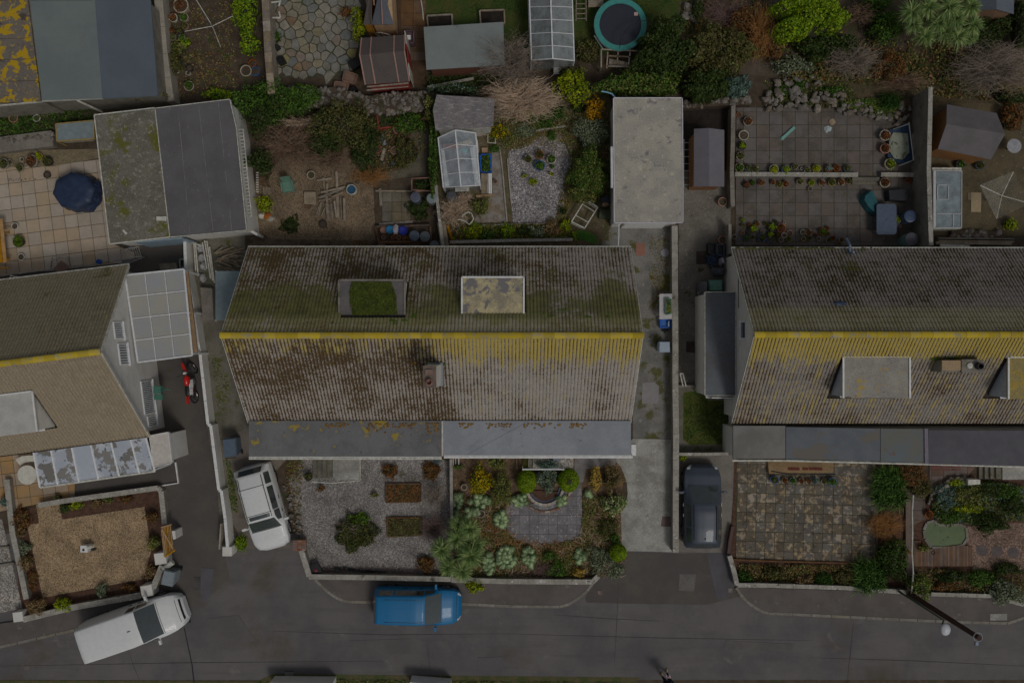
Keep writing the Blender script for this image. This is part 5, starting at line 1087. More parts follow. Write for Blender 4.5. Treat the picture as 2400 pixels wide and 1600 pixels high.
for x in (1020,1270,1525): mb = MB();p = Q('A',x, 205,1.35);mb.tube([(p.x, p.y, 0), p],.025,6);part('rail_post',mb, MAT['upvc'], pl)
fence_t = thing('porch_steps_area','tan boarded landing with dark red mats below the right-hand roof','landing',Q('32',350,1160))
mb = MB().prism(XYQ('32',[(0,1100),(600,1110),(600,1205),(10,1215)],.3),0,.3);part('platform',mb, M('tan_board',(.3,.2,.1),(.25,.17,.09)), fence_t)
for a, b_ in ((185,290),(320,370),(378,500)): mb = MB().prism(XYQ('32',[(a, 1155),(b_, 1158),(b_, 1182),(a, 1180)],.32),.3,.33);part('door_mat',mb, M('red_mat',(.16,.04,.03)), fence_t)
mb = MB().tube(QL('32',[(30,1190),(170,1212),(620,1218)],1.0),.03,6);part('handrail',mb, MAT['dark_metal'], fence_t)

# greenhouses and cold frames
def greenhouse(label, t, A, B_, Cc, D_, ridge, h, hr, bars, name='greenhouse',glass=None, wallh=None, cols=1):
 r0, r1 = Q(t, *ridge[0], hr), Q(t, *ridge[1], hr);e = [Q(t, *p, h) for p in (A, B_, Cc, D_)]   # A-B eave on the left (top to bottom), D-C eave on the right
 c = (e[0]+e[1]+e[2]+e[3])/4;root = thing(name, label, 'greenhouse',Vector((c.x, c.y, 0)));gl = glass or MAT['clear']
 for (p, q) in ((e[0], e[1]),(e[3], e[2])):
  mb = MB().quad((p.x, p.y, .05),(q.x, q.y, .05), q, p, t=.008);part('side_glass',mb, gl, root)
  mb = MB().bar(p, q, .05);part('eave_bar',mb, MAT['upvc'], root)
  mb = MB().bar((p.x, p.y, .04),(q.x, q.y, .04),.07,.08);part('sill',mb, MAT['upvc'], root)
 for (p, q, r_) in ((e[0], e[3], r0),(e[1], e[2], r1)):
  mb = MB().add([(p.x, p.y, .05),(q.x, q.y, .05), q, r_, p],[(0,1,2,3,4)]);part('end_glass',mb, gl, root)
  mb = MB().bar(p, r_, .045).bar(q, r_, .045).bar((p.x, p.y, 0), p, .05).bar((q.x, q.y, 0), q, .05);part('end_frame',mb, MAT['upvc'], root)
 mb = MB().bar(r0, r1,.06);part('ridge_bar',mb, MAT['upvc'], root)
 for (p, q) in ((e[0], e[1]),(e[3], e[2])):
  for k in range(bars):
   a0, a1 = k/bars, (k+1)/bars;mb = MB().quad(p.lerp(q, a0), p.lerp(q, a1), r0.lerp(r1, a1), r0.lerp(r1, a0), t=.006);part('roof_pane',mb, gl, root)
   if k: mb = MB().bar(p.lerp(q, a0), r0.lerp(r1, a0),.03);part('glazing_bar',mb, MAT['upvc'], root)
 return root
gh = greenhouse('small white-framed greenhouse with a green watering can inside','B',(140,750),(205,1355),(655,1330),(600,690),((350,655),(420,1345)),1.5,2.05,4, glass=glassm('bright_glass',(.8,.9,1.0),.2))
for k, (a, b_, cc, d) in enumerate((((185,900),(215,900),(275,1340),(225,1340)),((530,870),(590,860),(640,1310),(590,1320)))):
 mb = MB();q = QL('B',[a, b_, cc, d],.8);mb.prism([tuple(v)[:2] for v in q],.74,.8);solo('staging_bench',mb, MAT['white'],('left' if k==0 else 'right') + ' white staging bench inside the small white-framed greenhouse','bench','greenhouse staging')
mb = MB();q = QL('B',[(200,830),(560,780),(640,1330),(240,1350)],.02);mb.prism([tuple(v)[:2] for v in q],.0,.06);part('floor',mb, M('gh_floor',(.3,.31,.33),(.2,.2,.2),2), gh)
mb = MB();q = QL('B',[(410,800),(540,765),(560,820),(420,860)],.9);mb.prism([tuple(v)[:2] for v in q],.82,.9);solo('seed_tray',mb, M('cream_tray',(.6,.5,.3)), 'cream tray at the top end inside the small greenhouse','tray')
mb = MB();q = QL('B',[(215,835),(390,815),(395,860),(220,890)],.9);mb.prism([tuple(v)[:2] for v in q],.82,.88);solo('seed_tray',mb, MAT['terracotta'], 'orange-brown tray behind the ridge bar inside the small greenhouse','tray')
wc = Q('B',465,905,.9);can = thing('watering_can','turquoise watering can inside the small greenhouse','watering can',Vector((wc.x, wc.y, .8)))
mb = MB().lathe((wc.x, wc.y, .8),[(.12,0),(.12,.2),(.06,.26),(.02,.27)],14);part('body',mb, plain('turquoise',(.1,.5,.4),.4), can)
mb = MB().tube([(wc.x - .1, wc.y, .86),(wc.x - .22, wc.y - .03,1.04)],.02,6);part('spout',mb, MC['turquoise'], can);mb = MB().tube([(wc.x+.1, wc.y, .85),(wc.x+.18, wc.y, .95),(wc.x+.05, wc.y, 1.1)],.014,6);part('handle',mb, MC['turquoise'], can)
mb = MB();q = QL('B',[(590,690),(635,800),(665,1300),(655,1340),(620,1000)],1.3)
box_building('pale board panel leaning along the right side of the small greenhouse','B',[(540,860),(600,850),(660,1320),(590,1330)],.5, MAT['offwhite'], MAT['offwhite'], name='leaning_sheet',cat='panel',fascia=None, over=.02, th=.04)
greenhouse('larger greenhouse with dull glass left of the trampoline','20',(150,-300),(180,555),(572,560),(545,-300),((345,-300),(375,540)),1.5,2.2,7, glass=glassm('dull_glass',(.38,.42,.42),.55,.15))
mb = MB().box(tuple(Q('20',450,250,.4)),(.7,4.5,.06));solo('staging_bench',mb, plain('grey_white',(.45,.45,.43),.6), 'pale bench running through the larger dull greenhouse','bench')
cf = thing('greenhouse','white-framed cold frame with clear top against the tall grey wall','cold frame',Q('31',1650,270))
q = QL('31',[(1545,10),(1783,10),(1780,525),(1545,525)],.9)
mb = MB().prism(XYQ('31',[(1512,-30),(1783,-30),(1780,532),(1516,535)],.85),0,.8);part('base',mb, MAT['offwhite'], cf)
mb = MB().quad(*q, t=.01);part('pane',mb, glassm('frame_glass',(.33,.4,.43),.8,.1), cf)
for a, b_ in (((1530,0),(1530,530)),((1545,0),(1780,5)),((1780,0),(1778,530)),((1535,526),(1780,526)),((1556,132),(1655,132)),((1556,264),(1655,264)),((1655,132),(1655,264)),((1556,132),(1556,264)),((1550,395),(1775,395)),((1700,395),(1700,520))):
 mb = MB().bar(Q('31',*a, .93), Q('31',*b_, .93),.12 if a==(1530,0) else .035,.03);part('frame_bar',mb, plain('cf_white',(.55,.55,.56),.5), cf)
# open cold frame skeleton in the plot
sk = thing('cold_frame','empty weathered white cold-frame skeleton lying at an angle','cold frame',Q('C',1930,450));cor = [Q('C',1945,245,.5), Q('C',2095,345,.5), Q('C',1935,600,.5), Q('C',1775,520,.5)]
for i in range(4):
 mb = MB().bar(cor[i], cor[(i+1) % 4],.055);part('top_rail',mb, MAT['offwhite'], sk)
 mb = MB();p = cor[i];mb.bar((p.x, p.y, 0), p, .05);part('post',mb, MAT['offwhite'], sk)
 mb = MB();p, q = cor[i], cor[(i+1) % 4];mb.bar((p.x, p.y, .04),(q.x, q.y, .04),.05);part('bottom_rail',mb, MAT['offwhite'], sk)
for s_ in (.22,.72): mb = MB().bar(cor[0].lerp(cor[3], s_), cor[1].lerp(cor[2], s_),.035);part('cross_bar',mb, MAT['offwhite'], sk)
for (i, j) in ((3,2),(0,1)): mb = MB();a, b_ = cor[i], cor[j];mb.quad((a.x, a.y, .05),(b_.x, b_.y, .05), b_, a, t=.008);part('end_glass',mb, glassm('milky_glass',(.6,.65,.6),.5,.2), sk)
# glass-topped box with a yellow frame
yf = thing('storage_box','glass-topped box with a yellow timber frame beside the mossy garage','storage box',Q('00',690,1220));q = QL('00',[(515,1140),(862,1108),(865,1275),(525,1300)],.9)
mb = MB().quad(*q, t=.02);part('top_pane',mb, plain('grey_pane',(.24,.29,.3),.15), yf)
for i in range(4): mb = MB().bar(q[i], q[(i+1) % 4],.05,.06);part('top_rail',mb, M('yellow_timber',(.42,.3,.1),(.36,.26,.1)), yf);mb = MB().bar((q[i].x, q[i].y, 0), q[i],.05);part('post',mb, MC['yellow_timber'], yf)
for k in range(3): mb = MB().prism(XYQ('00',[(550,1150),(850,1130),(850,1290),(560,1310)],.3),.1+.22*k, .13+.22*k);part('shelf',mb, MAT['timber'], yf)
# ---------------------------------------------------------------- vehicles
def crom(p0, p1, p2, p3, t): return .5*(2*p1+(p2 - p0)*t+(2*p0 - 5*p1+4*p2 - p3)*t*t+(3*p1 - p0 - 3*p2+p3)*t ** 3)
class CarSurf:
 """stations: (x, half width at belt, belt height, half width at top, top height)"""
 def __init__(s, st): s.st = st
 def row(s, u):
  i = min(int(u), len(s.st) - 2);t = u - i;g = lambda k: s.st[max(0, min(len(s.st) - 1, k))]
  x = g(i)[0]*(1 - t)+g(i+1)[0]*t;wb = crom(g(i - 1)[1], g(i)[1], g(i+1)[1], g(i+2)[1], t);wt = g(i)[3]*(1 - t)+g(i+1)[3]*t
  zb = g(i)[2]*(1 - t)+g(i+1)[2]*t;zt = g(i)[4]*(1 - t)+g(i+1)[4]*t
  h = [(wb*.93,.2),(wb, .42),(wb*.985, zb),(wt, zt - .035),(wt*.62, zt+.012),(0, zt+.03)]
  return x, h+[(-a, b) for a, b in h[-2::-1]]
 def P(s, u, v, off=0.0):
  x, r = s.row(u);v = max(0, min(10, v));i = min(int(v),9);t = v - i;q = lambda k: r[max(0, min(10, k))]
  if i in (2,7): y = r[i][0]*(1 - t)+r[i+1][0]*t;z = r[i][1]*(1 - t)+r[i+1][1]*t
  else: y = crom(q(i - 1)[0], q(i)[0], q(i+1)[0], q(i+2)[0], t) if i in (3,4,5,6) else r[i][0]*(1 - t)+r[i+1][0]*t;z = r[i][1]*(1 - t)+r[i+1][1]*t
  return Vector((x, y, z))
 def N(s, u, v):
  a = s.P(u+.02, v) - s.P(u - .02, v);b = s.P(u, v+.05) - s.P(u, v - .05);n = a.cross(b)
  n = n.normalized() if n.length > 1e-9 else Vector((0,0,1));c = s.P(u, v) - Vector((s.P(u, v).x, 0,.5));return n if n.dot(c) > 0 else -n
 def patch(s, mb, u0, u1, v0, v1, off, nu=8, nv=6, slant=0.0):
  o = len(mb.v)
  for i in range(nu+1):
   for j in range(nv+1):
    u = u0+(u1 - u0)*i/nu;v = v0+(v1 - v0)*j/nv;mb.v.append(tuple(s.P(u, v)+s.N(u, v)*off))
  for i in range(nu):
   for j in range(nv): a = o+i*(nv+1)+j;mb.f.append((a, a+1, a+nv+2, a+nv+1));mb.m.append(0)
  return mb
def vehicle(label, cat, name, st, loc, ang, paint, wheels, wr, H, glass, front, rear, rails=None, extra=None):
 root = thing(name, label, cat, loc, None, R(ang));S_ = CarSurf(st);n = len(st) - 1;mb = MB();S_.patch(mb, 0, n, 0,10,0, n*5,30)
 for u in (0, n):
  o = len(mb.v);mb.v+=[tuple(S_.P(u, v/3)) for v in range(31)];mb.f.append(tuple(range(o, o+31)));mb.m.append(0)
 part('body',mb, paint, root, local=1, smooth=True)
 mb = MB();x0, x1 = st[0][0], st[-1][0];wm = max(q[1] for q in st);mb.prism([(x0+.15,-wm*.85),(x1 - .15,-wm*.85),(x1 - .15, wm*.85),(x0+.15, wm*.85)],.17,.3);part('underbody',mb, MAT['black'], root, local=1)
 for nm, u0, u1, v0, v1 in glass:
  mb = MB();S_.patch(mb, u0, u1, v0, v1,.008,8,6);part(nm, mb, MAT['carglass'], root, local=1, smooth=True)
 for (wx, sy) in ((wheels[0],1),(wheels[0],-1),(wheels[1],1),(wheels[1],-1)):
  mb = MB();yy = (wm - .13)*sy;m4 = []
  for k in range(24):
   a = 2*math.pi*k/24
   for (rr, dy) in ((wr*.66,.115),(wr*.95,.115),(wr, .08),(wr, -.08),(wr*.95,-.1)): mb.v.append((wx+rr*math.cos(a), yy+dy*sy, wr+rr*math.sin(a)))
  for k in range(24):
   for j in range(4): mb.f.append((k*5+j, k*5+j+1,((k+1) % 24)*5+j+1,((k+1) % 24)*5+j));mb.m.append(0)
  wh = part('wheel',mb, MAT['rubber'], root, local=1);rm = MB()
  o = len(rm.v);rm.v+=[(wx+wr*.66*math.cos(2*math.pi*k/24), yy+.1*sy, wr+wr*.66*math.sin(2*math.pi*k/24)) for k in range(24)];rm.f.append(tuple(range(24)));rm.m.append(0)
  for k in range(5): a = 2*math.pi*k/5;rm.bar((wx, yy+.112*sy, wr),(wx+wr*.62*math.cos(a), yy+.112*sy, wr+wr*.62*math.sin(a)),.05,.02, up=(0,1,0))
  part('rim',rm, MAT['steel'], wh, local=1)
 for sy in (1,-1):
  c = S_.P(front, 2 if sy > 0 else 8);mb = MB().bar(c, c+Vector((.02, sy*.12,.04)),.05,.05);mb.box((c.x - .02, c.y+sy*.17, c.z+.05),(.1,.2,.14));part('wing_mirror',mb, paint, root, local=1)
  mb = MB();v0 = 1.6 if sy > 0 else 7.2;S_.patch(mb, n - 1.25, n - .35, v0+(.6 if sy > 0 else 0), v0+(1.4 if sy > 0 else .7),.01,4,3);part('headlight',mb, plain('lamp_glass',(.55,.58,.6),.1), root, local=1)
  mb = MB();S_.patch(mb, .12,.8,1.3 if sy > 0 else 7.9,2.1 if sy > 0 else 8.7,.012,4,3);part('tail_light',mb, plain('red_lamp',(.45,.02,.02),.15), root, local=1)
  for u in ((front+rear)/2+.45,(front+rear)/2 - .55):
   c = S_.P(u, 1.75 if sy > 0 else 8.25)+Vector((0, sy*.02,0));mb = MB().box(tuple(c),(.16,.03,.03));part('door_handle',mb, MAT['dark_metal'] if paint.name != 'black_paint' else MAT['steel'], root, local=1)
 if rails:
  for sy in (1,-1):
   pts = [S_.P(u, 3.25 if sy > 0 else 6.75)+Vector((0,0,.035)) for u in np.linspace(rails[0], rails[1],7)];mb = MB().tube(pts, .018,6);part('roof_rail',mb, rails[2], root, local=1)
 if extra: extra(root, S_)
 return root
def lines(root, S_, segs, mat, name='panel_gap',w_=.012):
 for (u0, v0, u1, v1) in segs:
  mb = MB();pts = [S_.P(u0+(u1 - u0)*k/8, v0+(v1 - v0)*k/8)+S_.N(u0+(u1 - u0)*k/8, v0+(v1 - v0)*k/8)*.002 for k in range(9)];mb.tube(pts, w_, 4);part(name, mb, mat, root, local=1)
def paint(name, c, flake=.0): return plain(name, c, .42,.1 if flake else 0,.4, coat=.15, var=.04)
# blue people carrier on the road (front to the right)
st = [(-2.05,.55,.8,.5,.86),(-2.0,.8,.95,.62,1.2),(-1.85,.83,.98,.64,1.6),(-1.2,.85,1.0,.66,1.64),(.0,.85,.98,.67,1.63),(.38,.85,.98,.66,1.58),(1.15,.84,.96,.7,1.04),(1.7,.79,.84,.66,.92),(1.98,.66,.66,.52,.74),(2.1,.48,.5,.4,.55)]
def ex(root, S_): lines(root, S_, [(6.02,3,6.02,7),(7.6,3.2,7.6,6.8),(2.6,3.6,5,3.6),(2.6,6.4,5,6.4)], MAT['dark_metal'])
c = Q('13',1478,868,.9);vehicle('blue people carrier parked at the kerb below the middle gardens','car','parked_car',st, (c.x, c.y, 0),-1.0, paint('blue_paint',(.008,.16,.36)),(-1.3,1.32),.31,1.65,
 [('windscreen',5.08,5.98,3.05,6.95),('rear_window',1.1,1.9,3.3,6.7),('side_window',2.15,3.1,2.2,2.85),('side_window',3.2,4.9,2.2,2.85),('quarter_window',5.05,5.6,2.15,2.7),('side_window',2.15,3.1,7.15,7.8),('side_window',3.2,4.9,7.15,7.8),('quarter_window',5.05,5.6,7.3,7.85)],5.7,2.5, None, ex)
# long white van at the lower left
st = [(-2.42,.6,.9,.55,1.0),(-2.36,.86,1.05,.74,1.55),(-2.2,.93,1.08,.78,1.88),(-1.2,.96,1.1,.8,1.93),(.2,.96,1.1,.8,1.92),(.62,.95,1.1,.78,1.86),(1.45,.93,1.08,.76,1.2),(2.0,.86,.98,.7,1.05),(2.35,.72,.75,.58,.85),(2.5,.5,.55,.42,.62)]
def ex(root, S_):
 lines(root, S_, [(6.05,3,6.05,7),(7.7,3.3,7.7,6.7),(.9,3.5,.9,6.5)], MAT['dark_metal']);mb = MB();S_.patch(mb, 1.35,1.6,4.5,5.5,.02,3,3);part('brake_light',mb, MAT['black'], root, local=1)
 mb = MB().tube([S_.P(4.3,5), S_.P(4.3,5)+Vector((-.12,0,.1))],.015,5);part('aerial',mb, MAT['black'], root, local=1)
 mb = MB();S_.patch(mb, 8.1,8.5,3.3,6.7,.012,4,6);part('grille',mb, MAT['black'], root, local=1)
c = Q('03',1205,1058,1.1);vehicle('long white passenger van parked half across the lower left footway','van','parked_van',st, (c.x, c.y, 0),19.0, paint('white_paint_car',(.74,.75,.74)),(-1.5,1.55),.33,1.9,
 [('windscreen',5.05,5.97,3.05,6.95),('side_window',4.1,4.95,2.2,2.85),('quarter_window',5.05,5.6,2.15,2.7),('side_window',4.1,4.95,7.15,7.8),('quarter_window',5.05,5.6,7.3,7.85)],5.6,3.6, None, ex)
# white estate with black rails (front down the photo)
st = [(-2.02,.6,.75,.5,.82),(-1.98,.83,.95,.62,1.0),(-1.7,.86,.98,.6,1.5),(-1.1,.88,1.0,.62,1.62),(.1,.88,.98,.63,1.62),(.45,.88,.97,.62,1.56),(1.0,.87,.95,.72,1.05),(1.6,.83,.88,.7,.97),(1.92,.72,.7,.6,.8),(2.04,.5,.5,.42,.6)]
def ex(root, S_):
 lines(root, S_, [(6.03,3,6.03,7),(3.0,3.1,3.0,6.9),(4.2,3.1,4.2,6.9)], MAT['black'], 'roof_bar',.016)
 mb = MB();S_.patch(mb, 4.35,4.85,3.6,6.4,.012,4,6);part('sunroof',mb, MAT['carglass'], root, local=1)
 mb = MB().box((-2.05,-.1,.5),(.06,.9,.3));part('rear_bumper',mb, MAT['greyplastic'], root, local=1)
c = Q('S',614,1190,.9);vehicle('white estate car with black roof rails and sunroof beside the grey gravel garden','car','parked_car',st, (c.x, c.y, 0),-74.5, MC['white_paint_car'],(-1.25,1.3),.33,1.65,
 [('windscreen',5.08,5.98,3.05,6.95),('rear_window',1.15,1.95,3.2,6.8),('side_window',2.1,3.0,2.2,2.88),('side_window',3.12,4.1,2.2,2.88),('side_window',4.2,5.4,2.15,2.8),('side_window',2.1,3.0,7.12,7.8),('side_window',3.12,4.1,7.12,7.8),('side_window',4.2,5.4,7.2,7.85)],5.6,2.8,(2.2,4.9, MAT['black']), ex)
# black car on the drive (front up the photo)
st = [(-1.97,.6,.7,.5,.8),(-1.9,.8,.92,.58,1.05),(-1.62,.86,.98,.57,1.42),(-1.0,.88,.99,.58,1.5),(-.1,.89,.97,.59,1.5),(.2,.89,.96,.58,1.45),(1.02,.88,.93,.7,.98),(1.5,.86,.86,.7,.92),(1.86,.74,.7,.55,.78),(1.98,.5,.5,.4,.58)]
def ex(root, S_):
 lines(root, S_, [(6.04,3,6.04,7),(1.7,3.3,1.7,6.7)], MAT['black']);c = S_.P(2.4,5);mb = MB().blob(c, (.06,.03,.05),2,6,4);part('aerial',mb, MAT['black'], root, local=1)
c = Q('S',1646,1187,.8);vehicle('dark grey crossover car standing on the drive left of the paved garden','car','parked_car',st, (c.x, c.y, 0),90, paint('black_paint',(.06,.075,.1),1),(-1.22,1.25),.33,1.5,
 [('windscreen',5.1,5.97,3.05,6.95),('rear_window',1.1,1.9,3.3,6.7),('side_window',2.1,3.1,2.2,2.85),('side_window',3.2,4.9,2.2,2.85),('side_window',2.1,3.1,7.15,7.8),('side_window',3.2,4.9,7.15,7.8)],5.65,2.8,(2.3,4.9, MAT['dark_metal']), ex)
# motorcycle
c = Q('02',1795,375,.3);mc = thing('motorcycle','red and white trail motorcycle leaning on its stand by the white-capped wall','motorcycle',(c.x, c.y, 0));mc.rotation_euler = Euler((0, R(-16), R(4)))
def torus(mb, c, Rr, r_, n=28, m=6, turn=0.0):
 o = len(mb.v)
 for i in range(n):
  a = 2*math.pi*i/n
  for j in range(m): b = 2*math.pi*j/m;q = Rr+r_*math.cos(b);v = Vector((r_*math.sin(b), q*math.cos(a), q*math.sin(a)));v = Matrix.Rotation(turn, 3, 'Z') @ v;mb.v.append(tuple(v+Vector(c)))
 for i in range(n):
  for j in range(m): mb.f.append((o+i*m+j, o+i*m+(j+1) % m, o+((i+1) % n)*m+(j+1) % m, o+((i+1) % n)*m+j));mb.m.append(0)
for (y, rr, tn) in ((.7,.3,.55),(-.68,.28,0)):
 mb = MB();torus(mb, (0, y, .33), rr, .045, turn=tn);wh = part('wheel',mb, MAT['rubber'], mc, local=1);mb = MB();torus(mb, (0, y, .33), rr - .045,.02, turn=tn)
 part('rim',mb, MAT['steel'], wh, local=1);mb = MB()
 for k in range(8): a = k*math.pi/4;v = Matrix.Rotation(tn, 3, 'Z') @ Vector((0, math.cos(a)*(rr - .05), math.sin(a)*(rr - .05)));mb.tube([(0, y, .33), Vector((0, y, .33))+v],.008,4)
 part('spokes',mb, MAT['steel'], wh, local=1)
redm = plain('bike_red',(.6,.015,.01),.25, coat=.6)
mb = MB().blob((0,.12,.82),(.15,.3,.17),3,10,6,.06, flat=False);part('fuel_tank',mb, redm, mc, local=1, smooth=True)
mb = MB().blob((0,-.32,.84),(.12,.36,.07),4,10,6,.04, flat=False);part('seat',mb, MAT['black'], mc, local=1, smooth=True)
mb = MB().bar((0,-.6,.8),(0,-.98,.86),.16,.04);part('rear_mudguard',mb, redm, mc, local=1)
mb = MB().bar((-.06,.5,.76),(-.26,.95,.74),.15,.035);part('front_mudguard',mb, redm, mc, local=1)
mb = MB().tube([(.09,.42,.98),(.06,.75,.33)],.025,6).tube([(-.09,.42,.98),(-.1,.72,.33)],.025,6);part('fork',mb, MAT['steel'], mc, local=1)
mb = MB().tube([(-.36,.3,1.08),(-.12,.4,1.02),(.12,.4,1.02),(.36,.3,1.08)],.016,6);part('handlebar',mb, MAT['dark_metal'], mc, local=1)
mb = MB().blob((0,.47,.92),(.1,.09,.12),6,8,5,.05, flat=False);part('headlight',mb, MAT['white'], mc, local=1)
mb = MB().box((.1,-.05,.66),(.05,.4,.26)).box((.1,-.42,.68),(.04,.3,.2));part('side_panel',mb, MAT['white'], mc, local=1)
mb = MB().box((0,.06,.45),(.2,.34,.3));part('engine',mb, MAT['steel'], mc, local=1)
mb = MB().tube([(.1,.2,.4),(.14,-.1,.35),(.15,-.75,.55)],.04,7);part('exhaust',mb, MAT['dark_metal'], mc, local=1)
mb = MB().tube([(0,-.68,.33),(0,-.1,.42)],.03,6).tube([(0,-.9,.82),(0,-.2,.75),(0,.4,.85)],.03,6);part('frame',mb, redm, mc, local=1)

# ---------------------------------------------------------------- the person at the bottom edge, holding a controller
def skin_mesh(name, pts, edges, radii, mat, parent, sub=2):
 me = bpy.data.meshes.new(name);me.from_pydata([tuple(p) for p in pts], edges, []);o = bpy.data.objects.new(name, me);C.objects.link(o);me.materials.append(mat)
 md = o.modifiers.new('skin','SKIN');
 for i, r_ in enumerate(radii): me.skin_vertices[0].data[i].radius = (r_, r_) if not isinstance(r_, tuple) else r_
 me.skin_vertices[0].data[0].use_root = True;md.use_smooth_shade = True;s_ = o.modifiers.new('sub','SUBSURF');s_.levels = sub;s_.render_levels = sub;o.parent = parent;return o
c = W(1557,1581,0);pr = thing('person','person in a dark navy jacket and tan shoes holding a pale controller','person',(c.x, c.y, 0))
pts = [(0,0,.95),(0,.01,1.15),(0,.02,1.38),(0,.03,1.5),(0,.07,1.6),(0,.08,1.7),
    (-.09,0,.9),(-.11,.02,.5),(-.12,-.04,.09),(.09,0,.9),(.11,.08,.5),(.12,.14,.09),
    (-.2,.02,1.42),(-.25,.02,1.14),(-.09,.24,1.06),(.2,.02,1.42),(.25,.02,1.14),(.09,.24,1.06)]
ed = [(0,1),(1,2),(2,3),(3,4),(4,5),(0,6),(6,7),(7,8),(0,9),(9,10),(10,11),(2,12),(12,13),(13,14),(2,15),(15,16),(16,17)]
rd = [(.16,.11),(.15,.11),(.17,.11),.055,.085,.09,.095,.065,.045,.095,.065,.045,.06,.05,.035,.06,.05,.035]
skin_mesh('body',pts, ed, rd, M('navy_cloth',(.012,.018,.035),(.01,.012,.025),12,30), pr)
for x_, y_ in ((-.12,-.04),(.12,.14)):
 mb = MB();n_ = 14;mb.lathe((x_, y_+.07,.0),[(.05,0),(.055,.03),(.05,.07),(.02,.1)], n_, sx=.95, sy=2.6);part('shoe',mb, M('tan_suede',(.42,.3,.18),(.36,.25,.15),10), pr, local=1, smooth=True)
skm = plain('skin',(.5,.3,.22),.5)
mb = MB().blob((0,.09,1.68),(.078,.1,.12),2,14,9,.01, flat=False);hd = part('head',mb, skm, pr, local=1, smooth=True)
mb = MB().blob((0,.075,1.71),(.085,.105,.11),5,12,8,.05);part('hair',mb, M('brown_hair',(.07,.045,.03)), hd, local=1, smooth=True)
mb = MB().blob((0,.19,1.68),(.014,.02,.02),1,6,4).box((0,.182,1.63),(.045,.012,.012));part('nose_and_mouth',mb, skm, hd, local=1)
for sx in (-1,1): mb = MB().blob((sx*.03,.178,1.705),(.011,.008,.008),1,6,4, flat=False);part('eye',mb, MAT['black'], hd, local=1);mb = MB().blob((sx*.08,.09,1.68),(.014,.025,.035),1,6,4, flat=False);part('ear',mb, skm, hd, local=1)
for sx in (-1,1):
 mb = MB().blob((sx*.09,.27,1.06),(.04,.05,.022),3,8,5,.05, flat=False)
 for k in range(4): mb.tube([(sx*(.115 - k*.017),.3,1.06),(sx*(.1 - k*.02),.345+.006*k, 1.055),(sx*(.082 - k*.016),.352,1.03)],[.0095,.009,.007],6)
 mb.tube([(sx*.06,.26,1.07),(sx*.045,.29,1.085),(sx*.05,.31,1.09)],[.011,.01,.008],6);part('hand',mb, skm, pr, local=1, smooth=True)
ct = thing('drone_controller','pale lilac controller with a dark screen held by the person in navy','controller',(c.x, c.y+.31,1.05));mb = MB()
mb.box((0,0,0),(.2,.11,.04));part('casing',mb, plain('pale_lilac',(.55,.5,.6),.4), ct, local=1);mb = MB().box((0,.02,.022),(.12,.06,.006));part('screen',mb, plain('plum_screen',(.12,.03,.1),.1), ct, local=1)
for sx in (-1,1): mb = MB().tube([(sx*.07,.05,0),(sx*.08,.13,.03)],.008,5);part('aerial',mb, MC['pale_lilac'], ct, local=1)

# ---------------------------------------------------------------- pots
PM = {'t': MAT['terracotta'], 's': MAT['stoneware'], 'b': MAT['blueglaze'], 'k': MAT['black'], 'w': MAT['offwhite'], 'y': MAT['yellowpot'], 'g': MAT['green_plastic'], 'c': M('cream_pot',(.5,.46,.36),(.4,.36,.28),4, rand=.1), 'n': M('bluegrey_pot',(.12,.17,.2),(.1,.13,.15),4)}
PC = {'t': 'terracotta','s': 'stoneware','b': 'blue','k': 'black','w': 'white','y': 'yellowish','g': 'green','c': 'cream','n': 'blue-grey'}
def pot(t, x, y, r, m, h=None, plant=None, label=None, group=None, z=0.0, n=18, name='flower_pot',cat='pot'):
 rr = px(r/TL[t][2], z+.25);h = h or max(.18, rr*1.35);c = Q(t, x, y, z+h);c.z = z;root = thing(name, label, cat, c, group);mb = MB()
 prof = [(rr*.68,0),(rr*.9, h*.8),(rr*1.0, h*.82),(rr*1.02, h),(rr*.86, h),(rr*.84, h*.82)]
 mb.lathe((0,0,0), prof, n);part('pot_body',mb, PM[m], root, local=1)
 mb = MB().lathe((0,0,0),[(rr*.84, h*.8),(rr*.84, h*.84),(.01, h*.87)],14);part('compost',mb, MAT['soil'], root, local=1)
 if plant:
  k = int(60+700*rr);P, N_ = crown_pts(k, rr*.95, rr*.95, rr*1.1,4);P[:, 2]+=h*.82;obj_of('plant',leaf_mesh('plant',P, N_, .045, LG[plant]), root)
 return root
ORD = ['first','second','third','fourth','fifth','sixth','seventh','eighth','ninth','tenth','eleventh','twelfth','thirteenth','fourteenth','fifteenth','sixteenth','seventeenth','eighteenth','nineteenth']
PL = {'green': 'leafy','bright': 'bright','olive': 'brownish','rust': 'rusty',None: 'bare','lime': 'yellow-green','bluegreen': 'blue-green','variegated': 'pale'}
def row(t, items, where, group, order='from the left'):
 for i, it in enumerate(items): x, y, r_, m, p = it;pot(t, x, y, r_, m, None, p, '%s %s pot, %s %s %s' % (PL[p], PC[m], ORD[i], order, where), group)
row('30',[(55,1555,42, 'c','lime'),(165,1560,40, 'b','bright'),(243,1532,28, 's','olive'),(312,1550,14, 'w',None),(365,1560,32, 's','olive'),(445,1550,36, 'y','lime'),(558,1548,34, 't','bluegreen'),(635,1545,32, 't','rust'),(730,1548,34, 'n','olive')], 'in the row above the low terrace wall','pots above the low terrace wall')
row('31',[(50,108,26, 's','rust'),(108,128,28, 'y','olive'),(165,122,32, 't','rust'),(295,97,32, 's','olive'),(402,112,28, 'y','bright'),(388,168,22, 's',None),(495,110,28, 's','rust'),(590,108,34, 'y','olive'),(676,105,32, 's','rust'),(742,98,26, 't','olive')], 'in the row below the low terrace wall','pots below the low terrace wall')
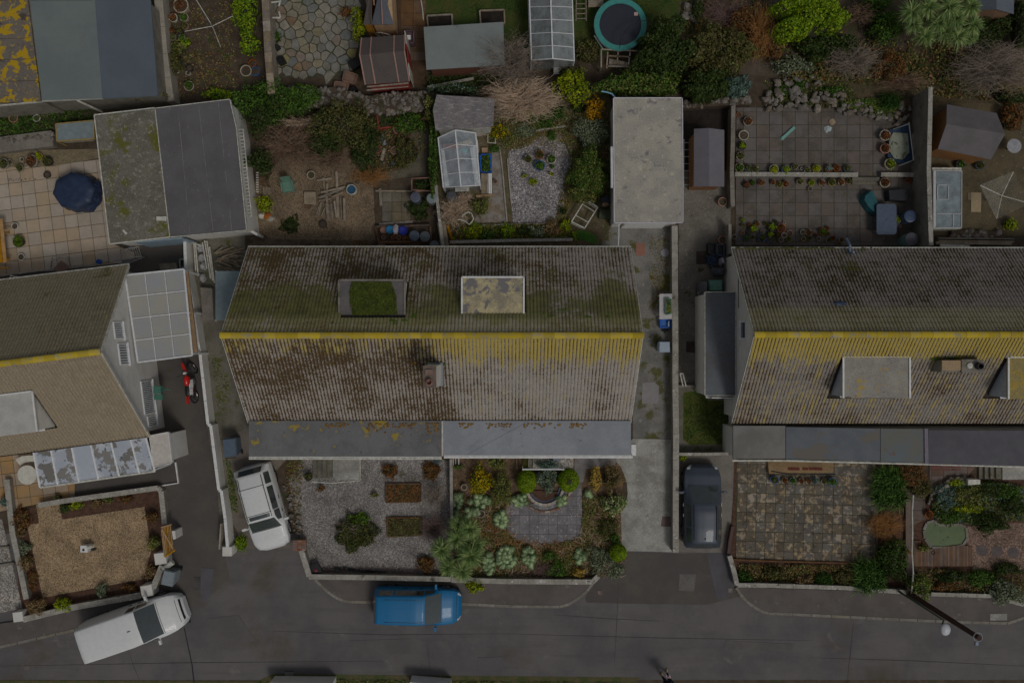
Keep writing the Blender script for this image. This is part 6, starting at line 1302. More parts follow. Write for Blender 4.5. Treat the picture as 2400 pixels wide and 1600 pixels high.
row('21',[(2090,5,30, 't','olive'),(2155,130,32, 'k','rust'),(2210,112,26, 'k','green'),(2290,112,28, 't','rust')], 'beside the left end of the terrace wall','pots at the left end of the terrace wall')
row('21',[(2120,455,18, 'k','bright'),(2120,505,18, 't','olive'),(2185,500,20, 't','rust'),(2042,607,24, 's',None),(2118,570,20, 't',None),(2170,570,18, 'b','olive'),(2215,535,38, 'k','bright'),(2205,610,24, 's','olive'),(2150,620,24, 'b','green'),(2298,560,18, 's',None),(2300,615,38, 'b','olive'),(2255,490,24, 'y','rust'),(2335,490,20, 't','olive')], 'in the crowd by the wall stub','crowd of pots by the wall stub')
row('31',[(40,520,40, 'k','bright'),(125,527,42, 't','rust'),(70,470,18, 'k','olive'),(150,475,12, 'w',None),(200,575,30, 't',None),(148,593,24, 'w',None),(90,590,24, 't','olive'),(20,585,28, 'k','bright'),(190,630,26, 'y','olive'),(10,635,22, 'b',None),(120,635,22, 's',None),(50,640,20, 's','olive')], 'in the round cluster under the moss gutter','round cluster of pots under the moss gutter')
row('31',[(320,563,24, 's',None),(375,568,30, 'c','rust'),(328,625,22, 'y',None),(382,622,20, 'y','olive'),(435,590,18, 't','rust'),(505,560,34, 't','green'),(550,530,20, 't','rust'),(548,580,22, 't','olive'),(468,625,20, 's',None),(553,637,20, 'w','olive'),(600,620,22, 't','rust'),(678,635,24, 's','rust'),(655,670,22, 't','olive')], 'in the loose row along the roof edge','loose row of pots along the right roof edge')
row('20',[(2085,1055,26, 't',None),(2168,1115,42, 's','rust'),(2130,1243,46, 'c',None),(2118,1340,36, 'k','bright'),(2098,1435,36, 's','olive'),(2090,1540,42, 's','green'),(2170,1545,34, 'n','olive'),(2235,1555,32, 'c','olive')], 'down the left edge of the flowerpot terrace','pots down the left edge of the flowerpot terrace','from the top')
row('30',[(1078,1243,50, 'c','rust'),(1078,1365,46, 't','rust'),(1122,1505,50, 's','bright')], 'beside the broken pond cover','pots beside the broken pond cover','from the top')
row('30',[(1770,1512,40, 'n','green'),(1950,1520,40, 'n','olive')], 'below the orange gable of the faded shed','pots below the faded shed')
row('31',[(1075,110,46, 'c','rust'),(1290,85,32, 't','rust')], 'under the shorter terrace wall','pots under the shorter terrace wall')
row('32',[(62,1268,40, 'b','olive'),(155,1275,28, 'c','rust'),(228,1278,30, 'g','green'),(307,1280,26, 's','rust'),(377,1280,26, 's','rust'),(435,1275,30, 'n','bluegreen'),(517,1282,26, 's','olive'),(593,1288,40, 'b','green')], 'in the row above the blotchy slabs','row of pots at the top of the blotchy slabs')
pot('32',560,1140,26, 'k',None, 'olive','dark pot on the tan landing beside the red mats','pots on landings')
pot('33',1482,20,36, 't',None, 'rust','brown pot beside the round rockery planting on the right')
row('00',[(1660,50,70, 's','rust'),(1590,165,40, 'w','rust'),(1690,160,40, 's','green'),(1700,240,32, 't','olive'),(1585,285,30, 'k','rust'),(1655,285,30, 'k','olive'),(1588,343,30, 's','olive'),(1670,348,32, 'c','green'),(1740,625,34, 'k',None),(1620,650,26, 'w','olive'),(1728,672,22, 'w',None),(1735,790,46, 's','green')], 'down the strip beside the buff rendered wall','pots beside the buff rendered wall','from the top')
row('00',[(2258,650,52, 'c',None),(2318,580,36, 't',None),(2345,655,44, 'b',None)], 'on the bare soil beside the field wall','pots beside the tall field wall')
row('00',[(30,1505,48, 's','olive'),(285,1480,58, 's','rust'),(435,1482,44, 'k','olive'),(355,1440,36, 'y','lime'),(90,1490,24, 's',None),(200,1465,20, 'w',None),(180,1545,34, 's','olive')], 'on the strip above the cream patio','pots on the strip above the cream patio','from the top')
row('00',[(120,1085,42, 't',None),(335,1085,34, 'w',None),(410,1055,30, 't',None)], 'in the strip below the outbuilding','pots in the planted strip')
row('01',[(135,510,32, 'w',None),(192,792,32, 'w',None),(430,38,32, 'k',None)], 'standing alone on the cream patio','lone pots on the cream patio','of three')
pp = pot('01',168,650,50, 'k',None, None, 'black pot with a spiky yellow-green palm on the cream patio');mb = MB();sword_head(mb, (0,0,.35),.36,90,.03, seed=3);part('palm_leaves',mb, [LG['lime'][1], LG['olive'][0]], pp, local=1)
pot('11',617,492,36, 'k',.25, None, 'round black tub on the grit yard below the planks')
row('10',[(1310,1185,50, 't',None),(1425,1172,30, 't',None),(1118,1370,36, 't',None),(1118,1290,24, 't',None),(1270,1383,36, 't',None)], 'among the weeds left of the ivy corner','terracotta pots among the weeds','from the top')
row('11',[(930,95,34, 's',None),(505,40,38, 's',None)], 'beside the blue tub and plank pile','pots beside the plank pile','of two')
pot('12',480,1240,38, 'k',.3, 'olive','dark pot with a dead plant by the handrail of the left steps')
pot('12',1912,1338,28, 'c',.3, None, 'slim cream pot under the yellow-flowered bush')
bp = pot('A',510,752,46, 's',.4, None, 'grey stone pot among the pale spurges left of the round patio')
row('20',[(148,1462,38, 'c','olive'),(362,1462,43, 'w','green')], 'of the four pots in the plot gravel','round pots in the plot gravel')
pot('20',255,1420,42, 't',.3, 'olive','hexagonal terracotta pot at the top of the group in the plot gravel',n=6)
pot('20',255,1522,50, 'b',.35, 'green','octagonal blue pot at the bottom of the group in the plot gravel',n=8)
pot('B',838,1280,26, 't',.22, None, 'small terracotta pot on the gritty path beside the bench')
pot('31',1185,450,38, 'n',.45, 'lime','tall glazed pot with yellow plant by the navy table')
pot('02',530,1435,28, 'k',.25, 'olive','small dark pot at the foot of the ochre terrace')
row('02',[(45,1475,44, 's','bluegreen'),(100,1492,24, 'w',None)], 'at the lower left of the ochre terrace','pots at the lower left terrace')
pot('21',1935,635,38, 't',.35, None, 'orange terracotta tub beside the wheelie crates');pot('21',1935,285,40, 't',.35, None, 'orange terracotta tub below the lilac-roofed shed')

# ---------------------------------------------------------------- other things in the gardens
def tub(t, x, y, r, m, h, label, name='water_butt',cat='barrel',lid=None, z=0.0, group=None, open_=False):
 rr = px(r/TL[t][2], h);c = Q(t, x, y, z+h);c.z = z;root = thing(name, label, cat, c, group);mb = MB()
 mb.lathe((0,0,0),[(rr*.85,0),(rr*1.0, h*.3),(rr*1.03, h*.5),(rr*.97, h)]+([(rr*.88, h),(rr*.85, h*.6),(.01, h*.55)] if open_ else [(rr*.9, h)]),24);part('body',mb, m, root, local=1, smooth=False)
 if not open_:
  mb = MB().lathe((0,0, h),[(rr*1.02,0),(rr*1.02,.03),(rr*.75,.045),(rr*.72,.03),(rr*.2,.035),(.02,.05)],24);part('lid',mb, lid or m, root, local=1)
 return root
def crate(t, pts, h, m, label, name='crate',cat='crate',z=0.0, inside=None, rim=.06, plant=None, group=None):
 q = [v for v in QL(t, pts, z+h)];c = sum(q, Vector())/4;root = thing(name, label, cat, Vector((c.x, c.y, z)), group)
 for i in range(4):
  a, b = q[i], q[(i+1) % 4];mb = MB().bar(Vector((a.x, a.y, z+h/2)), Vector((b.x, b.y, z+h/2)), rim*.5, h);part('side',mb, m, root)
  mb = MB().bar(Vector((a.x, a.y, z+h)), Vector((b.x, b.y, z+h)), rim, .03);part('rim',mb, m, root)
 mb = MB().prism([(v.x*.96+c.x*.04, v.y*.96+c.y*.04) for v in q], z+.01, z+h*.72);part('contents',mb, inside or MAT['soil'], root)
 if plant:
  k = 420;P = np.array([(c.x+(q[0].x - c.x)*a*s1_+(q[1].x - c.x)*b*s2_, c.y+(q[0].y - c.y)*a*s1_+(q[1].y - c.y)*b*s2_, z+h*rnd.uniform(.72,1.2)) for a, b, s1_, s2_ in ((rnd.uniform(-.85,.85), rnd.uniform(-.85,.85),1,1) for _ in range(k)) if abs(a)+abs(b) < .95]) - np.array(LOC[root.name])
  obj_of('plants',leaf_mesh('plants',P, nr.normal(size=(len(P),3))*.5+[0,0,1],.06, LG[plant],(nr.uniform(size=len(P))*len(LG[plant])).astype(int)), root)
 return root
# patio cover
c = Q('01',672,185,.9);cv = thing('covered_table','navy octagonal weather cover over garden furniture on the cream patio','furniture cover',(c.x, c.y, 0));mb = MB();n = 48;pr_ = []
for (q, z) in ((.0,.92),(.6,.91),(.97,.88),(1.0,.8),(1.04,.3),(1.1,.05)): pr_.append((q, z))
o = len(mb.v)
for (q, z) in pr_:
 for k in range(n):
  a = 2*math.pi*k/n;oc = math.cos(math.pi/8)/math.cos((a % (math.pi/4)) - math.pi/8);w_ = 1+(.06*math.sin(a*9)+.04*math.sin(a*5+1) if z < .5 else .006*math.sin(a*13));mb.v.append((q*1.02*oc*w_*math.cos(a+.15), q*.9*oc*w_*math.sin(a+.15), z+(.01*math.sin(a*6) if q else 0)))
for i in range(len(pr_) - 1):
 for k in range(n): mb.f.append((o+i*n+k, o+(i+1)*n+k, o+(i+1)*n+(k+1) % n, o+i*n+(k+1) % n));mb.m.append(0)
part('cover',mb, MAT['navy'], cv, local=1, smooth=True)
for (x, y) in ((880,150),(870,240),(830,300)): mb = MB();p = Q('01',x, y, .4);mb.blob((p.x - c.x, p.y - c.y, .35),(.3,.3,.38), int(x),9,5,.3);part('cover_fold',mb, MAT['navy'], cv, local=1)
# white round table and arc bench
c = Q('02',250,1225,.72);tb = thing('garden_table','white round table on the ochre terrace beside the glass canopy','table',(c.x, c.y, 0));mb = MB().lathe((0,0,.7),[(.45,0),(.46,.03),(.02,.03)],32);part('table_top',mb, plain('cream_white',(.66,.64,.56),.5), tb, local=1);mb = MB().lathe((0,0,0),[(.22,0),(.05,.06),(.05,.7)],14);part('pedestal',mb, MC['cream_white'], tb, local=1)
ab = thing('curved_bench','white curved bench at the top of the ochre terrace','bench',Q('02',235,1090));q0 = [(142,1085),(200,1052),(270,1045),(325,1050)];q1 = [(325,1100),(270,1105),(215,1120),(185,1140)]
mb = MB().prism(XYQ('02',q0+q1,.45),.4,.45);part('seat',mb, MC['cream_white'], ab)
for (x, y) in ((170,1095),(300,1075)): mb = MB();p = Q('02',x, y, .4);mb.bar((p.x, p.y, 0),(p.x, p.y, .4),.12);part('leg',mb, MC['cream_white'], ab)
# timber bench (left edge)
bn = thing('wooden_bench','ochre timber picnic bench cut off by the left edge','bench',Q('01',20,680))
for k, (x0, x1) in enumerate(((-80,-50),(-45,-15),(-10,22))): mb = MB().prism(XYQ('01',[(x0,445),(x1,440),(x1+40,840),(x0+40,845)],.7),.66,.7);part('plank',mb, MAT['timber_orange'], bn)
for y in (545,815,890): mb = MB().bar(Q('01',-120, y+10,.6), Q('01',85, y, .6),.09,.05);part('support',mb, MAT['timber_orange'], bn)
for y in (560,800): mb = MB();p = Q('01',25, y, .6);mb.bar((p.x, p.y, 0), p, .08);part('leg',mb, MAT['timber_orange'], bn)
tub('01',905,835,22, MAT['blue'],.22, 'small blue bucket at the foot of the cream patio','bucket','bucket',open_=True)
mb = MB().prism(XYQ('01',[(462,805),(622,790),(640,940),(480,950)],.03),.01,.035);solo('floor_mat',mb, M('slate_mat',(.14,.13,.14)), 'square dark mat set in the edge of the cream patio','mat')
mb = MB().prism(XYQ('01',[(560,825),(640,885),(575,948),(485,905)],.1),.05,.1);solo('board',mb, MAT['brown'], 'brown square board lying askew on the dark mat','board')
tub('01',108,985,22, MAT['offwhite'],2.2, 'white pipe end standing by the left house eaves','vent_pipe','pipe',open_=True)
# folded clothes airer at the patio corner
def airer(label, t, pts, h, n, m=MAT['steel']):
 q = QL(t, pts, h);c = sum(q, Vector())/len(q);root = thing('clothes_airer',label, 'clothes airer',Vector((c.x, c.y, 0)))
 mb = MB().tube(q+[q[0]],.018,6);part('frame',mb, m, root);mb = MB()
 for k in range(1, n): mb.tube([q[0].lerp(q[1], k/n), q[3].lerp(q[2], k/n)],.008,4)
 part('wire',mb, m, root);mb = MB()
 for p in q[:4]: mb.tube([(p.x, p.y, 0), p],.012,5)
 part('leg',mb, m, root);return root
airer('tangled metal clothes airer at the right corner of the cream patio','01',[(1010,830),(1200,700),(1310,800),(1150,865)],.7,14)
airer('wire clothes airer lying against the patio edge','01',[(1150,720),(1270,700),(1300,790),(1180,790)],.4,6, MAT['offwhite'])
# rotary dryer
rd_ = thing('rotary_dryer','pale rotary washing line with crossed arms over bare soil','rotary dryer',Q('00',1935,225));hub = Q('00',1938,228,1.8);mb = MB().tube([(hub.x, hub.y, 0), hub],.025,8);part('pole',mb, MAT['steel'], rd_)
for (x, y) in ((1800,-5),(2028,435),(1698,290),(2140,148)): mb = MB().tube([hub - Vector((0,0,.2)), Q('00',x, y, 2.0)],.018,5);part('arm',mb, MAT['offwhite'], rd_)
# big square airer on the right
ra = thing('rotary_dryer','large pale square rotary dryer with many lines at the right edge','rotary dryer',Q('31',2200,240));cc = [Q('31',1950,135,1.7), Q('31',2255,10,1.7), Q('31',2400,300,1.7), Q('31',2100,440,1.7)];hub = sum(cc, Vector())/4;hub.z = 1.45
for p in cc: mb = MB().tube([hub, p],.02,5);part('arm',mb, MAT['offwhite'], ra)
mb = MB()
for k in range(3,17):
 for i in range(4): mb.tube([hub.lerp(cc[i], k/16), hub.lerp(cc[(i+1) % 4], k/16)],.0045,3)
part('line',mb, MAT['offwhite'], ra);mb = MB().tube([(hub.x, hub.y, 0), hub],.025,8);part('pole',mb, MAT['steel'], ra)
# trampoline
c = Q('20',995,228,.85);tr = thing('trampoline','round trampoline with a green pad and black mat on the lawn','trampoline',(c.x, c.y, 0));r0 = px(61.5,.85)
mb = MB().lathe((0,0,.83),[(r0*.8,0),(r0,0),(r0,.05),(r0*.8,.05)],40, cap=False);part('safety_pad',mb, plain('trampoline_green',(.06,.3,.27),.5), tr, local=1)
mb = MB().lathe((0,0,.84),[(r0*.8,0),(r0*.8,.01),(.02,.005)],40);part('jump_mat',mb, plain('jump_mat',(.03,.035,.05),.7), tr, local=1)
mb = MB().lathe((0,0,.8),[(r0*.98,-.03),(r0*1.01,0),(r0*.98,.03),(r0*.95,0)],40, cap=False);part('frame',mb, MAT['steel'], tr, local=1)
for k in range(6): a = k*math.pi/3+.3;mb = MB().tube([(r0*.98*math.cos(a), r0*.98*math.sin(a),0),(r0*.98*math.cos(a), r0*.98*math.sin(a),.82)],.025,6);part('leg',mb, MAT['steel'], tr, local=1)
mb = MB().tube(QL('20',[(990,450),(1000,350),(1060,260),(1140,210),(1220,190),(1300,215)],1.6),.02,5);part('net_hoop',mb, MAT['dark_metal'], tr);mb = MB().bar(Q('20',755,330,.7), Q('20',840,460,.7),.06);part('ladder',mb, MAT['steel'], tr)
mb = MB();p = Q('20',1140,128,.9);mb.box((p.x, p.y, .87),(.18,.16,.012));part('warning_label',mb, plain('pink_label',(.6,.4,.36),.5), tr)
def ladder(label, t, a0, a1, b0, b1, n, m, z=.1, name='ladder'):
 root = thing(name, label, 'ladder',Q(t, *a0));
 for (p, q) in ((a0, a1),(b0, b1)): mb = MB().bar(Q(t, *p, z), Q(t, *q, z),.05,.06);part('rail',mb, m, root)
 for k in range(n): f = (k+.5)/n;mb = MB().bar(Q(t, *a0, z).lerp(Q(t, *a1, z), f), Q(t, *b0, z).lerp(Q(t, *b1, z), f),.04,.04);part('rung',mb, m, root)
ladder('pale wooden ladder standing on the lawn beside the dull greenhouse','20',(592,-30),(588,195),(680,-30),(682,195),5, MAT['timber'],.3)
ladder('long aluminium ladder along the wall by the lilac-roofed shed','20',(1578,1280),(1578,1730),(1636,1280),(1634,1730),7, MAT['steel'],.5)
cfm = thing('climbing_frame','weathered timber bench frame below the trampoline','bench',Q('20',970,540))
for (a, b_) in (((820,455),(820,620)),((820,455),(1150,470)),((880,480),(870,630)),((1085,480),(1070,600)),((880,515),(1085,525)),((870,610),(1060,615)),((975,480),(968,560))): mb = MB().bar(Q('20',*a, .8), Q('20',*b_, .8),.06,.05);part('rail',mb, MAT['timber'], cfm)
mb = MB().prism(XYQ('20',[(895,540),(1070,575),(1050,620),(890,600)],.45),.4,.45);part('seat',mb, MAT['timber'], cfm)
for (x, y) in ((822,458),(820,618),(1148,470),(1065,612)): mb = MB();p = Q('20',x, y, .8);mb.bar((p.x, p.y, 0), p, .06);part('post',mb, MAT['timber'], cfm)
tk = thing('timber_stack','stack of grey timber beside the trampoline at the top edge','timber stack',Q('20',770,10))
for k in range(5): mb = MB().bar(Q('20',700,-20+k*20,.2+.05*k), Q('20',840,-25+k*20,.2+.05*k),.1,.05);part('plank',mb, MAT['timber'], tk)
# raised beds by the lawn
def bed(label, t, pts, h, m, inside=None, plant=None, n=260):
 q = QL(t, pts, h);c = sum(q, Vector())/4;root = thing('raised_bed',label, 'raised bed',Vector((c.x, c.y, 0)))
 for i in range(4): a, b_ = q[i], q[(i+1) % 4];mb = MB().bar(Vector((a.x, a.y, h/2)), Vector((b_.x, b_.y, h/2)),.07, h+.002*i);part('side_board',mb, m, root)
 mb = MB().prism([(v.x, v.y) for v in q],.0, h*.75);part('soil_fill',mb, inside or MAT['darksoil'], root)
 if plant:
  P = [];p2 = [(v.x, v.y) for v in q]
  while len(P) < n: x = rnd.uniform(min(v[0] for v in p2), max(v[0] for v in p2));y = rnd.uniform(min(v[1] for v in p2), max(v[1] for v in p2));(inpoly(x, y, p2) and P.append((x, y, h*rnd.uniform(.8,1.2))))
  P = np.array(P) - np.array(LOC[root.name]);obj_of('plants',leaf_mesh('plants',P, nr.normal(size=(len(P),3))*.5+[0,0,1],.06, LG[plant],(nr.uniform(size=len(P))*2).astype(int)), root)
bed('left black-soil raised bed behind the long board-roofed shed','10',[(1572,145),(1800,132),(1805,245),(1580,250)],.35, MAT['timber'])
bed('right black-soil raised bed behind the long board-roofed shed','10',[(2055,98),(2280,90),(2285,215),(2065,220)],.35, MAT['timber'])
bed('upper timber-edged bed of low plants in the grey gravel garden','12',[(1195,1308),(1512,1308),(1508,1470),(1192,1475)],.15, MAT['timber_dark'], MAT['soil'], 'rust',900)
bed('lower timber-edged bed of low plants in the grey gravel garden','13',[(1205,52),(1525,50),(1522,212),(1208,225)],.15, MAT['timber_dark'], MAT['soil'], 'olive',900)
hs = thing('hose_coils','black hoops and coils between the two sheds','hose',Q('10',1160,320));
for (x, r_) in ((1050,.3),(1165,.34),(1200,.22)): mb = MB();p = Q('10',x, 325,.5);torus(mb, tuple(p), r_, .02,24,5, turn=1.4);part('coil',mb, MAT['offwhite'] if x > 1100 else MAT['black'], hs)
# clutter round the crazy paving
crate('10',[(845,570),(910,530),(955,590),(885,638)],.4, MAT['black'], 'black square tub beside the pale-battened shed',inside=MAT['black'])
crate('10',[(815,650),(935,690),(905,770),(795,740)],.5, MAT['brown'], 'brown cardboard box, the upper of two by the shed','cardboard_box','box',inside=MAT['brown'])
crate('10',[(725,750),(850,765),(835,848),(718,810)],.35, MAT['brown'], 'brown cardboard box, the lower of two by the shed','cardboard_box','box',inside=MAT['brown'])
mb = MB().blob(Q('10',890,845,.1),(.25,.25,.35),4,9,5,.3);solo('rubbish_sack',mb, MAT['black'], 'black rubbish sack below the cardboard boxes','sack')
crate('10',[(190,535),(245,520),(270,565),(215,592)],.35, MAT['black'], 'black planter on the left of the crazy paving',inside=MAT['black'])
mb = MB().blob(Q('10',180,450,.0),(.26,.2,.5),7,10,5,.15);solo('composter',mb, MAT['rubber'], 'dark domed bin beside the tall field wall','bin')
mb = MB();q = QL('10',[(200,780),(250,790),(235,885),(155,880),(165,830)],.5);mb.prism([tuple(v)[:2] for v in q],.35,.42, inset=.1);solo('loose_cover',mb, plain('slate_blue',(.14,.17,.2),.5), 'slate-blue lid lying at the foot of the field wall','lid')
lg = thing('driftwood_chair','pale driftwood chair shape at the top of the field wall','chair',Q('10',180,90))
for (a, b_) in (((130,20),(140,160)),((140,165),(225,165)),((225,160),(210,110)),((210,60),(225,0)),((135,25),(220,15))): mb = MB().tube([Q('10',*a, .6), Q('10',*b_, .6)],.045,6);part('rail',mb, MAT['offwhite'], lg)
crate('10',[(1372,285),(1448,285),(1450,392),(1385,400)],.6, M('plum_box',(.17,.1,.12)), 'plum box with a white label on the brown path','storage_box','box',inside=M('plum_box2',(.16,.1,.11)))
mb = MB().prism(XYQ('10',[(1385,322),(1420,322),(1420,362),(1388,364)],.5),.44,.47);solo('white_label',mb, MAT['white'], 'white square card on the plum box','card')
mb = MB().tube(QL('10',[(1505,-60),(1530,90),(1538,190)],.1),.03,6);solo('cane',mb, MAT['offwhite'], 'pale cane lying along the brown path','cane')
mb = MB().bar(Q('10',1575,805,.5), Q('10',2000,722,.5),.12,.08);solo('pale_beam',mb, MAT['coping'], 'pale beam at the edge of the ivy behind the middle garden','beam')
crate('10',[(1112,1058),(1282,1045),(1292,1160),(1130,1182)],.3, plain('dull_red',(.36,.05,.04),.5), 'dull red plastic tray with weeds in the left back garden',plant='dark')
mb = MB().tube([Q('10',1155,1245,.1), Q('10',1185,1335,.1)],.1,10);solo('gas_cylinder',mb, plain('lilac_grey',(.3,.3,.36),.4), 'lilac-grey cylinder lying beside the orange pots','cylinder')
mb = MB().tube([Q('10',1180,1365,.1), Q('10',1150,1475,.1)],.09,8);solo('log',mb, MAT['timber'], 'pale log lying left of the terracotta pots','log')
mb = MB().blob(Q('10',1265,1500,.05),(.12,.1,.1),3);solo('blue_bag',mb, plain('pale_blue_bag',(.25,.35,.5),.5), 'small pale blue bag in the weeds','bag')
for k in range(3): mb = MB().bar(Q('10',1012+k*16,1380 - k*5,.25), Q('10',1020+k*16,1500,.25),.03,.02);solo('metal_tube',mb, MAT['steel'],['left','middle','right'][k] + ' of three metal tubes leaning in the weeds','tube','metal tubes in the weeds')
# grit yard
pk = thing('plank_pile','sprawling pile of pale planks on the grit yard','plank pile',Q('11',680,300));g = random.Random(3)
for (x0, y0, x1, y1, w_) in ((740,0,755,430,.12),(580,250,800,165,.1),(575,280,725,250,.09),(600,290,575,410,.07),(650,300,665,455,.13),(690,300,700,440,.1),(775,250,790,430,.07),(810,250,812,458,.11),(620,60,640,260,.1),(590,300,560,400,.06),(720,280,740,430,.08),(560,90,700,70,.08),(800,200,700,240,.06),(655,120,650,300,.07),(600,200,820,150,.08),(640,330,600,420,.05)):
 mb = MB();z = g.uniform(.06,.4);mb.bar(Q('11',x0, y0, z), Q('11',x1, y1, z*.6), w_, .04);part('plank',mb, MAT['timber'], pk)
mb = MB().prism(XYQ('11',[(440,195),(552,195),(550,312),(440,305)],.2),.14,.2);part('board',mb, MAT['timber'], pk);mb = MB().bar(Q('11',475,305,.1), Q('11',475,345,.1),.25,.1);part('board',mb, MAT['timber_dark'], pk)
def plastic_chairs(label, t, x, y, n, m, ang):
 c = Q(t, x, y, .5);root = thing('garden_chairs',label, 'chair stack',(c.x, c.y, 0), None, R(ang))
 for k in range(n):
  z = .42+k*.07;mb = MB().box((0,0, z),(.5,.46,.03));part('seat',mb, m, root, local=1);mb = MB().box((0,-.26 - k*.02, z+.22),(.46,.04,.42), rot=Matrix.Rotation(R(18),3, 'X'));part('backrest',mb, m, root, local=1)
  for sx in (-1,1): mb = MB().bar((sx*.26,-.22, z+.2),(sx*.27,.2, z+.18),.05,.03);part('armrest',mb, m, root, local=1)
 for (sx, sy) in ((-1,-1),(1,-1),(1,1),(-1,1)): mb = MB().tube([(sx*.24, sy*.22,0),(sx*.2, sy*.18,.42)],.025,6);part('leg',mb, m, root, local=1)
plastic_chairs('stack of faded green plastic chairs on the grit yard','11',300,150,4, plain('faded_green',(.14,.26,.2),.5),190)
tub('11',875,172,48, MAT['offwhite'],.35, 'white-rimmed tub of blue water beside the planks','tub','tub',open_=True);
mb = MB();p = Q('11',875,172,.3);mb.lathe((p.x, p.y, .2),[(.2,0),(.2,.05),(.01,.051)],20);solo('tub_water',mb, plain('blue_water',(.03,.1,.18),.05), 'blue water inside the white-rimmed tub','water')
tub('11',1465,245,46, plain('slate_butt',(.1,.11,.15),.5),.95, 'dark slate water butt beside the party wall, the left of two',group='water butts by the party wall')
tub('11',1615,255,46, plain('grey_butt',(.22,.27,.28),.5),.95, 'pale grey water butt against the party wall, the right of two',group='water butts by the party wall')
pb = thing('planter_box','long timber-edged box holding tubs at the foot of the grit yard','planter',Q('11',1350,600));q = QL('11',[(1095,515),(1600,500),(1610,650),(1130,655)],.35)
for i in range(4): mb = MB().bar(q[i] - Vector((0,0,.17)), q[(i+1) % 4] - Vector((0,0,.17)),.1,.35);part('side_board',mb, MAT['timber_dark'], pb)
mb = MB().prism([(v.x, v.y) for v in q],0,.2);part('soil_fill',mb, MAT['soil'], pb)
tub('11',1168,545,30, MAT['terracotta'],.25, 'orange tub in the timber-edged box','tub','tub',z=.2, open_=True);tub('11',1228,540,36, plain('bright_blue',(.02,.22,.45),.4),.28, 'bright blue bucket beside the orange tub','bucket','bucket',z=.2, open_=True)
tub('11',1350,550,42, plain('royal_blue',(.02,.04,.35),.4),.35, 'royal blue tub right of the white sack','tub','tub',z=.2, open_=True)
mb = MB().blob(Q('11',1285,545,.3),(.16,.24,.25),3,9,6,.2);solo('white_sack',mb, plain('sack_white',(.5,.47,.5),.6), 'white sack between the blue bucket and the royal blue tub','sack')
tub('11',1455,598,46, plain('blue_slate',(.09,.12,.16),.5),.6, 'blue-slate round bin in the timber-edged box, the left of two',z=.1, group='round bins in the box');tub('11',1552,605,46, plain('dull_slate',(.11,.13,.14),.5),.6, 'dull slate round bin in the timber-edged box, the right of two',z=.1, group='round bins in the box')
for k, x in enumerate((1170,1262,1310,1358,1402)): pot('11',x, 612,20, 't',.2, None, ORD[k] + ' small clay pot from the left along the timber-edged box','small clay pots in the box',z=.2)
mb = MB().blob(Q('11',1160,695,.1),(.22,.2,.2),5,8,5,.25);solo('pink_sack',mb, M('pink_sack',(.3,.2,.18)), 'pinkish sack by the north eaves of the central roof','sack')
tub('11',1640,690,46, plain('dull_slate',(.11,.13,.14),.5),.6, 'round slate bin at the corner of the party wall and the eaves')
for (a, b_, k) in (((1140,165),(1150,325), 'upright pale plank at the edge of the slab path'),((1130,495),(1440,468), 'long weathered plank above the timber-edged box'),((1760,500),(1830,712), 'ochre plank leaning beside the party wall')): mb = MB().bar(Q('11',*a, .1), Q('11',*b_, .1),.13,.05);solo('plank',mb, MAT['timber'] if 'ochre' not in k else MAT['timber_orange'], k, 'plank')
bn = thing('wooden_bench','dark slatted bench against the white wall by the grit yard','bench',Q('11',75,120))
for k in range(7): mb = MB().bar(Q('11',30,25+k*17,.45), Q('11',118,22+k*17,.45),.055,.03);part('slat',mb, MAT['timber_dark'] if k else MAT['timber'], bn)
for k in range(9): mb = MB().bar(Q('11',2,20+k*22,.8), Q('11',24,20+k*22,.8),.05,.03);part('back_slat',mb, MAT['offwhite'], bn)
for y in (20,140): mb = MB();p = Q('11',110, y, .45);mb.bar((p.x, p.y, 0), p, .05);part('leg',mb, MAT['timber_dark'], bn)
for k in range(5): mb = MB().bar(Q('11',70+k*14,150,.4), Q('11',75+k*14,222,.4),.03,.02);part('loose_slat',mb, MAT['timber'], bn)
pbk = thing('sack_pile','heap of pink and white sacks below the yellow shrub','sacks',Q('11',105,425));
for (x, y, m) in ((55,415, 'w'),(105,420, 't'),(140,440, 's')): mb = MB().blob(Q('11',x, y, .05),(.2,.16,.16), int(x));part('sack',mb, PM[m], pbk)
# shelf and rail near party wall
sh = thing('plant_rack','two-tier rack with pink rails holding plants by the party wall','rack',Q('11',1520,100))
for (a, b_) in (((1432,72),(1595,66)),((1432,72),(1432,180)),((1432,178),(1610,186)),((1595,66),(1612,186))): mb = MB().bar(Q('11',*a, .7), Q('11',*b_, .7),.04,.03);part('rail',mb, M('pink_rail',(.4,.2,.16)), sh)
for (x, y) in ((1434,74),(1592,70),(1608,184),(1434,176)): mb = MB();p = Q('11',x, y, .7);mb.bar((p.x, p.y, 0), p, .03);part('leg',mb, MC['pink_rail'], sh)
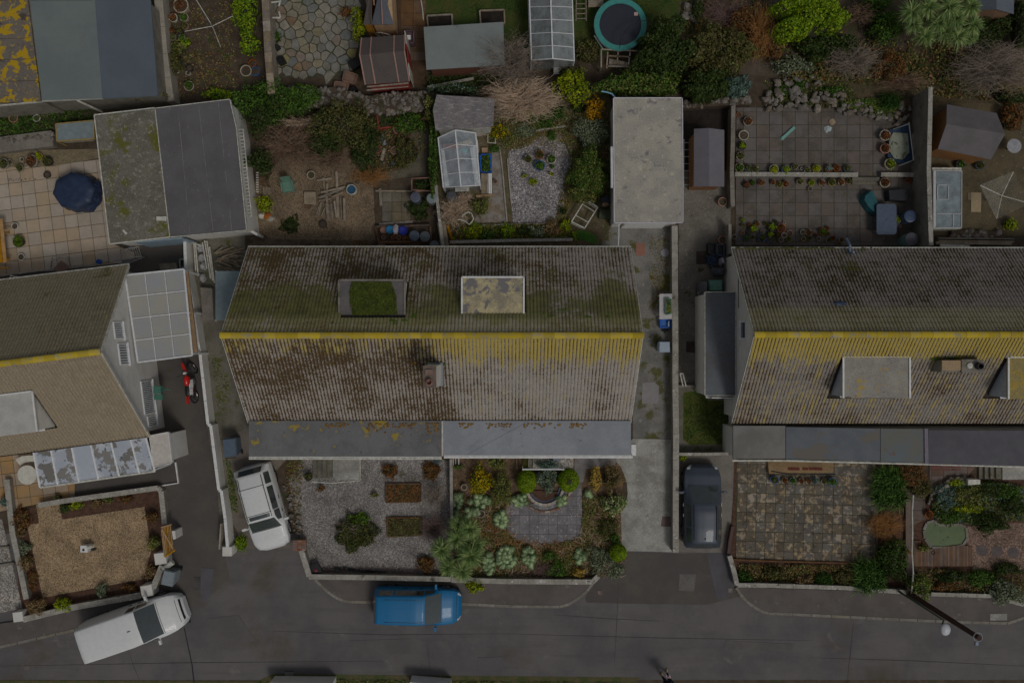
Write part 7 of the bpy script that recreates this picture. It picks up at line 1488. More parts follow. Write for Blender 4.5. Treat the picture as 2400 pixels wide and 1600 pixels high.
# junk passage beside the central house
jp = thing('pipe_bundle','bundle of white pipes and gutters beside the retaining wall','pipes',Q('01',1870,800))
for (a, b_) in (((1780,650),(1800,960)),((1795,660),(1820,965)),((1880,640),(1935,990)),((1900,645),(1955,1010)),((1705,640),(1850,690)),((1925,700),(1970,1030)),((1860,660),(1900,900))): mb = MB().tube([Q('01',*a, .3), Q('01',*b_, .35)],.035,6);part('pipe',mb, MAT['offwhite'], jp)
for k, (x, y) in enumerate(((1845,710),(1855,800),(1870,880),(1870,985))): mb = MB().blob(Q('01',x, y, .05),(.16,.2,.3), k+3,9,6,.25);solo('rubble_sack',mb, plain('sack_grey',(.42,.42,.42),.6), ORD[k] + ' grey-white sack from the top among the white pipes','sack','sacks among the pipes')
mb = MB().prism(XYQ('01',[(1835,1062),(1950,1072),(1965,1375),(1860,1392)],.5),.0,.5, inset=.06);solo('storage_bunker',mb, M('pale_bunker',(.28,.25,.21),(.22,.2,.17),2), 'long pale covered bunker below the sacks','bunker')
tp = thing('timber_heap','heap of broken timber and laths beside the central roof corner','timber heap',Q('01',2100,830));g = random.Random(9)
for k in range(26): mb = MB();x, y = g.uniform(1965,2100), g.uniform(750,900);mb.bar(Q('01',x, y, g.uniform(.05,.5)), Q('01',x+g.uniform(80,200), y+g.uniform(-70,70), g.uniform(.05,.5)), g.uniform(.03,.06),.03);part('lath',mb, MAT['timber'], tp)
mb = MB().prism(XYQ('01',[(1460,855),(1615,845),(1625,905),(1475,912)],.6),.1,.6);solo('crate',mb, MAT['timber'], 'pale crate standing on the sunken driveway behind the canopy','crate')
crate('01',[(1650,815),(1700,812),(1705,885),(1655,890)],.5, MAT['greyplastic'], 'lilac-grey crate at the corner of the sunken driveway')
# bins
def wheelie(t, x, y, w_, d_, h, m, label, ang, open_=False, extra=None):
 c = Q(t, x, y, h);root = thing('wheelie_bin',label, 'bin',(c.x, c.y, 0), None, R(ang));mb = MB().prism([(-w_*.4,-d_*.4),(w_*.4,-d_*.4),(w_*.4, d_*.4),(-w_*.4, d_*.4)][::1],0,.05);mb = MB()
 vs = [(sx*w_*k/2, sy*d_*k/2, z) for k, z in ((.78,0),(1, h - .08)) for sx, sy in ((-1,-1),(1,-1),(1,1),(-1,1))];mb.add(vs, [(3,2,1,0),(4,5,6,7),(0,1,5,4),(1,2,6,5),(2,3,7,6),(3,0,4,7)]);part('bin_body',mb, m, root, local=1)
 mb = MB().prism([(-w_*.52,-d_*.5),(w_*.52,-d_*.5),(w_*.5, d_*.54),(-w_*.5, d_*.54)], h - .08, h, inset=.12);part('lid',mb, m, root, local=1)
 mb = MB().tube([(-w_*.4, d_*.6, h - .05),(w_*.4, d_*.6, h - .05)],.02,6);part('handle',mb, MAT['black'], root, local=1)
 for sx in (-1,1): mb = MB().tube([(sx*w_*.4, d_*.42,.1),(sx*w_*.5, d_*.42,.1)],.1,12);part('wheel',mb, MAT['rubber'], root, local=1)
 return root
wheelie('02',2108,970,.62,.85,1.05, plain('bin_blue',(.1,.14,.19),.5), 'blue-grey wheelie bin behind the white estate car',185)
wheelie('03',1540,610,.55,.7,1.05, plain('bin_grey',(.24,.28,.3),.45), 'grey wheelie bin by the slanting wall at the driveway corner',-12)
wheelie('22',1402,52,.52,.5,.95, plain('bin_lilac',(.36,.43,.52),.45), 'pale blue-grey bin against the long side wall',0)
crate('21',[(1808,665),(1875,668),(1872,765),(1808,762)],.5, MAT['black'], 'black recycling box at the top of the bins beside the right-hand house',inside=MAT['black'])
crate('21',[(1882,680),(1950,682),(1948,778),(1884,775)],.5, plain('ink_blue',(.05,.08,.13),.5), 'ink-blue recycling box beside the black one',inside=MAT['black'])
tub('21',1850,818,48, plain('deep_navy',(.02,.045,.1),.4),.7, 'deep navy round bin below the recycling boxes','bin','bin',open_=True)
mb = MB().blob(Q('21',1922,832,.3),(.14,.2,.4),5,8,5,.3);solo('white_carton',mb, plain('carton',(.45,.42,.5),.6), 'crumpled white bag between the round bins and the gable','bag')
mb = MB().blob(Q('21',1885,928,.3),(.34,.28,.6),9,9,5,.18);solo('bin_bag',mb, plain('slate_bag',(.07,.08,.1),.35), 'large dark bin bag between the round bin and the green box','sack')
c = Q('21',1870,1052,.5);gb = thing('storage_box','pale green lidded storage box at the foot of the gable','storage box',(c.x, c.y, 0));mb = MB().prism([(-.28,-.22),(.28,-.22),(.3,.22),(-.3,.22)],0,.45);part('box_body',mb, MAT['green_plastic'], gb, local=1);mb = MB().prism([(-.33,-.27),(.33,-.27),(.34,.27),(-.34,.27)],.45,.55, inset=.15);part('lid',mb, plain('mint',(.16,.36,.28),.45), gb, local=1)
mb = MB().box(tuple(Q('21',1740,1075,.5)),(.35,.5,.9));mb.bar(Q('21',1710,1110,.8), Q('21',1760,1160,.8),.2,.1);solo('meter_cupboard',mb, M('dull_grey',(.2,.2,.21)), 'grey cupboard beside the green storage box','cupboard')
mb = MB()
for k in (0,1): mb.bar(Q('22',1545+k*25,295,.9), Q('22',1570+k*28,410,.3),.05,.05)
mb.bar(Q('22',1545,295,.9), Q('22',1570,295,.9),.05);solo('folded_steps',mb, MAT['offwhite'], 'folded white stepladder against the side wall by the extension','stepladder')
# driveway things of the plot
tb = thing('garden_table','pale marbled table holding a green trough beside the side wall','table',Q('21',1415,1250));mb = MB().prism(XYQ('21',[(1355,1132),(1475,1130),(1475,1362),(1355,1365)],.72),.68,.72);part('table_top',mb, M('marbled',(.6,.58,.58),(.5,.49,.5),3,20,.2,.4), tb)
for (x, y) in ((1365,1145),(1465,1145),(1465,1352),(1365,1352)): mb = MB();p = Q('21',x, y, .7);mb.bar((p.x, p.y, 0), p, .05);part('leg',mb, MAT['white'], tb)
crate('21',[(1415,1178),(1460,1180),(1462,1310),(1415,1320)],.18, MAT['green_plastic'], 'green trough of trailing plants on the pale marbled table','trough','planter',z=.72, plant='heath')
crate('21',[(1362,1368),(1468,1366),(1462,1440),(1366,1440)],.35, MAT['blue'], 'bright blue crate below the pale marbled table',inside=plain('blue_liner',(.03,.16,.5),.4))
mb = MB().tube([Q('21',1440,1430,.38), Q('21',1440,1395,.42), Q('21',1444,1380,.45)],[.05,.05,.02],8);solo('plastic_bottle',mb, plain('clear_bottle',(.55,.65,.7),.1), 'clear plastic bottle in the bright blue crate','bottle')
mb = MB();p = Q('21',1400,1470,.05);mb.box((p.x, p.y+.08,.02),(.34,.2,.04));torus(mb, (p.x, p.y+.02,.14),.12,.02);solo('metal_trivet',mb, MAT['dark_metal'], 'dark metal hoop on a slab under the blue crate','metal hoop')
mb = MB().prism(XYQ('21',[(1138,668),(1220,668),(1224,778),(1140,782)]),.005,.035);solo('manhole_cover',mb, M('clay_cover',(.36,.17,.12),(.3,.15,.11),4), 'terracotta-coloured cover in the driveway by the roof corner','manhole cover')
mb = MB();p = Q('21',1405,755);mb.lathe((p.x, p.y, .01),[(.2,0),(.2,.04),(.02,.05)],24);solo('round_disc',mb, plain('grey_lid',(.32,.31,.33),.6), 'round grey lid on the mossy driveway','lid')
mb = MB().prism(XYQ('22',[(1198,380),(1300,372),(1350,410),(1345,560),(1320,572),(1192,568)]),.0,.03);solo('repair_slab',mb, M('repair',(.3,.29,.29),(.26,.25,.25),2,25,.2), 'smooth grey repair slab in the driveway','slab')
mb = MB().prism(XYQ('23',[(1378,38),(1470,36),(1472,132),(1368,126)]),.0,.035);solo('manhole_cover',mb, M('plum_cover',(.19,.13,.12),(.15,.1,.1),4), 'plum-brown square cover at the bottom of the concrete driveway','manhole cover')
mb = MB().prism(XYQ('21',[(1692,740),(1785,740),(1783,860),(1692,860)]),.0,.03);solo('manhole_cover',mb, M('dark_cover',(.08,.06,.05)), 'dark rectangular cover in the side yard by the bins','manhole cover')
mb = MB().prism(XYQ('22',[(1600,0),(1695,0),(1692,105),(1600,100)]),.0,.03);solo('manhole_cover',mb, MC['dark_cover'], 'dark rectangular cover beside the white extension','manhole cover')
for (t, x, y, w_, l_, lb) in (('23',807,735,.2,.2, 'small pinkish cover by the kerb end of the middle gardens'),('23',2005,715,.2,.2, 'small grey cover by the kerb of the right gardens'),('03',1812,650,.3,.6, 'dark rectangular cover in the left driveway mouth')):
 p = Q(t, x, y);mb = MB().box((p.x, p.y, .02),(w_, l_, .025));solo('inspection_cover',mb, M('cover_' + t+str(x),(.28,.2,.18) if x==807 else ((.24,.22,.2) if x > 2000 else (.1,.09,.09))), lb, 'cover')
gr = thing('drain_grate','iron drain grate in the gutter at the bottom edge','drain grate',Q('13',305,1485));
for k in range(8): mb = MB().bar(Q('13',270+k*10,1460,.015), Q('13',270+k*10,1512,.015),.02,.02);part('bar',mb, MAT['steel'], gr)
for y in (1458,1514): mb = MB().bar(Q('13',264, y, .015), Q('13',347, y, .015),.03,.022);part('rim',mb, MAT['dark_metal'], gr)
mb = MB().prism(XYQ('33',[(2040,930),(2195,930),(2195,990),(2040,990)],.1),.1,.112);solo('inspection_cover',mb, MAT['concrete'], 'large pale cover in the right footway','cover')
for k, (a, b_) in enumerate((((150,1566),(720,1548)),((1420,1560),(1790,1566)))): mb = MB().bar(Q('13',*a, .5), Q('13',*b_, .5)+Vector((0,-.12,0)),.35,.9);solo('garden_wall',mb, MAT['render_white'],('longer' if k==0 else 'shorter') + ' white wall top at the bottom edge of the photo','wall')
# plot greenhouse surroundings
crate('B',[(655,955),(780,950),(792,1165),(670,1170)],.35, plain('trough_blue',(.015,.12,.55),.35), 'long blue trough of plants right of the small greenhouse','trough','planter',plant='green')
wb = thing('work_bench','weathered bench of boards beside the small greenhouse','bench',Q('B',730,1310))
for k in range(6): mb = MB();x = 668+k*22;mb.prism(XYQ('B',[(x, 1185),(x+20,1183),(x+22,1430),(x+4,1432)],.55),.5,.55);part('board',mb, MAT['timber'] if k < 4 else MAT['white'], wb)
for (x, y) in ((680,1200),(785,1200),(690,1415),(790,1415)): mb = MB();p = Q('B',x, y, .5);mb.bar((p.x, p.y, 0), p, .06);part('leg',mb, MAT['timber'], wb)
mb = MB().bar(Q('B',605,1465,.1), Q('B',815,1450,.1),.12,.06);solo('plank',mb, MAT['timber_orange'], 'ochre plank lying below the weathered bench','plank')
mb = MB().prism(XYQ('C',[(372,175),(420,172),(425,200),(540,205),(540,225),(380,225)],.1),.0,.1);solo('plank',mb, MAT['timber'], 'pale board beside the black bin below the greenhouse','plank')
tub('C',305,210,62, plain('dark_compost',(.08,.085,.1),.5),.7, 'dark compost bin below the small greenhouse','compost_bin','bin')
lf = thing('louvre_panel','white louvred panel leaning below the small greenhouse','panel',Q('B',430,1385))
for k in range(4): mb = MB().bar(Q('B',350,1368+k*12,.3), Q('B',520,1358+k*12,.3),.05,.03);part('slat',mb, MAT['offwhite'], lf)
pl_ = thing('pipe_pair','pair of white pipes lying behind the small greenhouse','pipes',Q('B',360,660))
for k in range(3): mb = MB().tube([Q('B',160 - k*5,690 - k*14,.7+.2*k), Q('B',555,655 - k*14,.7+.2*k)],.04,6);part('pipe',mb, MAT['upvc'], pl_)
mb = MB().prism(XYQ('B',[(580,620),(800,612),(780,720),(620,740)]),.0,.12);solo('paving_piece',mb, M('pinkish_slab',(.36,.28,.22)), 'pinkish slab between the weathered shed and the yellow plants','slab')
mb = MB().prism(XYQ('B',[(675,880),(750,880),(748,940),(678,942)]),.0,.2);solo('tan_box',mb, M('tan_card',(.5,.33,.2)), 'small tan box above the blue trough','box')
wf = thing('wire_frame','thin white wire frame in the yellow plants','frame',Q('B',800,770))
for (a, b_) in (((750,715),(748,805)),((748,805),(845,815)),((845,815),(840,750))): mb = MB().tube([Q('B',*a, .4), Q('B',*b_, .4)],.02,5);part('rod',mb, MAT['offwhite'], wf)
mb = MB().prism(XYQ('C',[(705,290),(815,285),(808,375),(720,380)]),.0,.04);solo('stepping_slab',mb, M('sandstone',(.42,.33,.22)), 'sandy stepping slab left of the gritty path','slab')
mb = MB().prism(XYQ('C',[(815,330),(930,320),(940,430),(812,425)]),.0,.03);solo('stepping_slab',mb, M('sandstone2',(.36,.3,.22)), 'greyer stepping slab beside the thin edging','slab')
ch_ = thing('chain','pale loop of chain on the bare shrub by the party wall','chain',Q('C',500,480));g = [(430,470),(440,440),(470,425),(490,410),(520,405),(550,420),(560,450),(575,480),(555,520),(520,555),(480,520),(410,490),(380,500)]
mb = MB().tube(QL('C',g, .9),.03,5);part('loop',mb, MAT['offwhite'], ch_)
mb = MB();p = Q('C',2190,260,.4);mb.lathe((p.x, p.y, 0),[(.2,0),(.22,.4),(.18,.4),(.17,.3),(.01,.3)],16);solo('coal_bucket',mb, plain('ink',(.05,.055,.08),.4), 'dark bucket against the garage side wall','bucket')
mb = MB().blob(Q('C',2185,310,.3),(.16,.12,.16),4,8,5,.35);solo('log_heap',mb, M('cut_wood',(.45,.28,.18),(.3,.2,.14),8), 'small heap of split wood beside the dark bucket','logs')
mb = MB().prism(XYQ('C',[(2120,370),(2265,375),(2265,480),(2110,475)],.3),.0,.3, inset=.03);solo('green_box',mb, M('algae_box',(.11,.14,.08)), 'low green algae-covered box by the garage wall','box')
mb = MB().prism(XYQ('C',[(1850,630),(1960,640),(2060,690),(2095,770),(2050,790),(1860,730),(1840,680)]),.0,.05);o = solo('moss_patch',mb, M('bright_moss',(.05,.16,.02),(.08,.2,.03),4,40,.8, bump=.9), 'bright green triangle of moss below the cold-frame skeleton','moss',kind='stuff')
mb = MB().tube(QL('B',[(2140,180),(2200,188),(2270,210),(2300,245),(2310,255)],2.0),.035,6);solo('hose',mb, plain('pale_blue_hose',(.25,.5,.65),.4), 'pale blue hose curling at the garage corner','hose')
mb = MB().tube([Q('21',982,492,2.25), Q('21',980,640,2.3), Q('21',976,698,2.4)],.025,6);solo('overhead_pipe',mb, MAT['upvc'], 'thin white pipe running from the garage to the central roof','pipe')
mb = MB().prism(XYQ('A',[(1380,40),(1480,30),(1490,95),(1390,100)],.9),.56,.9, inset=.1);solo('parcel_box',mb, plain('slate_parcel',(.17,.2,.27),.45), 'slate-blue box on the entrance landing of the plot','box')
mb = MB().prism(XYQ('A',[(1340,60),(1385,55),(1390,100),(1345,95)],.8),.56,.8);solo('small_black_box',mb, MAT['black'], 'small black box left of the slate-blue box','box')
for k, x in enumerate((172,198,236)): mb = MB().tube([Q('A',x, 40,2.3), Q('A',x, 140+10*(k==0),1.0)],.03 if k==2 else .015,6);solo('downpipe',mb, MAT['upvc'],['leftmost thin','second thin','wider'][k] + ' white pipe at the party corner of the front wall','pipe','pipes at the party corner')
tub('12',1663,1078,40, plain('dark_teal',(.03,.05,.055),.5),.9, 'dark round butt under the gutter at the party corner')
# semicircular bed of the plot front
sb = thing('round_planter','half-round stone and brick edged planting bed between the two clipped bushes','planting bed',Q('A',1280,520));cen = Q('A',1290,420);ri, ro = px(215/5.2267), px(320/5.2267)
for k in range(11):
 a = R(198+k*14.5);p = cen+Vector((math.cos(a)*ri*1.02, math.sin(a)*ri*.98,.12));mb = MB().box(tuple(p),(.13,.2,.24), rz=a);part('stone',mb, M('pale_block',(.5,.44,.38),(.4,.35,.3),4, rand=.15), sb)
for k in range(13):
 a = R(200+k*11.7);b2 = R(200+(k+.94)*11.7);mb = MB().bar(cen+Vector((math.cos(a)*ro*.98, math.sin(a)*ro*.95,.06)), cen+Vector((math.cos(b2)*ro*.98, math.sin(b2)*ro*.95,.06)),.1,.12);part('brick',mb, bme[0].materials[0] if k % 3 else M('tan_brick',(.45,.33,.24), rand=.1), sb)
mb = MB().prism([(cen.x+math.cos(R(a))*ri*.95, cen.y+math.sin(R(a))*ri*.92) for a in range(190,352,9)],0,.1);part('soil_fill',mb, MAT['bark_mulch'], sb)
for k in range(9):
 a = R(205+k*17);b2 = R(205+(k+1)*17);mb = MB().bar(cen+Vector((math.cos(a)*ri*.86, math.sin(a)*ri*.84,.11)), cen+Vector((math.cos(b2)*ri*.86, math.sin(b2)*ri*.84,.11)),.1,.02);part('liner',mb, plain('liner_blue',(.07,.08,.13),.4), sb)
# left front garden: ornament, gate
c = Q('S',200,1291,.5);orn = thing('garden_ornament','white stone ornament on the buff gravel garden','ornament',(c.x, c.y, 0));mb = MB().prism([(-.32,-.12),(.3,-.05),(.34,.03),(-.3,.02)],0,.12);part('base',mb, MAT['dark_metal'], orn, local=1)
mb = MB().box((-.08,.1,.3),(.34,.32,.36));part('block',mb, MAT['white'], orn, local=1);mb = MB().lathe((-.1,.06,.481),[(.06,0),(.06,.008),(.03,.008),(.03,.0)],16);part('ring',mb, MAT['navy'], orn, local=1)
mb = MB().blob((.14,.2,.25),(.16,.13,.3),8,10,6,.12);part('figure',mb, MAT['offwhite'], orn, local=1)
gt = thing('timber_gate','ochre timber gate of slanting boards at the left driveway','gate',Q('03',1540,260))
for k in range(7): mb = MB();u = k/7;mb.bar(Q('03',1485+u*92,150 - u*38,.9), Q('03',1512+u*92,408 - u*58,.9),.04,.09 if k % 2 else .06);part('board',mb, MAT['timber_orange'], gt)
for (a, b_) in (((1480,140),(1575,112)),((1515,410),(1612,345)),((1490,160),(1590,330))): mb = MB().bar(Q('03',*a, .95), Q('03',*b_, .95),.07,.05);part('brace',mb, MAT['timber_orange'], gt)
mb = MB().prism(XYQ('03',[(1578,172),(1608,170),(1616,245),(1590,250)],.9),0,.9);solo('gate_post',mb, MAT['render_white'], 'white stub post on the driveway side of the ochre gate','post')
mb = MB().bar(Q('03',2045,95,.5), Q('03',2030,330,.5),.07,.5);solo('plank',mb, MAT['timber'], 'long pale plank against the driveway end of the retaining wall','plank')
mb = MB().tube([Q('03',1505,520,.7), Q('03',1590,455,.7)],.13,10);solo('rolled_pipe',mb, MAT['offwhite'], 'fat white tube beside the grey wheelie bin','tube')
bb = thing('bird_cage','dark wheelbarrow-like tray in the corner of the gravel garden','tray',Q('13',545,530));mb = MB().prism(XYQ('13',[(495,490),(565,468),(605,550),(505,582)],.4),.2,.4, inset=-.1);part('tray',mb, MAT['black'], bb);mb = MB().blob(Q('13',550,530,.35),(.12,.1,.1),3);part('contents',mb, plain('red_rag',(.2,.04,.05),.6), bb)
rp = thing('black_poles','bundle of black poles lying along the street wall','poles',Q('13',950,535))
for (a, b_) in (((712,508),(1190,548)),((720,515),(1150,560)),((800,505),(1100,560)),((760,520),(1020,545))): mb = MB().tube([Q('13',*a, .1), Q('13',*b_, .12)],.03,6);part('pole',mb, MAT['rubber'], rp)
# right terrace: teal bag, tub, table, butts, pond cover
mb = MB().prism(XYQ('31',[(958,155),(1000,220),(1025,300),(1000,330),(995,405),(925,350),(872,265),(885,215)],.6),.0,.55, inset=.2);solo('teal_sheet',mb, M('teal_fabric',(.02,.13,.15),(.015,.09,.11),3,18,.4,.35, bump=.6), 'crumpled teal cover beside the navy table','cover')
mb = MB().prism(XYQ('31',[(1100,175),(1305,165),(1318,250),(1270,282),(1110,270)],.5),.0,.5, inset=.08);solo('black_cover',mb, M('black_sheet',(.025,.028,.035),(.03,.033,.04),3,18,.4,.4, bump=.6), 'black rubber trough behind the navy table','trough')
tb = thing('garden_table','navy rounded table with a parasol hole on the terrace','table',Q('31',1090,450));q = [(1012,305),(1165,305),(1180,325),(1182,565),(1165,586),(1012,586),(998,570),(998,320)];mb = MB().prism(XYQ('31',q, .72),.68,.72);part('table_top',mb, plain('navy_plastic',(.09,.12,.18),.35), tb)
for (x, y) in ((1020,330),(1160,330),(1160,560),(1020,560)): mb = MB();p = Q('31',x, y, .7);mb.tube([(p.x, p.y, 0), p],.04,8);part('leg',mb, MC['navy_plastic'], tb)
mb = MB();p = Q('31',1088,447,.72);mb.lathe((p.x, p.y, .721),[(.03,0),(.03,.002),(.001,.002)],12);part('parasol_hole',mb, MAT['black'], tb)
tub('31',1305,420,54, plain('blue_butt',(.05,.08,.15),.4),1.0, 'dark blue ribbed water butt right of the navy table');tub('31',1318,628,58, plain('green_butt',(.14,.24,.23),.4),1.0, 'pale green water butt in the terrace corner',lid=plain('slate_lid',(.1,.1,.12),.5))
pc = thing('pond_cover','raised pond with a cracked pale cover and blue sheet beside the terracotta pots','pond',Q('30',1220,1340));mb = MB().prism(XYQ('30',[(1105,1200),(1290,1140),(1340,1480),(1210,1500),(1100,1440)],.25),.0,.25);part('liner',mb, M('pond_blue',(.03,.06,.12),(.02,.04,.08),4,20,.4,.4), pc)
mb = MB().prism(XYQ('30',[(1150,1218),(1285,1225),(1300,1400),(1240,1468),(1160,1455),(1112,1380),(1115,1290)],.32),.27,.32);part('cover_sheet',mb, M('pale_sheet',(.3,.33,.26),(.25,.27,.2),2,18,.3,.4, spots=[((.12,.11,.07),3,.55,.62)]), pc)
for (a, b_) in (((1295,1125),(1340,1475)),((1150,1190),(1290,1140)),((1200,1525),(1345,1470))): mb = MB().tube([Q('30',*a, .8), Q('30',*b_, .8)],.03,6);part('frame_pole',mb, MAT['steel'], pc)
mb = MB().bar(Q('30',1345,1230,.4), Q('30',1350,1470,.4),.25,.05);solo('plank',mb, MAT['timber'], 'grey board between the pond frame and the tall wall','plank')
mb = MB().bar(Q('30',130,1275,.1), Q('30',245,1170,.1),.14,.06);mb.blob(Q('30',130,1272,.05),(.09,.09,.08),2);solo('turquoise_tool',mb, plain('soft_turquoise',(.2,.42,.36),.4), 'turquoise paddle-shaped toy on the terrace slabs','toy')
mb = MB();p = Q('30',585,1125);mb.lathe((p.x, p.y, .03),[(.16,0),(.16,.05),(.02,.06)],18);solo('tan_dish',mb, M('tan_dish',(.4,.3,.2)), 'round tan dish on the terrace slabs','dish')
mb = MB().blob(Q('30',550,1190,.03),(.16,.17,.08),6,8,4,.35);solo('plastic_bag',mb, plain('pale_bag',(.45,.52,.52),.4), 'crumpled pale plastic bag below the tan dish','bag')
tb = thing('garden_table','round white patterned table by the faded shed at the right edge','table',Q('30',2265,1345));p = Q('30',2262,1342,.7);mb = MB().lathe((p.x, p.y, .68),[(.33,0),(.34,.03),(.02,.03)],24);part('table_top',mb, M('mosaic',(.4,.4,.42),(.3,.3,.34),6,18,.3,.4), tb);mb = MB().tube([(p.x, p.y, 0),(p.x, p.y, .68)],.03,8);part('pedestal',mb, MAT['dark_metal'], tb)
mb = MB().prism(XYQ('31',[(1862,200),(1955,205),(1950,382),(1858,380)]),.02,.06);solo('cardboard',mb, M('card',(.42,.33,.2),(.38,.3,.19)), 'flattened tan cardboard below the airer','cardboard')
mb = MB().prism(XYQ('31',[(1828,205),(1865,200),(1862,270),(1835,270)]),.02,.05);solo('cardboard',mb, M('card2',(.34,.27,.17)), 'smaller torn cardboard piece left of the flattened tan one','cardboard')
tsk = thing('timber_stack','long stack of pale timbers in the trench above the right roof','timber stack',Q('31',1900,640))
for (x0, x1, y, m) in ((1560,2260,625, 'timber'),(1565,2255,640, 'timber'),(1540,2235,662, 'timber'),(1580,1850,688, 'offwhite')): mb = MB().bar(Q('31',x0, y, .4), Q('31',x1, y+8,.4),.13,.08);part('plank',mb, MAT[m], tsk)
rubble('rough flat stones along the top of the right trench','31',[(1690,580),(2170,590)],.35,.3,22,(.18,.36), 'stone edging','stone_edging')
# pond garden at the lower right
pd = thing('garden_pond','algae-green kidney-shaped pond with a pale stone rim','pond',Q('33',1640,200));q = [(1430,160),(1460,95),(1530,75),(1560,110),(1640,120),(1760,110),(1820,140),(1830,240),(1790,300),(1700,320),(1600,325),(1500,320),(1440,240)]
mb = MB().prism(XYQ('33',q),0,.045);part('water',mb, M('algae_water',(.1,.15,.06),(.12,.17,.07),2.5,22,.3,.15, spots=[((.03,.045,.02),3.4,.6,.66)], bump=.1), pd)
rq = QL('33',q, .06);
for i in range(len(rq)):
 a, b_ = rq[i], rq[(i+1) % len(rq)]
 for k in range(max(1, int((b_ - a).length/.3))): n_ = max(1, int((b_ - a).length/.3));mb = MB().bar(a.lerp(b_, k/n_), a.lerp(b_, (k+.93)/n_),.12,.07);part('rim_stone',mb, MAT['kerb'], pd)
dkk = thing('timber_deck','brown board deck curving along the foot of the green pond','deck',Q('33',1600,410));
for k in range(44):
 x = 1332+k*12.4;yt = 320+(18*math.sin((x - 1330)/90) if x > 1430 else (-60 if x < 1400 else -20));mb = MB().prism(XYQ('33',[(x, yt),(x+11, yt),(x+11,495),(x, 493)],.1),.04,.1);part('board',mb, MAT['deck'], dkk)
rg = thing('metal_ring','iron ring handle lying on the board deck','ring',Q('33',1520,370));mb = MB();p = Q('33',1520,370,.12);mb.lathe((p.x, p.y, .1),[(.06,0),(.08,.03),(.1,0)],14, cap=False);part('ring',mb, MAT['dark_metal'], rg)
for (a, b_, lb) in (((1322,-150),(1330,700), 'long thin white rail between the two right front gardens'),): 
 mb = MB().tube(QL('33',[('32',1335,1410),('32',1325,1560),(1328,200),(1322,370),(1335,560),(1318,745)],.9),.035,6);solo('handrail',mb, MAT['offwhite'], lb, 'rail')
wall('pinkish path kerb between the paved front and the pond garden','33',[(1290,-120),(1290,300),(1300,720)],.2,.25, M('pink_kerb',(.2,.15,.12),(.16,.12,.1),2,22))
mb = MB().prism(XYQ('33',[(1265,340),(1340,372),(1335,395),(1270,370)],.9),.8,.9);solo('dark_board',mb, MAT['timber_dark'], 'dark board crossing the pinkish kerb','board')
mb = MB().bar(Q('32',1570,1375,.4), Q('32',1655,1320,.4),.14,.12);solo('pale_log',mb, MAT['timber'], 'pale log at the left rim of the round rockery','log')
rubble('curved brick-like kerb round the planted rockery at the right','32',[(1480,1500),(1500,1420),(1580,1320),(1700,1262),(1830,1255)],.12,.25,40,(.12,.22), 'kerb','stone_kerb')
mb = MB().prism(XYQ('32',[(1840,1268),(1950,1268),(1950,1310),(1840,1318)],.5),.0,.5);solo('white_trough',mb, MAT['offwhite'], 'white trough at the top of the round rockery','trough')
for k, (x, y) in enumerate(((1960,350),(2100,360),(2250,370))): mb = MB();p = Q('33',x, y);mb.lathe((p.x, p.y, .015),[(.28,0),(.28,.02),(.02,.025)],16);solo('stepping_stone',mb, M('dark_step',(.12,.1,.1),(.16,.13,.12),3), ORD[k] + ' dark stepping stone from the left in the pinkish gravel','stepping stone','dark stepping stones')
bs = thing('bench','red slatted bench under the right-hand eaves','bench',Q('32',1640,1165))
for k in range(3): mb = MB().bar(Q('32',1495+95*k, 1150,.45), Q('32',1580+95*k, 1150,.45),.1,.03).bar(Q('32',1495+95*k, 1175,.45), Q('32',1580+95*k, 1178,.45),.08,.03);part('slat',mb, M('dull_red_wood',(.2,.08,.07)), bs)
# street lamp, telegraph pole, wires
lampb = W(2096,1378);ls = thing('street_lamp','street lamp with a white head and thin green post over the road','street lamp',Vector((lampb.x, lampb.y, 0)));hd_ = Q('33',1630,1075,5.0);tp_ = Vector((lampb.x, lampb.y, 4.75))
bse = Q('33',1230,745,3.3);mb = MB();elbow = Q('33',1600,1025,4.95);b0 = Vector((elbow.x - .9, elbow.y+.55,0));LOC[ls.name] = Vector((lampb.x, lampb.y, 0))
mb.tube([(lampb.x, lampb.y, 0),(lampb.x, lampb.y, .9),(lampb.x, lampb.y, 4.5),(lampb.x+.08, lampb.y - .05,4.8), elbow],[.07,.05,.035,.035,.035],8);part('post',mb, M('green_paint',(.08,.12,.08),(.07,.1,.07)), ls)
mb = MB().blob(hd_, (.22,.27,.12),3,14,6,.04, flat=False);part('lamp_head',mb, plain('lamp_white',(.6,.63,.66),.4), ls, smooth=True);
top = Q('33',1945,1155,6.8);tpl = thing('telegraph_pole','dark wooden telegraph pole leaning out over the footway, steel hoop at its top','telegraph pole',Vector((top.x, top.y, 0)))
mb = MB().tube([(top.x - .08, top.y+.04,0),(top.x, top.y, 6.8)],[.14,.1],12);part('pole',mb, M('creosote',(.075,.04,.03),(.055,.03,.025),3), tpl)
mb = MB();torus(mb, tuple(top - Vector((0,0,.1))),.16,.012);mb.v = [(x, y, z) for x, y, z in mb.v];mb2 = MB();mb2.lathe((top.x, top.y, 6.65),[(.17,0),(.19,0),(.19,.03),(.17,.03)],20, cap=False);part('hoop',mb2, MAT['greyplastic'], tpl)
mb = MB().box((top.x - .03, top.y - .28,6.6),(.12,.14,.1));part('insulator',mb, MAT['bluegrey'], tpl)
mb = MB().tube([top+Vector((0,-.3,-.2)), top+Vector((.25,-2.5,-.3)), top+Vector((.5,-12,.2))],.008,4);part('wire',mb, MAT['black'], tpl)
mb = MB().tube([Q('12',1600,650,5.6), Q('12',1650,830,4.2), Q('12',1700,1040,2.75)],.012,4);solo('cable',mb, M('rust_cable',(.25,.15,.12)), 'thin rust-coloured cable from the chimney side to the party corner','cable')
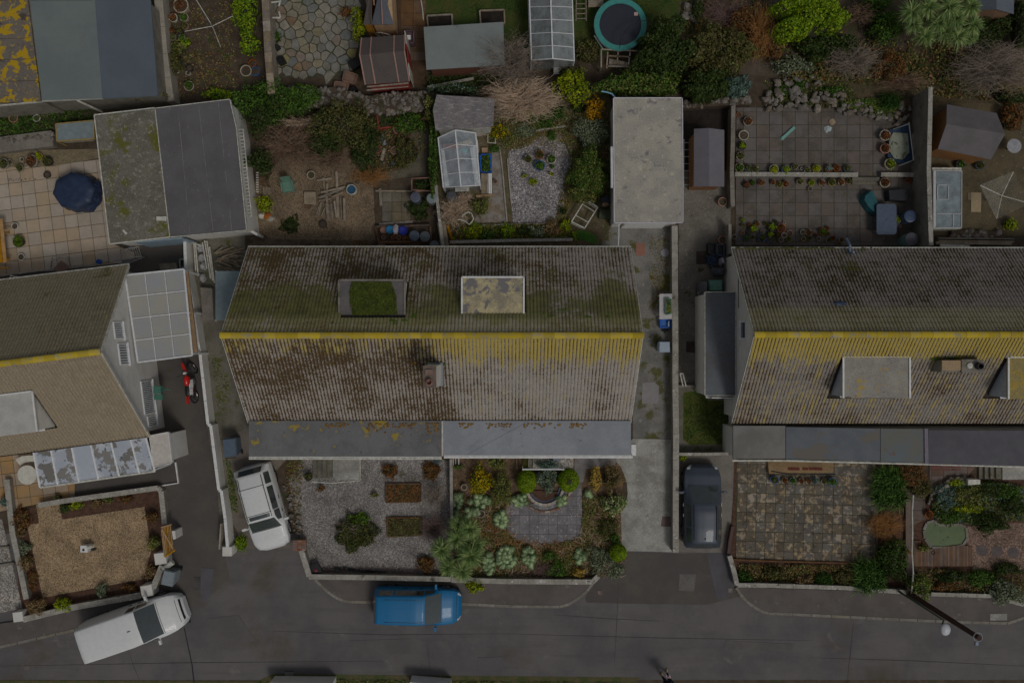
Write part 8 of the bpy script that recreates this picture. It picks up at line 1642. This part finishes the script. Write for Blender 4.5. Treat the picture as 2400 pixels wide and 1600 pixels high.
mb = MB().tube([Q('12',1940,1040,2.9), Q('22',-50,840,3.2), Q('22',125,745,3.4), Q('22',380,560,4.2)],.007,4);solo('cable',mb, MAT['dark_metal'], 'thin dark cable running diagonally over the clean felt roof','cable')
# ---------------------------------------------------------------- plants
S_ = shrub;B_ = bare_bush
# plot front garden
S_('bush covered in bright yellow flowers in the plot front garden','A',500,345,150,175,1.0, LG['yellow'], size=.065, flower=(LG['yellow'][0],.25,.055))
S_('tall olive heathery bush right of the yellow-flowered one','A',760,460,125,220,1.0, LG['heath'], size=.045)
S_('olive bush growing at the gutter above the heathery bush','A',700,130,130,110,1.2, LG['heath'], size=.05)
S_('smooth clipped golden-green ball left of the round bed','A',1067,358,124,148,1.2, LG['bright'], n=7500, size=.035, sphere=True, name='clipped_bush',cat='clipped bush')
cb = S_('clipped golden-green ball with a dark gap on top, right of the round bed','A',1583,345,132,145,1.2, LG['bright'], n=7500, size=.035, sphere=True, name='clipped_bush',cat='clipped bush')
mb = MB().blob((-.01,0,1.14),(.17,.15,.06),5,9,4,.4);part('top_gap',mb, MAT['undergrowth'], cb, local=1)
S_('grey-green shrub sprawling behind the round bed','A',1320,330,160,170,.9, LG['greygreen']+LG['bluegreen'], size=.055)
S_('blue-green shrub over the entrance landing handrail','A',1310,150,190,60,1.0, LG['bluegreen'], size=.055)
S_('golden-yellow narrow shrub left of the tan one','A',1915,330,75,165,.9, LG['gold'], size=.05)
S_('tan and rusty shrub beside the concrete driveway','A',2110,310,130,165,.9, LG['tan']+LG['olive'], size=.05)
S_('round variegated cream and green bush beside the concrete driveway','A',2125,635,165,150,.9, LG['variegated'], size=.055)
S_('round bright green ball at the bottom of the plot driveway','A',2190,1232,108,108,.9, LG['bright'], n=4500, size=.045, sphere=True, name='clipped_bush',cat='clipped bush')
for k, (x, y, rx, ry, n, lb) in enumerate(((215,590,80,110,16, 'pale rosettes against the party wall below the small cream pot'),(500,590,150,80,22, 'pale rosettes below the yellow-flowered bush'),(390,740,110,70,16, 'pale rosettes left of the grey stone pot'),(985,585,100,85,18, 'pale rosettes left of the half-round bed'),(760,830,90,120,20, 'pale rosettes at the left rim of the round patio'),(825,1290,140,150,34, 'largest clump of blue-green rosettes at the street wall'),(1095,1300,100,150,26, 'second large clump of rosettes right of the largest'),(600,1370,65,150,18, 'rosettes squeezed beside the spiky cordyline'),(1715,1270,75,100,14, 'small rosette clump at the lower right of the round patio'),(1840,520,45,45,6, 'tiny rosette clump under the golden shrub'),(1500,590,50,70,8, 'rosettes on the brick rim of the half-round bed'),(190,780,50,60,8, 'rosettes above the cordyline heads'))):
 rosettes(lb, 'A',x, y, rx, ry, .4, LG['pale'], n)
for (x, y, rx, ry, mt, lb) in ((1440,1440,130,110, 'green','ferny green plant spilling over the street wall'),(1700,1470,90,60, 'gold','small golden plant at the right of the street wall'),(1340,1260,90,60, 'green','low green plant below the round patio'),(1990,1330,180,170, 'greygreen','tangled grey-green plant at the corner of the plot'),(2150,1450,130,90, 'greygreen','grey-green plant overhanging the driveway corner'),(2060,920,120,130, 'olive','low olive plant below the variegated bush'),(2150,1060,70,70, 'green','low green plant above the bright green ball'),(230,180,60,30, 'green','low green weed beside the white pipes')):
 S_(lb, 'A',x, y, rx, ry, .45, LG[mt], size=.05, name='low_plant',cat='plant',stems=False)
B_('purplish dry brushwood at the street wall between the rosettes and the ferny plant','A',1260,1430,150,100,.5, TW['purple'],90,.01)
B_('pale dry twigs at the corner of the plot','A',2050,1380,80,90,.6, TW['tan'],50,.01)
S_('yellow-green shrub hanging over the street wall onto the footway','13',2000,680,105,70,.8, LG['lime'], size=.055)
cordyline('spiky green cordyline with many heads straddling the party wall',[(1850,235,130,1.6),(1960,150,120,1.9),(1965,395,160,1.7),(1700,340,125,1.3),(1760,500,110,1.2),(1890,540,120,1.2),(1860,110,110,1.4),(2020,290,110,1.4)], '13',(1880,380), LG['sword'])
# low litter and growth (uncountable)
def cover(label, t, pts, mats, n, h=.12, size=.05, nc=40):
 o = ground_cover('ground_cover',[(v.x, v.y) for v in QL(t, pts)], mats, n, h, size, nc=nc)
 if o: tagit(o, label, 'ground cover')
MX = LG['tan']+LG['rust']+LG['heath']
def litter(label, t, pts, mat, n, nm='dry_stalks'):
 P = [(v.x, v.y) for v in QL(t, pts)];mb = MB();k = 0
 while k < n:
  x = rnd.uniform(min(p[0] for p in P), max(p[0] for p in P));y = rnd.uniform(min(p[1] for p in P), max(p[1] for p in P))
  if not inpoly(x, y, P): continue
  a = rnd.uniform(0,6.28);l = rnd.uniform(.15,.5);z = rnd.uniform(.04,.15);mb.tube([(x, y, z),(x+l*.5*math.cos(a), y+l*.5*math.sin(a), z+.04),(x+l*math.cos(a+.4), y+l*math.sin(a+.4), z)], rnd.uniform(.005,.011),3, cap=False);k+=1
 solo(nm, mb, mat, label, 'dry stalks',kind='stuff')
FB = [(150,480),(880,560),(800,760),(860,1020),(1100,1120),(1500,1100),(1740,1000),(1760,500),(2200,560),(2230,1200),(2200,1500),(1500,1540),(150,1540)]
cover('low mixed growth between the plants of the plot front garden','A',FB, MX+LG['green']+LG['heath'],11000,.18,.05,90)
litter('dry tan stalks strewn over the plot front garden','A',FB, TW['tan'],900)
litter('dry reddish stalks round the foot of the round patio','A',[(700,640),(860,640),(800,950),(1100,1130),(1700,1080),(1720,1230),(900,1250),(500,1000)], TW['orange'],400)
# plot back garden
S_('lime-yellow bush above the strappy leaves in the plot corner','20',560,790,170,165,1.5, LG['lime'], size=.07)
S_('blazing orange-yellow shrub beside the pale garage','20',765,1005,92,112,1.0, LG['orange'], size=.06)
S_('dense ivy hedge behind the pale garage','20',1170,805,400,118,1.6, LG['green']+LG['heath'], size=.08, name='ivy_hedge',cat='hedge',n=9000, lumps=14)
S_('ivy mound at the left end of that hedge','20',900,780,110,80,1.3, LG['green'], size=.07)
blades('clump of strappy green leaves under the lime-yellow bush','20',365,1040,140,80,.6, LG['strap'],300)
S_('silvery grey-green shrub left of the pale garage','20',730,1220,190,150,1.1, LG['greygreen'], size=.05, lumps=9)
S_('big light green bush against the pale garage wall','B',2000,1180,230,310,1.6, LG['green']+LG['heath'], size=.055, n=9000, lumps=10)
S_('olive lower part of that bush','C',1930,180,220,130,1.2, LG['heath'], size=.05, lumps=8)
S_('golden yellow plant by the wire frame','B',890,680,130,90,.6, LG['yellow'], size=.055)
for (x, y, rx, ry, mt, lb) in ((1240,440,60,80, 'lime','pale lime plant under the bare shrub'),(1450,570,130,70, 'green','green weeds below the strappy leaves'),(1850,370,110,80, 'dark','dark green plant between the lime and the orange bushes'),(1530,720,60,70, 'green','green tuft in the top of the plot gravel'),(1000,760,110,90, 'heath','yellowish plant at the left of the plot gravel'),(1190,650,120,110, 'greygreen','straggly grey plant above the plot gravel'),(840,880,70,60, 'green','weeds above the thin concrete edging'),(1300,1280,60,45, 'lime','yellow-green cushion plant in the plot gravel'),(1200,1215,35,25, 'lime','tail of the cushion plant in the plot gravel'),(1530,1190,30,30, 'lime','small sprig in the plot gravel'),(1540,1100,35,25, 'green','small tuft below the white pot')):
 S_(lb, 'B',x, y, rx, ry, .3, LG[mt], size=.045, name='low_plant',cat='plant',stems=False)
B_('huge bare pale shrub spreading over the shed and the plot corner','B',1150,280,500,280,2.4, TW['tan'],480,.015, name='bare_tree',cat='bare tree')
B_('hazy top of a bare bush between the two greenhouses','10',2330,560,330,250,2.8, TW['grey'],330,.011, name='bare_tree',cat='bare tree')
B_('small bare shrub over the roof of the weathered shed','B',800,420,170,140,2.4, TW['grey'],90,.01)
B_('bare sprawling shrub by the white-topped party wall','C',330,400,210,220,1.2, TW['tan'],190,.011)
B_('pale twiggy shrub below the louvred panel','C',470,230,120,90,.9, TW['tan'],70,.01)
S_('ivy strip climbing the party wall beside the greenhouse','B',90,950,60,600,1.3, LG['green']+LG['dark'], size=.06, n=5500, name='ivy',cat='ivy',lumps=12)
S_('ivy along the back of the weathered shed','B',350,160,330,60,1.6, LG['dark']+LG['bluegreen'], size=.06, name='ivy',cat='ivy')
S_('yellow-green ivy at the left of the weathered shed','10',1590,990,50,130,1.5, LG['heath'], size=.06, name='ivy',cat='ivy')
HB = [('C',420,560),('C',1050,550),('C',1700,560),('C',1800,720),('C',300,750)]
for (x, y, rx, ry, mt, lb) in ((600,640,110,100, 'lime','yellow-green plant above the central eaves, leftmost'),(760,680,110,80, 'green','leafy green plant above the central eaves, second from the left'),(985,620,90,100, 'bright','bright green plant above the central eaves, third from the left'),(1200,630,110,70, 'dark','dark green plant above the central eaves, middle'),(1360,640,120,80, 'greygreen','grey-green plant above the central eaves'),(1530,590,110,110, 'tan','orange-tan plant above the central eaves'),(1710,560,70,90, 'lime','yellow-green plant left of the cold-frame skeleton'),(1680,390,50,45, 'dark','dark tuft at the gravel corner'),(1820,690,45,60, 'bright','bright sprig beside the green moss triangle'),(660,330,110,120, 'heath','olive plant left of the sandy stepping slab')):
 S_(lb, 'C',x, y, rx, ry, .5, LG[mt], size=.05, name='low_plant',cat='plant',stems=False)
cover('mixed weeds in the strip above the central eaves','C',HB, MX+LG['green']+LG['bright'],4500,.25,.055,40)
cover('weeds and leaf litter over the plot back garden','B',[(640,450),(1900,450),(2250,700),(2230,1500),(1850,1560),(1760,1000),(1650,680),(1300,700),(1000,900),(880,860),(700,760)], MX+LG['greygreen']+LG['green'],10000,.22,.05,90)
litter('dry straw stalks over the plot back garden','B',[(640,450),(2250,450),(2230,1500),(1700,1300),(1760,1000),(1000,800),(800,800)], TW['straw'],600)
# left back gardens
for a in (('10',250,930,330,200,1.3, 'green','green hedge below the crazy-paving rubble wall'),('10',60,1030,200,200,1.4, 'dark','dark green hedge at the corner of the dark felt garage'),('10',800,1130,290,260,1.7, 'olive','large mottled olive bush above the bare shrubs'),('10',640,1250,170,220,1.5, 'dark','darker green bush beside the mottled olive one'),('10',1000,1330,160,220,1.1, 'dark','green bush left of the terracotta pots'),('10',1400,1120,150,110,.7, 'green','leafy weeds right of the dull red tray'),('10',1380,1400,130,150,.6, 'olive','ferny weeds right of the pots'),('10',40,1480,130,130,1.5, 'dark','blackish-green bush beside the lattice fence'),('00',1350,850,200,110,1.9, 'olive','yellow-green shrub over the corner of the blue-roofed outbuilding'),('00',1600,570,90,110,.8, 'olive','olive bush among the pots by the buff wall'),('00',1640,440,70,80,.6, 'heath','spiky yellow-green plant above the olive bush'),('00',1700,400,50,45,.5, 'bright','bright green weed by the buff wall'),('00',2250,120,130,190,1.4, 'bright','bright green climbing hedge by the field wall, upper part'),('00',2290,400,90,140,1.3, 'bright','bright green climbing hedge by the field wall, lower part'),('00',2000,870,160,60,.7, 'bright','green growth above the dark felt garage roof'),('00',2260,950,130,170,1.4, 'green','green hedge at the right of the dark felt garage'),('10',950,220,70,170,1.1, 'lime','yellow bush hugging the small dark-roofed shed'),('10',170,340,60,70,.4, 'green','green weeds at the edge of the crazy paving'),('10',830,110,60,50,.5, 'rust','brown plant at the top of the crazy paving'),('11',80,310,80,78,.8, 'lime','yellow-green round shrub beside the slatted bench'),('11',1530,130,100,55,.6, 'dark','dark plants on the pink-railed rack'),('11',1500,340,110,110,.3, 'dark','green weeds below the two water butts'),('11',310,500,90,80,.12, 'dark','flat green weeds on the grit yard')):
 S_(a[7], a[0], a[1], a[2], a[3], a[4], a[5], LG[a[6]], size=.065)
B_('large bare brown shrub at the left of the grit yard','10',330,1330,330,250,1.7, TW['brown'],300,.013, name='bare_tree',cat='bare tree')
B_('second bare brown shrub above the plank pile','10',680,1450,260,150,1.3, TW['brown'],170,.012)
B_('reddish bare stems right of the plank pile','11',1050,50,210,100,.8, TW['orange'],130,.01)
B_('pale bare stems above the timber edge','10',420,1130,220,60,1.4, TW['tan'],80,.012)
cover('green weeds in the strip below the blue-roofed outbuilding','00',[(-200,1090),(860,1000),(870,1120),(500,1150),(480,1250),(-200,1270)], LG['dark']+LG['green'],2600,.25,.07)
cover('dead leaves and weeds over the bare soil by the buff wall','00',[(1560,20),(2100,0),(2200,800),(1900,880),(1650,900),(1560,500)], MX, 1500,.06,.06)
cover('weeds over the soil bed by the party wall','10',[(1000,1000),(1550,1000),(1560,1400),('11',1080,100),(1000,1500)], LG['dark']+MX, 2200,.2,.06)
cover('brown leaves on the dark path above the central eaves','11',[(520,640),(1100,640),(1100,720),(520,720)], LG['rust'],350,.03,.06)
cover('moss and weeds down the passage beside the retaining wall','02',[(1930,60),(2120,350),(2140,640),(2010,640),(1960,300)], LG['heath'],350,.05,.05)
cover('moss patches on the wide driveway','21',[(1260,600),(1460,600),(1460,1060),(1280,1300),(1260,900)], LG['rust']+LG['heath'],1700,.03,.04)
cover('moss along the foot of the long side wall','22',[(1440,100),(1485,100),(1485,850),(1400,700)], LG['heath'],500,.03,.04)
# top middle and right
for a in (('20',1400,450,300,270,2.6, 'dark','huge dense dark evergreen right of the trampoline',9000),('20',1880,480,330,240,1.9, 'olive','broad olive-brown bush right of the dark evergreen',8000),('20',1780,800,230,160,1.6, 'dark','green bush behind the dark shed yard',6000),('20',2070,800,135,125,.9, 'bluegreen','blue-green mound of fleshy rosettes by the rockery',2600),('20',690,480,120,110,.9, 'olive','reddish-green bush below the dull greenhouse',None),('20',540,660,150,60,1.0, 'olive','olive bush at the end of the dull greenhouse',None),('20',1700,90,60,110,.8, 'dark','green weeds beside the big grey rocks',None),('30',370,170,350,210,2.6, 'bright','enormous bright green bush at the top of the right gardens',9000),('30',60,450,80,120,1.2, 'rust','rusty shrub at the left of the enormous bush',None),('30',560,430,300,130,1.1, 'dark','dark green undergrowth below the enormous bush',5000),('30',1080,250,160,160,1.4, 'green','green bush left of the big cordyline',None),('30',1000,20,160,90,1.5, 'green','green bush at the top edge beside the big cordyline',None),('30',2000,300,200,180,1.2, 'dark','dark bush below the blue-roofed shed',None),('30',2330,200,80,300,1.6, 'dark','dark hedge at the right edge',None),('30',1130,600,160,150,1.0, 'rust','brown-leaved bush above the tall grey wall',None),('30',250,600,200,90,.8, 'greygreen','grey-green undergrowth above the rockery',None),('30',2250,1080,120,150,.8, 'rust','tan bush behind the faded shed',None),('30',2250,880,140,80,1.0, 'dark','green bush above the faded shed',None),('31',2240,490,70,60,.6, 'lime','yellow-green shrub in a black pot at the right edge',None),('30',150,820,90,60,.3, 'green','green cushion in the left of the rockery',None),('30',290,790,60,60,.3, 'green','green cushion in the middle of the rockery',None),('30',600,830,100,50,.4, 'green','dark cushion right of the rockery stones',None),('20',2100,200,120,120,1.0, 'rust','brown shrub on the bare bank',None)):
 S_(a[7], a[0], a[1], a[2], a[3], a[4], a[5], LG[a[6]], n=a[8], size=.08 if a[8] else .065, name='large_bush' if a[8] else 'shrub',cat='bush')
B_('orange-stemmed bare shrub on the bare bank','20',2280,300,160,280,1.8, TW['orange'],190,.013)
B_('dense greyish bare shrub above the rockery','30',780,560,280,190,1.4, TW['grey'],240,.012)
B_('bare brown brush left of the tall grey wall','30',1250,760,280,100,1.0, TW['brown'],130,.011)
B_('very large pale bare shrub over the faded shed','30',2060,640,420,260,2.2, TW['grey'],420,.012, name='bare_tree',cat='bare tree')
B_('straw-coloured bare shrub at the right edge above the faded shed','30',2250,760,200,150,1.6, TW['straw'],150,.012)
B_('small bare brown shrub at the top beside the enormous bush','30',850,130,160,100,1.6, TW['brown'],110,.012)
B_('red-brown brush over the bare bank','20',1960,120,280,180,.8, TW['purple'],170,.011)
cordyline('big cordyline with twelve spiky heads at the top right',[(1320,110,140,3.0),(1470,70,130,3.2),(1660,60,150,3.3),(1860,60,120,3.0),(1330,220,110,2.6),(1560,210,120,2.8),(1880,230,120,2.7),(1440,330,130,2.4),(1740,340,130,2.5),(1720,170,120,3.0),(1620,300,110,2.4),(1850,330,100,2.3)], '30',(1540,250), LG['sword'])
blades('clump of dark strappy leaves in the rockery','30',1120,930,120,90,.6, LG['strap'][:1],260)
cover('mossy green growth at the end of the rockery','30',[(620,960),(960,900),(1200,1000),(1180,1090),(1000,1070),(760,1020)], LG['green']+LG['heath'],2600,.15,.06,20)
cover('weeds through the rockery','30',[(-40,740),(700,740),(900,1000),(0,960)], LG['heath']+LG['dark'],1600,.1,.06)
cover('brambly undergrowth across the right back gardens','30',[(100,380),(1500,380),(2350,560),(2350,950),(1500,900),(1300,800),(100,740)], MX+LG['dark'],8000,.45,.075,70)
cover('leaf litter on the bare bank','20',[(1600,120),(2200,20),(2340,600),(1700,300)], MX, 1800,.06,.06)
cover('weeds at the foot of the dull greenhouse','10',[(1560,680),(2330,640),(2330,820),(1560,850)], LG['dark'],1500,.3,.07)
# front gardens, left
for (x, y, rx, ry, h, mt, lb) in ((240,465,72,66,.6, 'tan','round tan cushion shrub by the far-left wall'),(228,320,66,60,.35, 'greygreen','flat grey-green cushion above the tan one'),(330,868,100,82,.8, 'tan','orange-tan shrub beside the far-left pier'),(572,848,86,66,.7, 'lime','mustard-yellow round shrub in the street bed'),(932,712,66,62,.5, 'greygreen','grey-tan cushion in the street bed'),(1190,688,66,46,.4, 'rust','rusty cushion in the street bed'),(1390,548,60,72,.6, 'tan','tan shrub beside the slanting wall'),(1405,282,74,70,.8, 'heath','round green shrub beside the ochre gate'),(1395,40,66,60,.6, 'rust','red-brown shrub at the top of the right bed'),(190,60,90,110,.4, 'rust','straggly brown plants in the left bed'),(190,180,60,50,.4, 'tan','small tan shrub in the left bed'),(290,620,60,110,.2, 'rust','low rusty plants down the left bed')):
 S_(lb, '03',x, y, rx, ry, h, LG[mt], size=.05)
for (x, y, rx, ry, mt, lb) in ((700,1500,60,50, 'lime','yellow-green plant in the bed below the terrace wall'),(590,1530,50,50, 'dark','dark green plant at the left of that bed'),(880,1490,60,50, 'tan','tan grassy plant in the middle of that bed'),(990,1450,50,35, 'heath','small green plant right of the tan grass'),(1150,1450,70,40, 'rust','brown plant at the right of that bed')):
 S_(lb, '02',x, y, rx, ry, .4, LG[mt], size=.05, name='low_plant',cat='plant',stems=False)
S_('round bed of rough green growth in the grey gravel garden','13',910,190,190,170,.35, LG['olive']+LG['dark'], size=.055, n=5500, lumps=10, stems=False)
S_('bright green tuft in the round bed','13',950,60,100,60,.4, LG['bright'][1:]+LG['green'], size=.05, stems=False)
B_('pale fallen branches across the round bed','13',830,150,150,100,.5, TW['grey'],24,.016)
B_('dark bare shrub beside the slim party wall','12',1640,1420,130,150,.9, TW['grey'],110,.01)
B_('dark bare shrub at the lower end of the slim party wall','13',1630,150,150,150,.8, TW['purple'],130,.01)
for (t, x, y, rx, ry, mt, lb) in (('12',1230,1190,90,70, 'rust','rusty low plant by the entrance landing'),('12',1610,1190,100,90, 'rust','dark rusty shrub under the gutter at the party wall'),('13',1560,470,90,80, 'rust','rusty bush beside the street wall left of the cordyline'),('12',800,1215,110,45, 'dark','leafy clumps along the entrance landing'),('12',600,1350,40,30, 'rust','small brown tuft in the upper gravel'),('12',1090,1410,40,25, 'heath','small green tuft in the upper gravel'),('03',2210,290,60,80, 'bright','bright weeds beside the driveway pier')):
 S_(lb, t, x, y, rx, ry, .4, LG[mt], size=.05, name='low_plant',cat='plant',stems=False)
cover('moss and weeds round the white estate car stand','02',[(2080,1080),(2120,1100),(2200,1568),(2120,1568)], LG['heath']+LG['green'],500,.08,.05)
litter('dead leaves and stalks along the left street wall','13',[(600,530),(1780,540),(1780,575),(600,570)], TW['purple'],260)
# front gardens, right
blades('wide clump of lush strappy leaves beside the blotchy slabs','32',1110,1340,200,240,.8, LG['strap'],800)
S_('russet bush right of the lush strappy clump','32',1330,1220,150,130,1.0, LG['rust'], size=.055)
S_('olive bush below the russet one','32',1400,1350,110,90,.7, LG['olive'], size=.055)
B_('tawny grassy bush between the two right front gardens','33',1080,120,190,150,.9, TW['orange'],260,.009)
blades('large strappy clump at the street wall','33',930,580,190,190,.8, LG['strap'],700)
S_('dark green bush right of the strappy clump','33',1150,430,140,220,1.2, LG['dark']+LG['green'], size=.065)
blades('small bright strappy tuft at the street wall','33',510,620,90,80,.5, LG['strap'],240)
blades('small green tuft behind the slanting wall','23',2135,590,80,70,.4, LG['strap'],160)
S_('yellow-green hanging bush at the foot of the thin white rail','33',1400,670,110,130,1.3, LG['heath']+LG['green'], size=.06)
S_('silvery shrub at the lower right corner','33',2190,740,160,120,.9, LG['greygreen'], size=.06)
for (x, y, rx, ry, mt, lb) in ((60,570,110,70, 'olive','yellowish shrub at the left of the right street bed'),(330,620,90,40, 'tan','tan dry plant in the right street bed'),(690,600,90,70, 'olive','mixed plant left of the large strappy clump'),(1700,590,170,60, 'dark','dark green low hedge below the pond garden, left part'),(1980,600,160,80, 'green','green low hedge below the pond garden, right part'),(2200,520,150,60, 'dark','dark bush right of the pinkish gravel'),(1620,680,120,50, 'rust','rusty plant at the street wall below the hedge'),(1430,330,50,40, 'heath','sedge at the left rim of the green pond')):
 S_(lb, '33',x, y, rx, ry, .5, LG[mt], size=.055)
for (x, y, rx, ry, mt, lb) in ((1650,1420,130,110, 'bluegreen','grey-green mound at the left of the round rockery'),(1850,1420,160,110, 'heath','mottled mound in the middle of the round rockery'),(2030,1350,140,70, 'dark','dark mound at the top of the round rockery'),(1860,1530,140,50, 'lime','yellow mound at the bottom of the round rockery'),(2200,1380,110,70, 'green','green mound at the right of the round rockery'),(2250,1500,120,90, 'dark','dark spiky mound below the green one'),(1720,1290,70,30, 'lime','small yellow-green plant at the kerb of the round rockery')):
 S_(lb, '32',x, y, rx, ry, .5, LG[mt], size=.055)
S_('bushy growth between the pond and the rockery','33',1660,60,110,70,.5, LG['green'], size=.055)
S_('green bush right of the pond','33',2050,100,170,100,.7, LG['dark'], size=.06)
cover('rusty leaf litter in the right street bed','33',[('23',2080,460),(-300,470),(820,480),(840,680),(-250,640),('23',2090,640)], MX+LG['dark'],3200,.2,.055)
cover('leaf litter in the lower right bed','33',[(1340,510),(2350,540),(2350,800),(1340,720)], MX+LG['dark'],2500,.2,.055)
S_('yellow weed behind the black car','22',1575,1065,40,35,.3, LG['lime'], size=.045, name='low_plant',cat='plant',stems=False)
cover('grass in the small side lawn','22',[(1590,480),(1750,460),(1790,560),(1990,560),(1990,930),(1640,940),(1580,880)], LG['dark'][:1]+LG['heath'][1:],6000,.05,.035)
cover('rough grass and weeds along the bottom edge','13',[(0,1550),(250,1525),(750,1530),(1900,1545),('23',1000,1560),('23',1000,1640),(0,1640)], LG['dark']+LG['heath'],3200,.1,.05)
cover('lawn grass at the top of the middle gardens','10',[(1560,-200),('20',900,-200),('20',1500,0),('20',900,450),('20',600,520),(2352,100),(1560,180)],[LG['dark'][0], LG['green'][1]],6000,.05,.04)
RK = [(1500,1500),(1520,1400),(1600,1310),(1720,1265),(1900,1290),(2150,1290),(2352,1330),('33',2352,60),('33',1900,120),('33',1760,90),('33',1560,60),('33',1470,20)]
cover('dense low growth filling the round rockery bed on the right','32',RK, LG['heath']+LG['dark']+LG['green']+LG['bluegreen'],6500,.3,.06,60)
cover('scruffy growth on the earth bank behind the trampoline','20',[(1560,-60),(2352,-100),(2352,250),(2100,640),(1560,640)], LG['dark']+MX, 3500,.2,.07,50)
cover('weedy edge round the plot gravel','B',[(960,860),(1240,760),(1380,640),(1900,640),(1900,1050),(1740,1250),('C',1760,300),('C',1680,560),('C',1580,480),('C',1640,150),(1690,1200),(1790,1040),(1720,860),(1560,760),(1380,740),(1260,850),(1010,930)], MX+LG['heath'],2600,.12,.045,60)
cover('weeds between the left grey gravel and the stone edging','12',[(250,1100),(460,1080),(420,1300),('13',430,200),('13',390,240),(300,1400)], LG['rust']+LG['heath'],700,.08,.05)
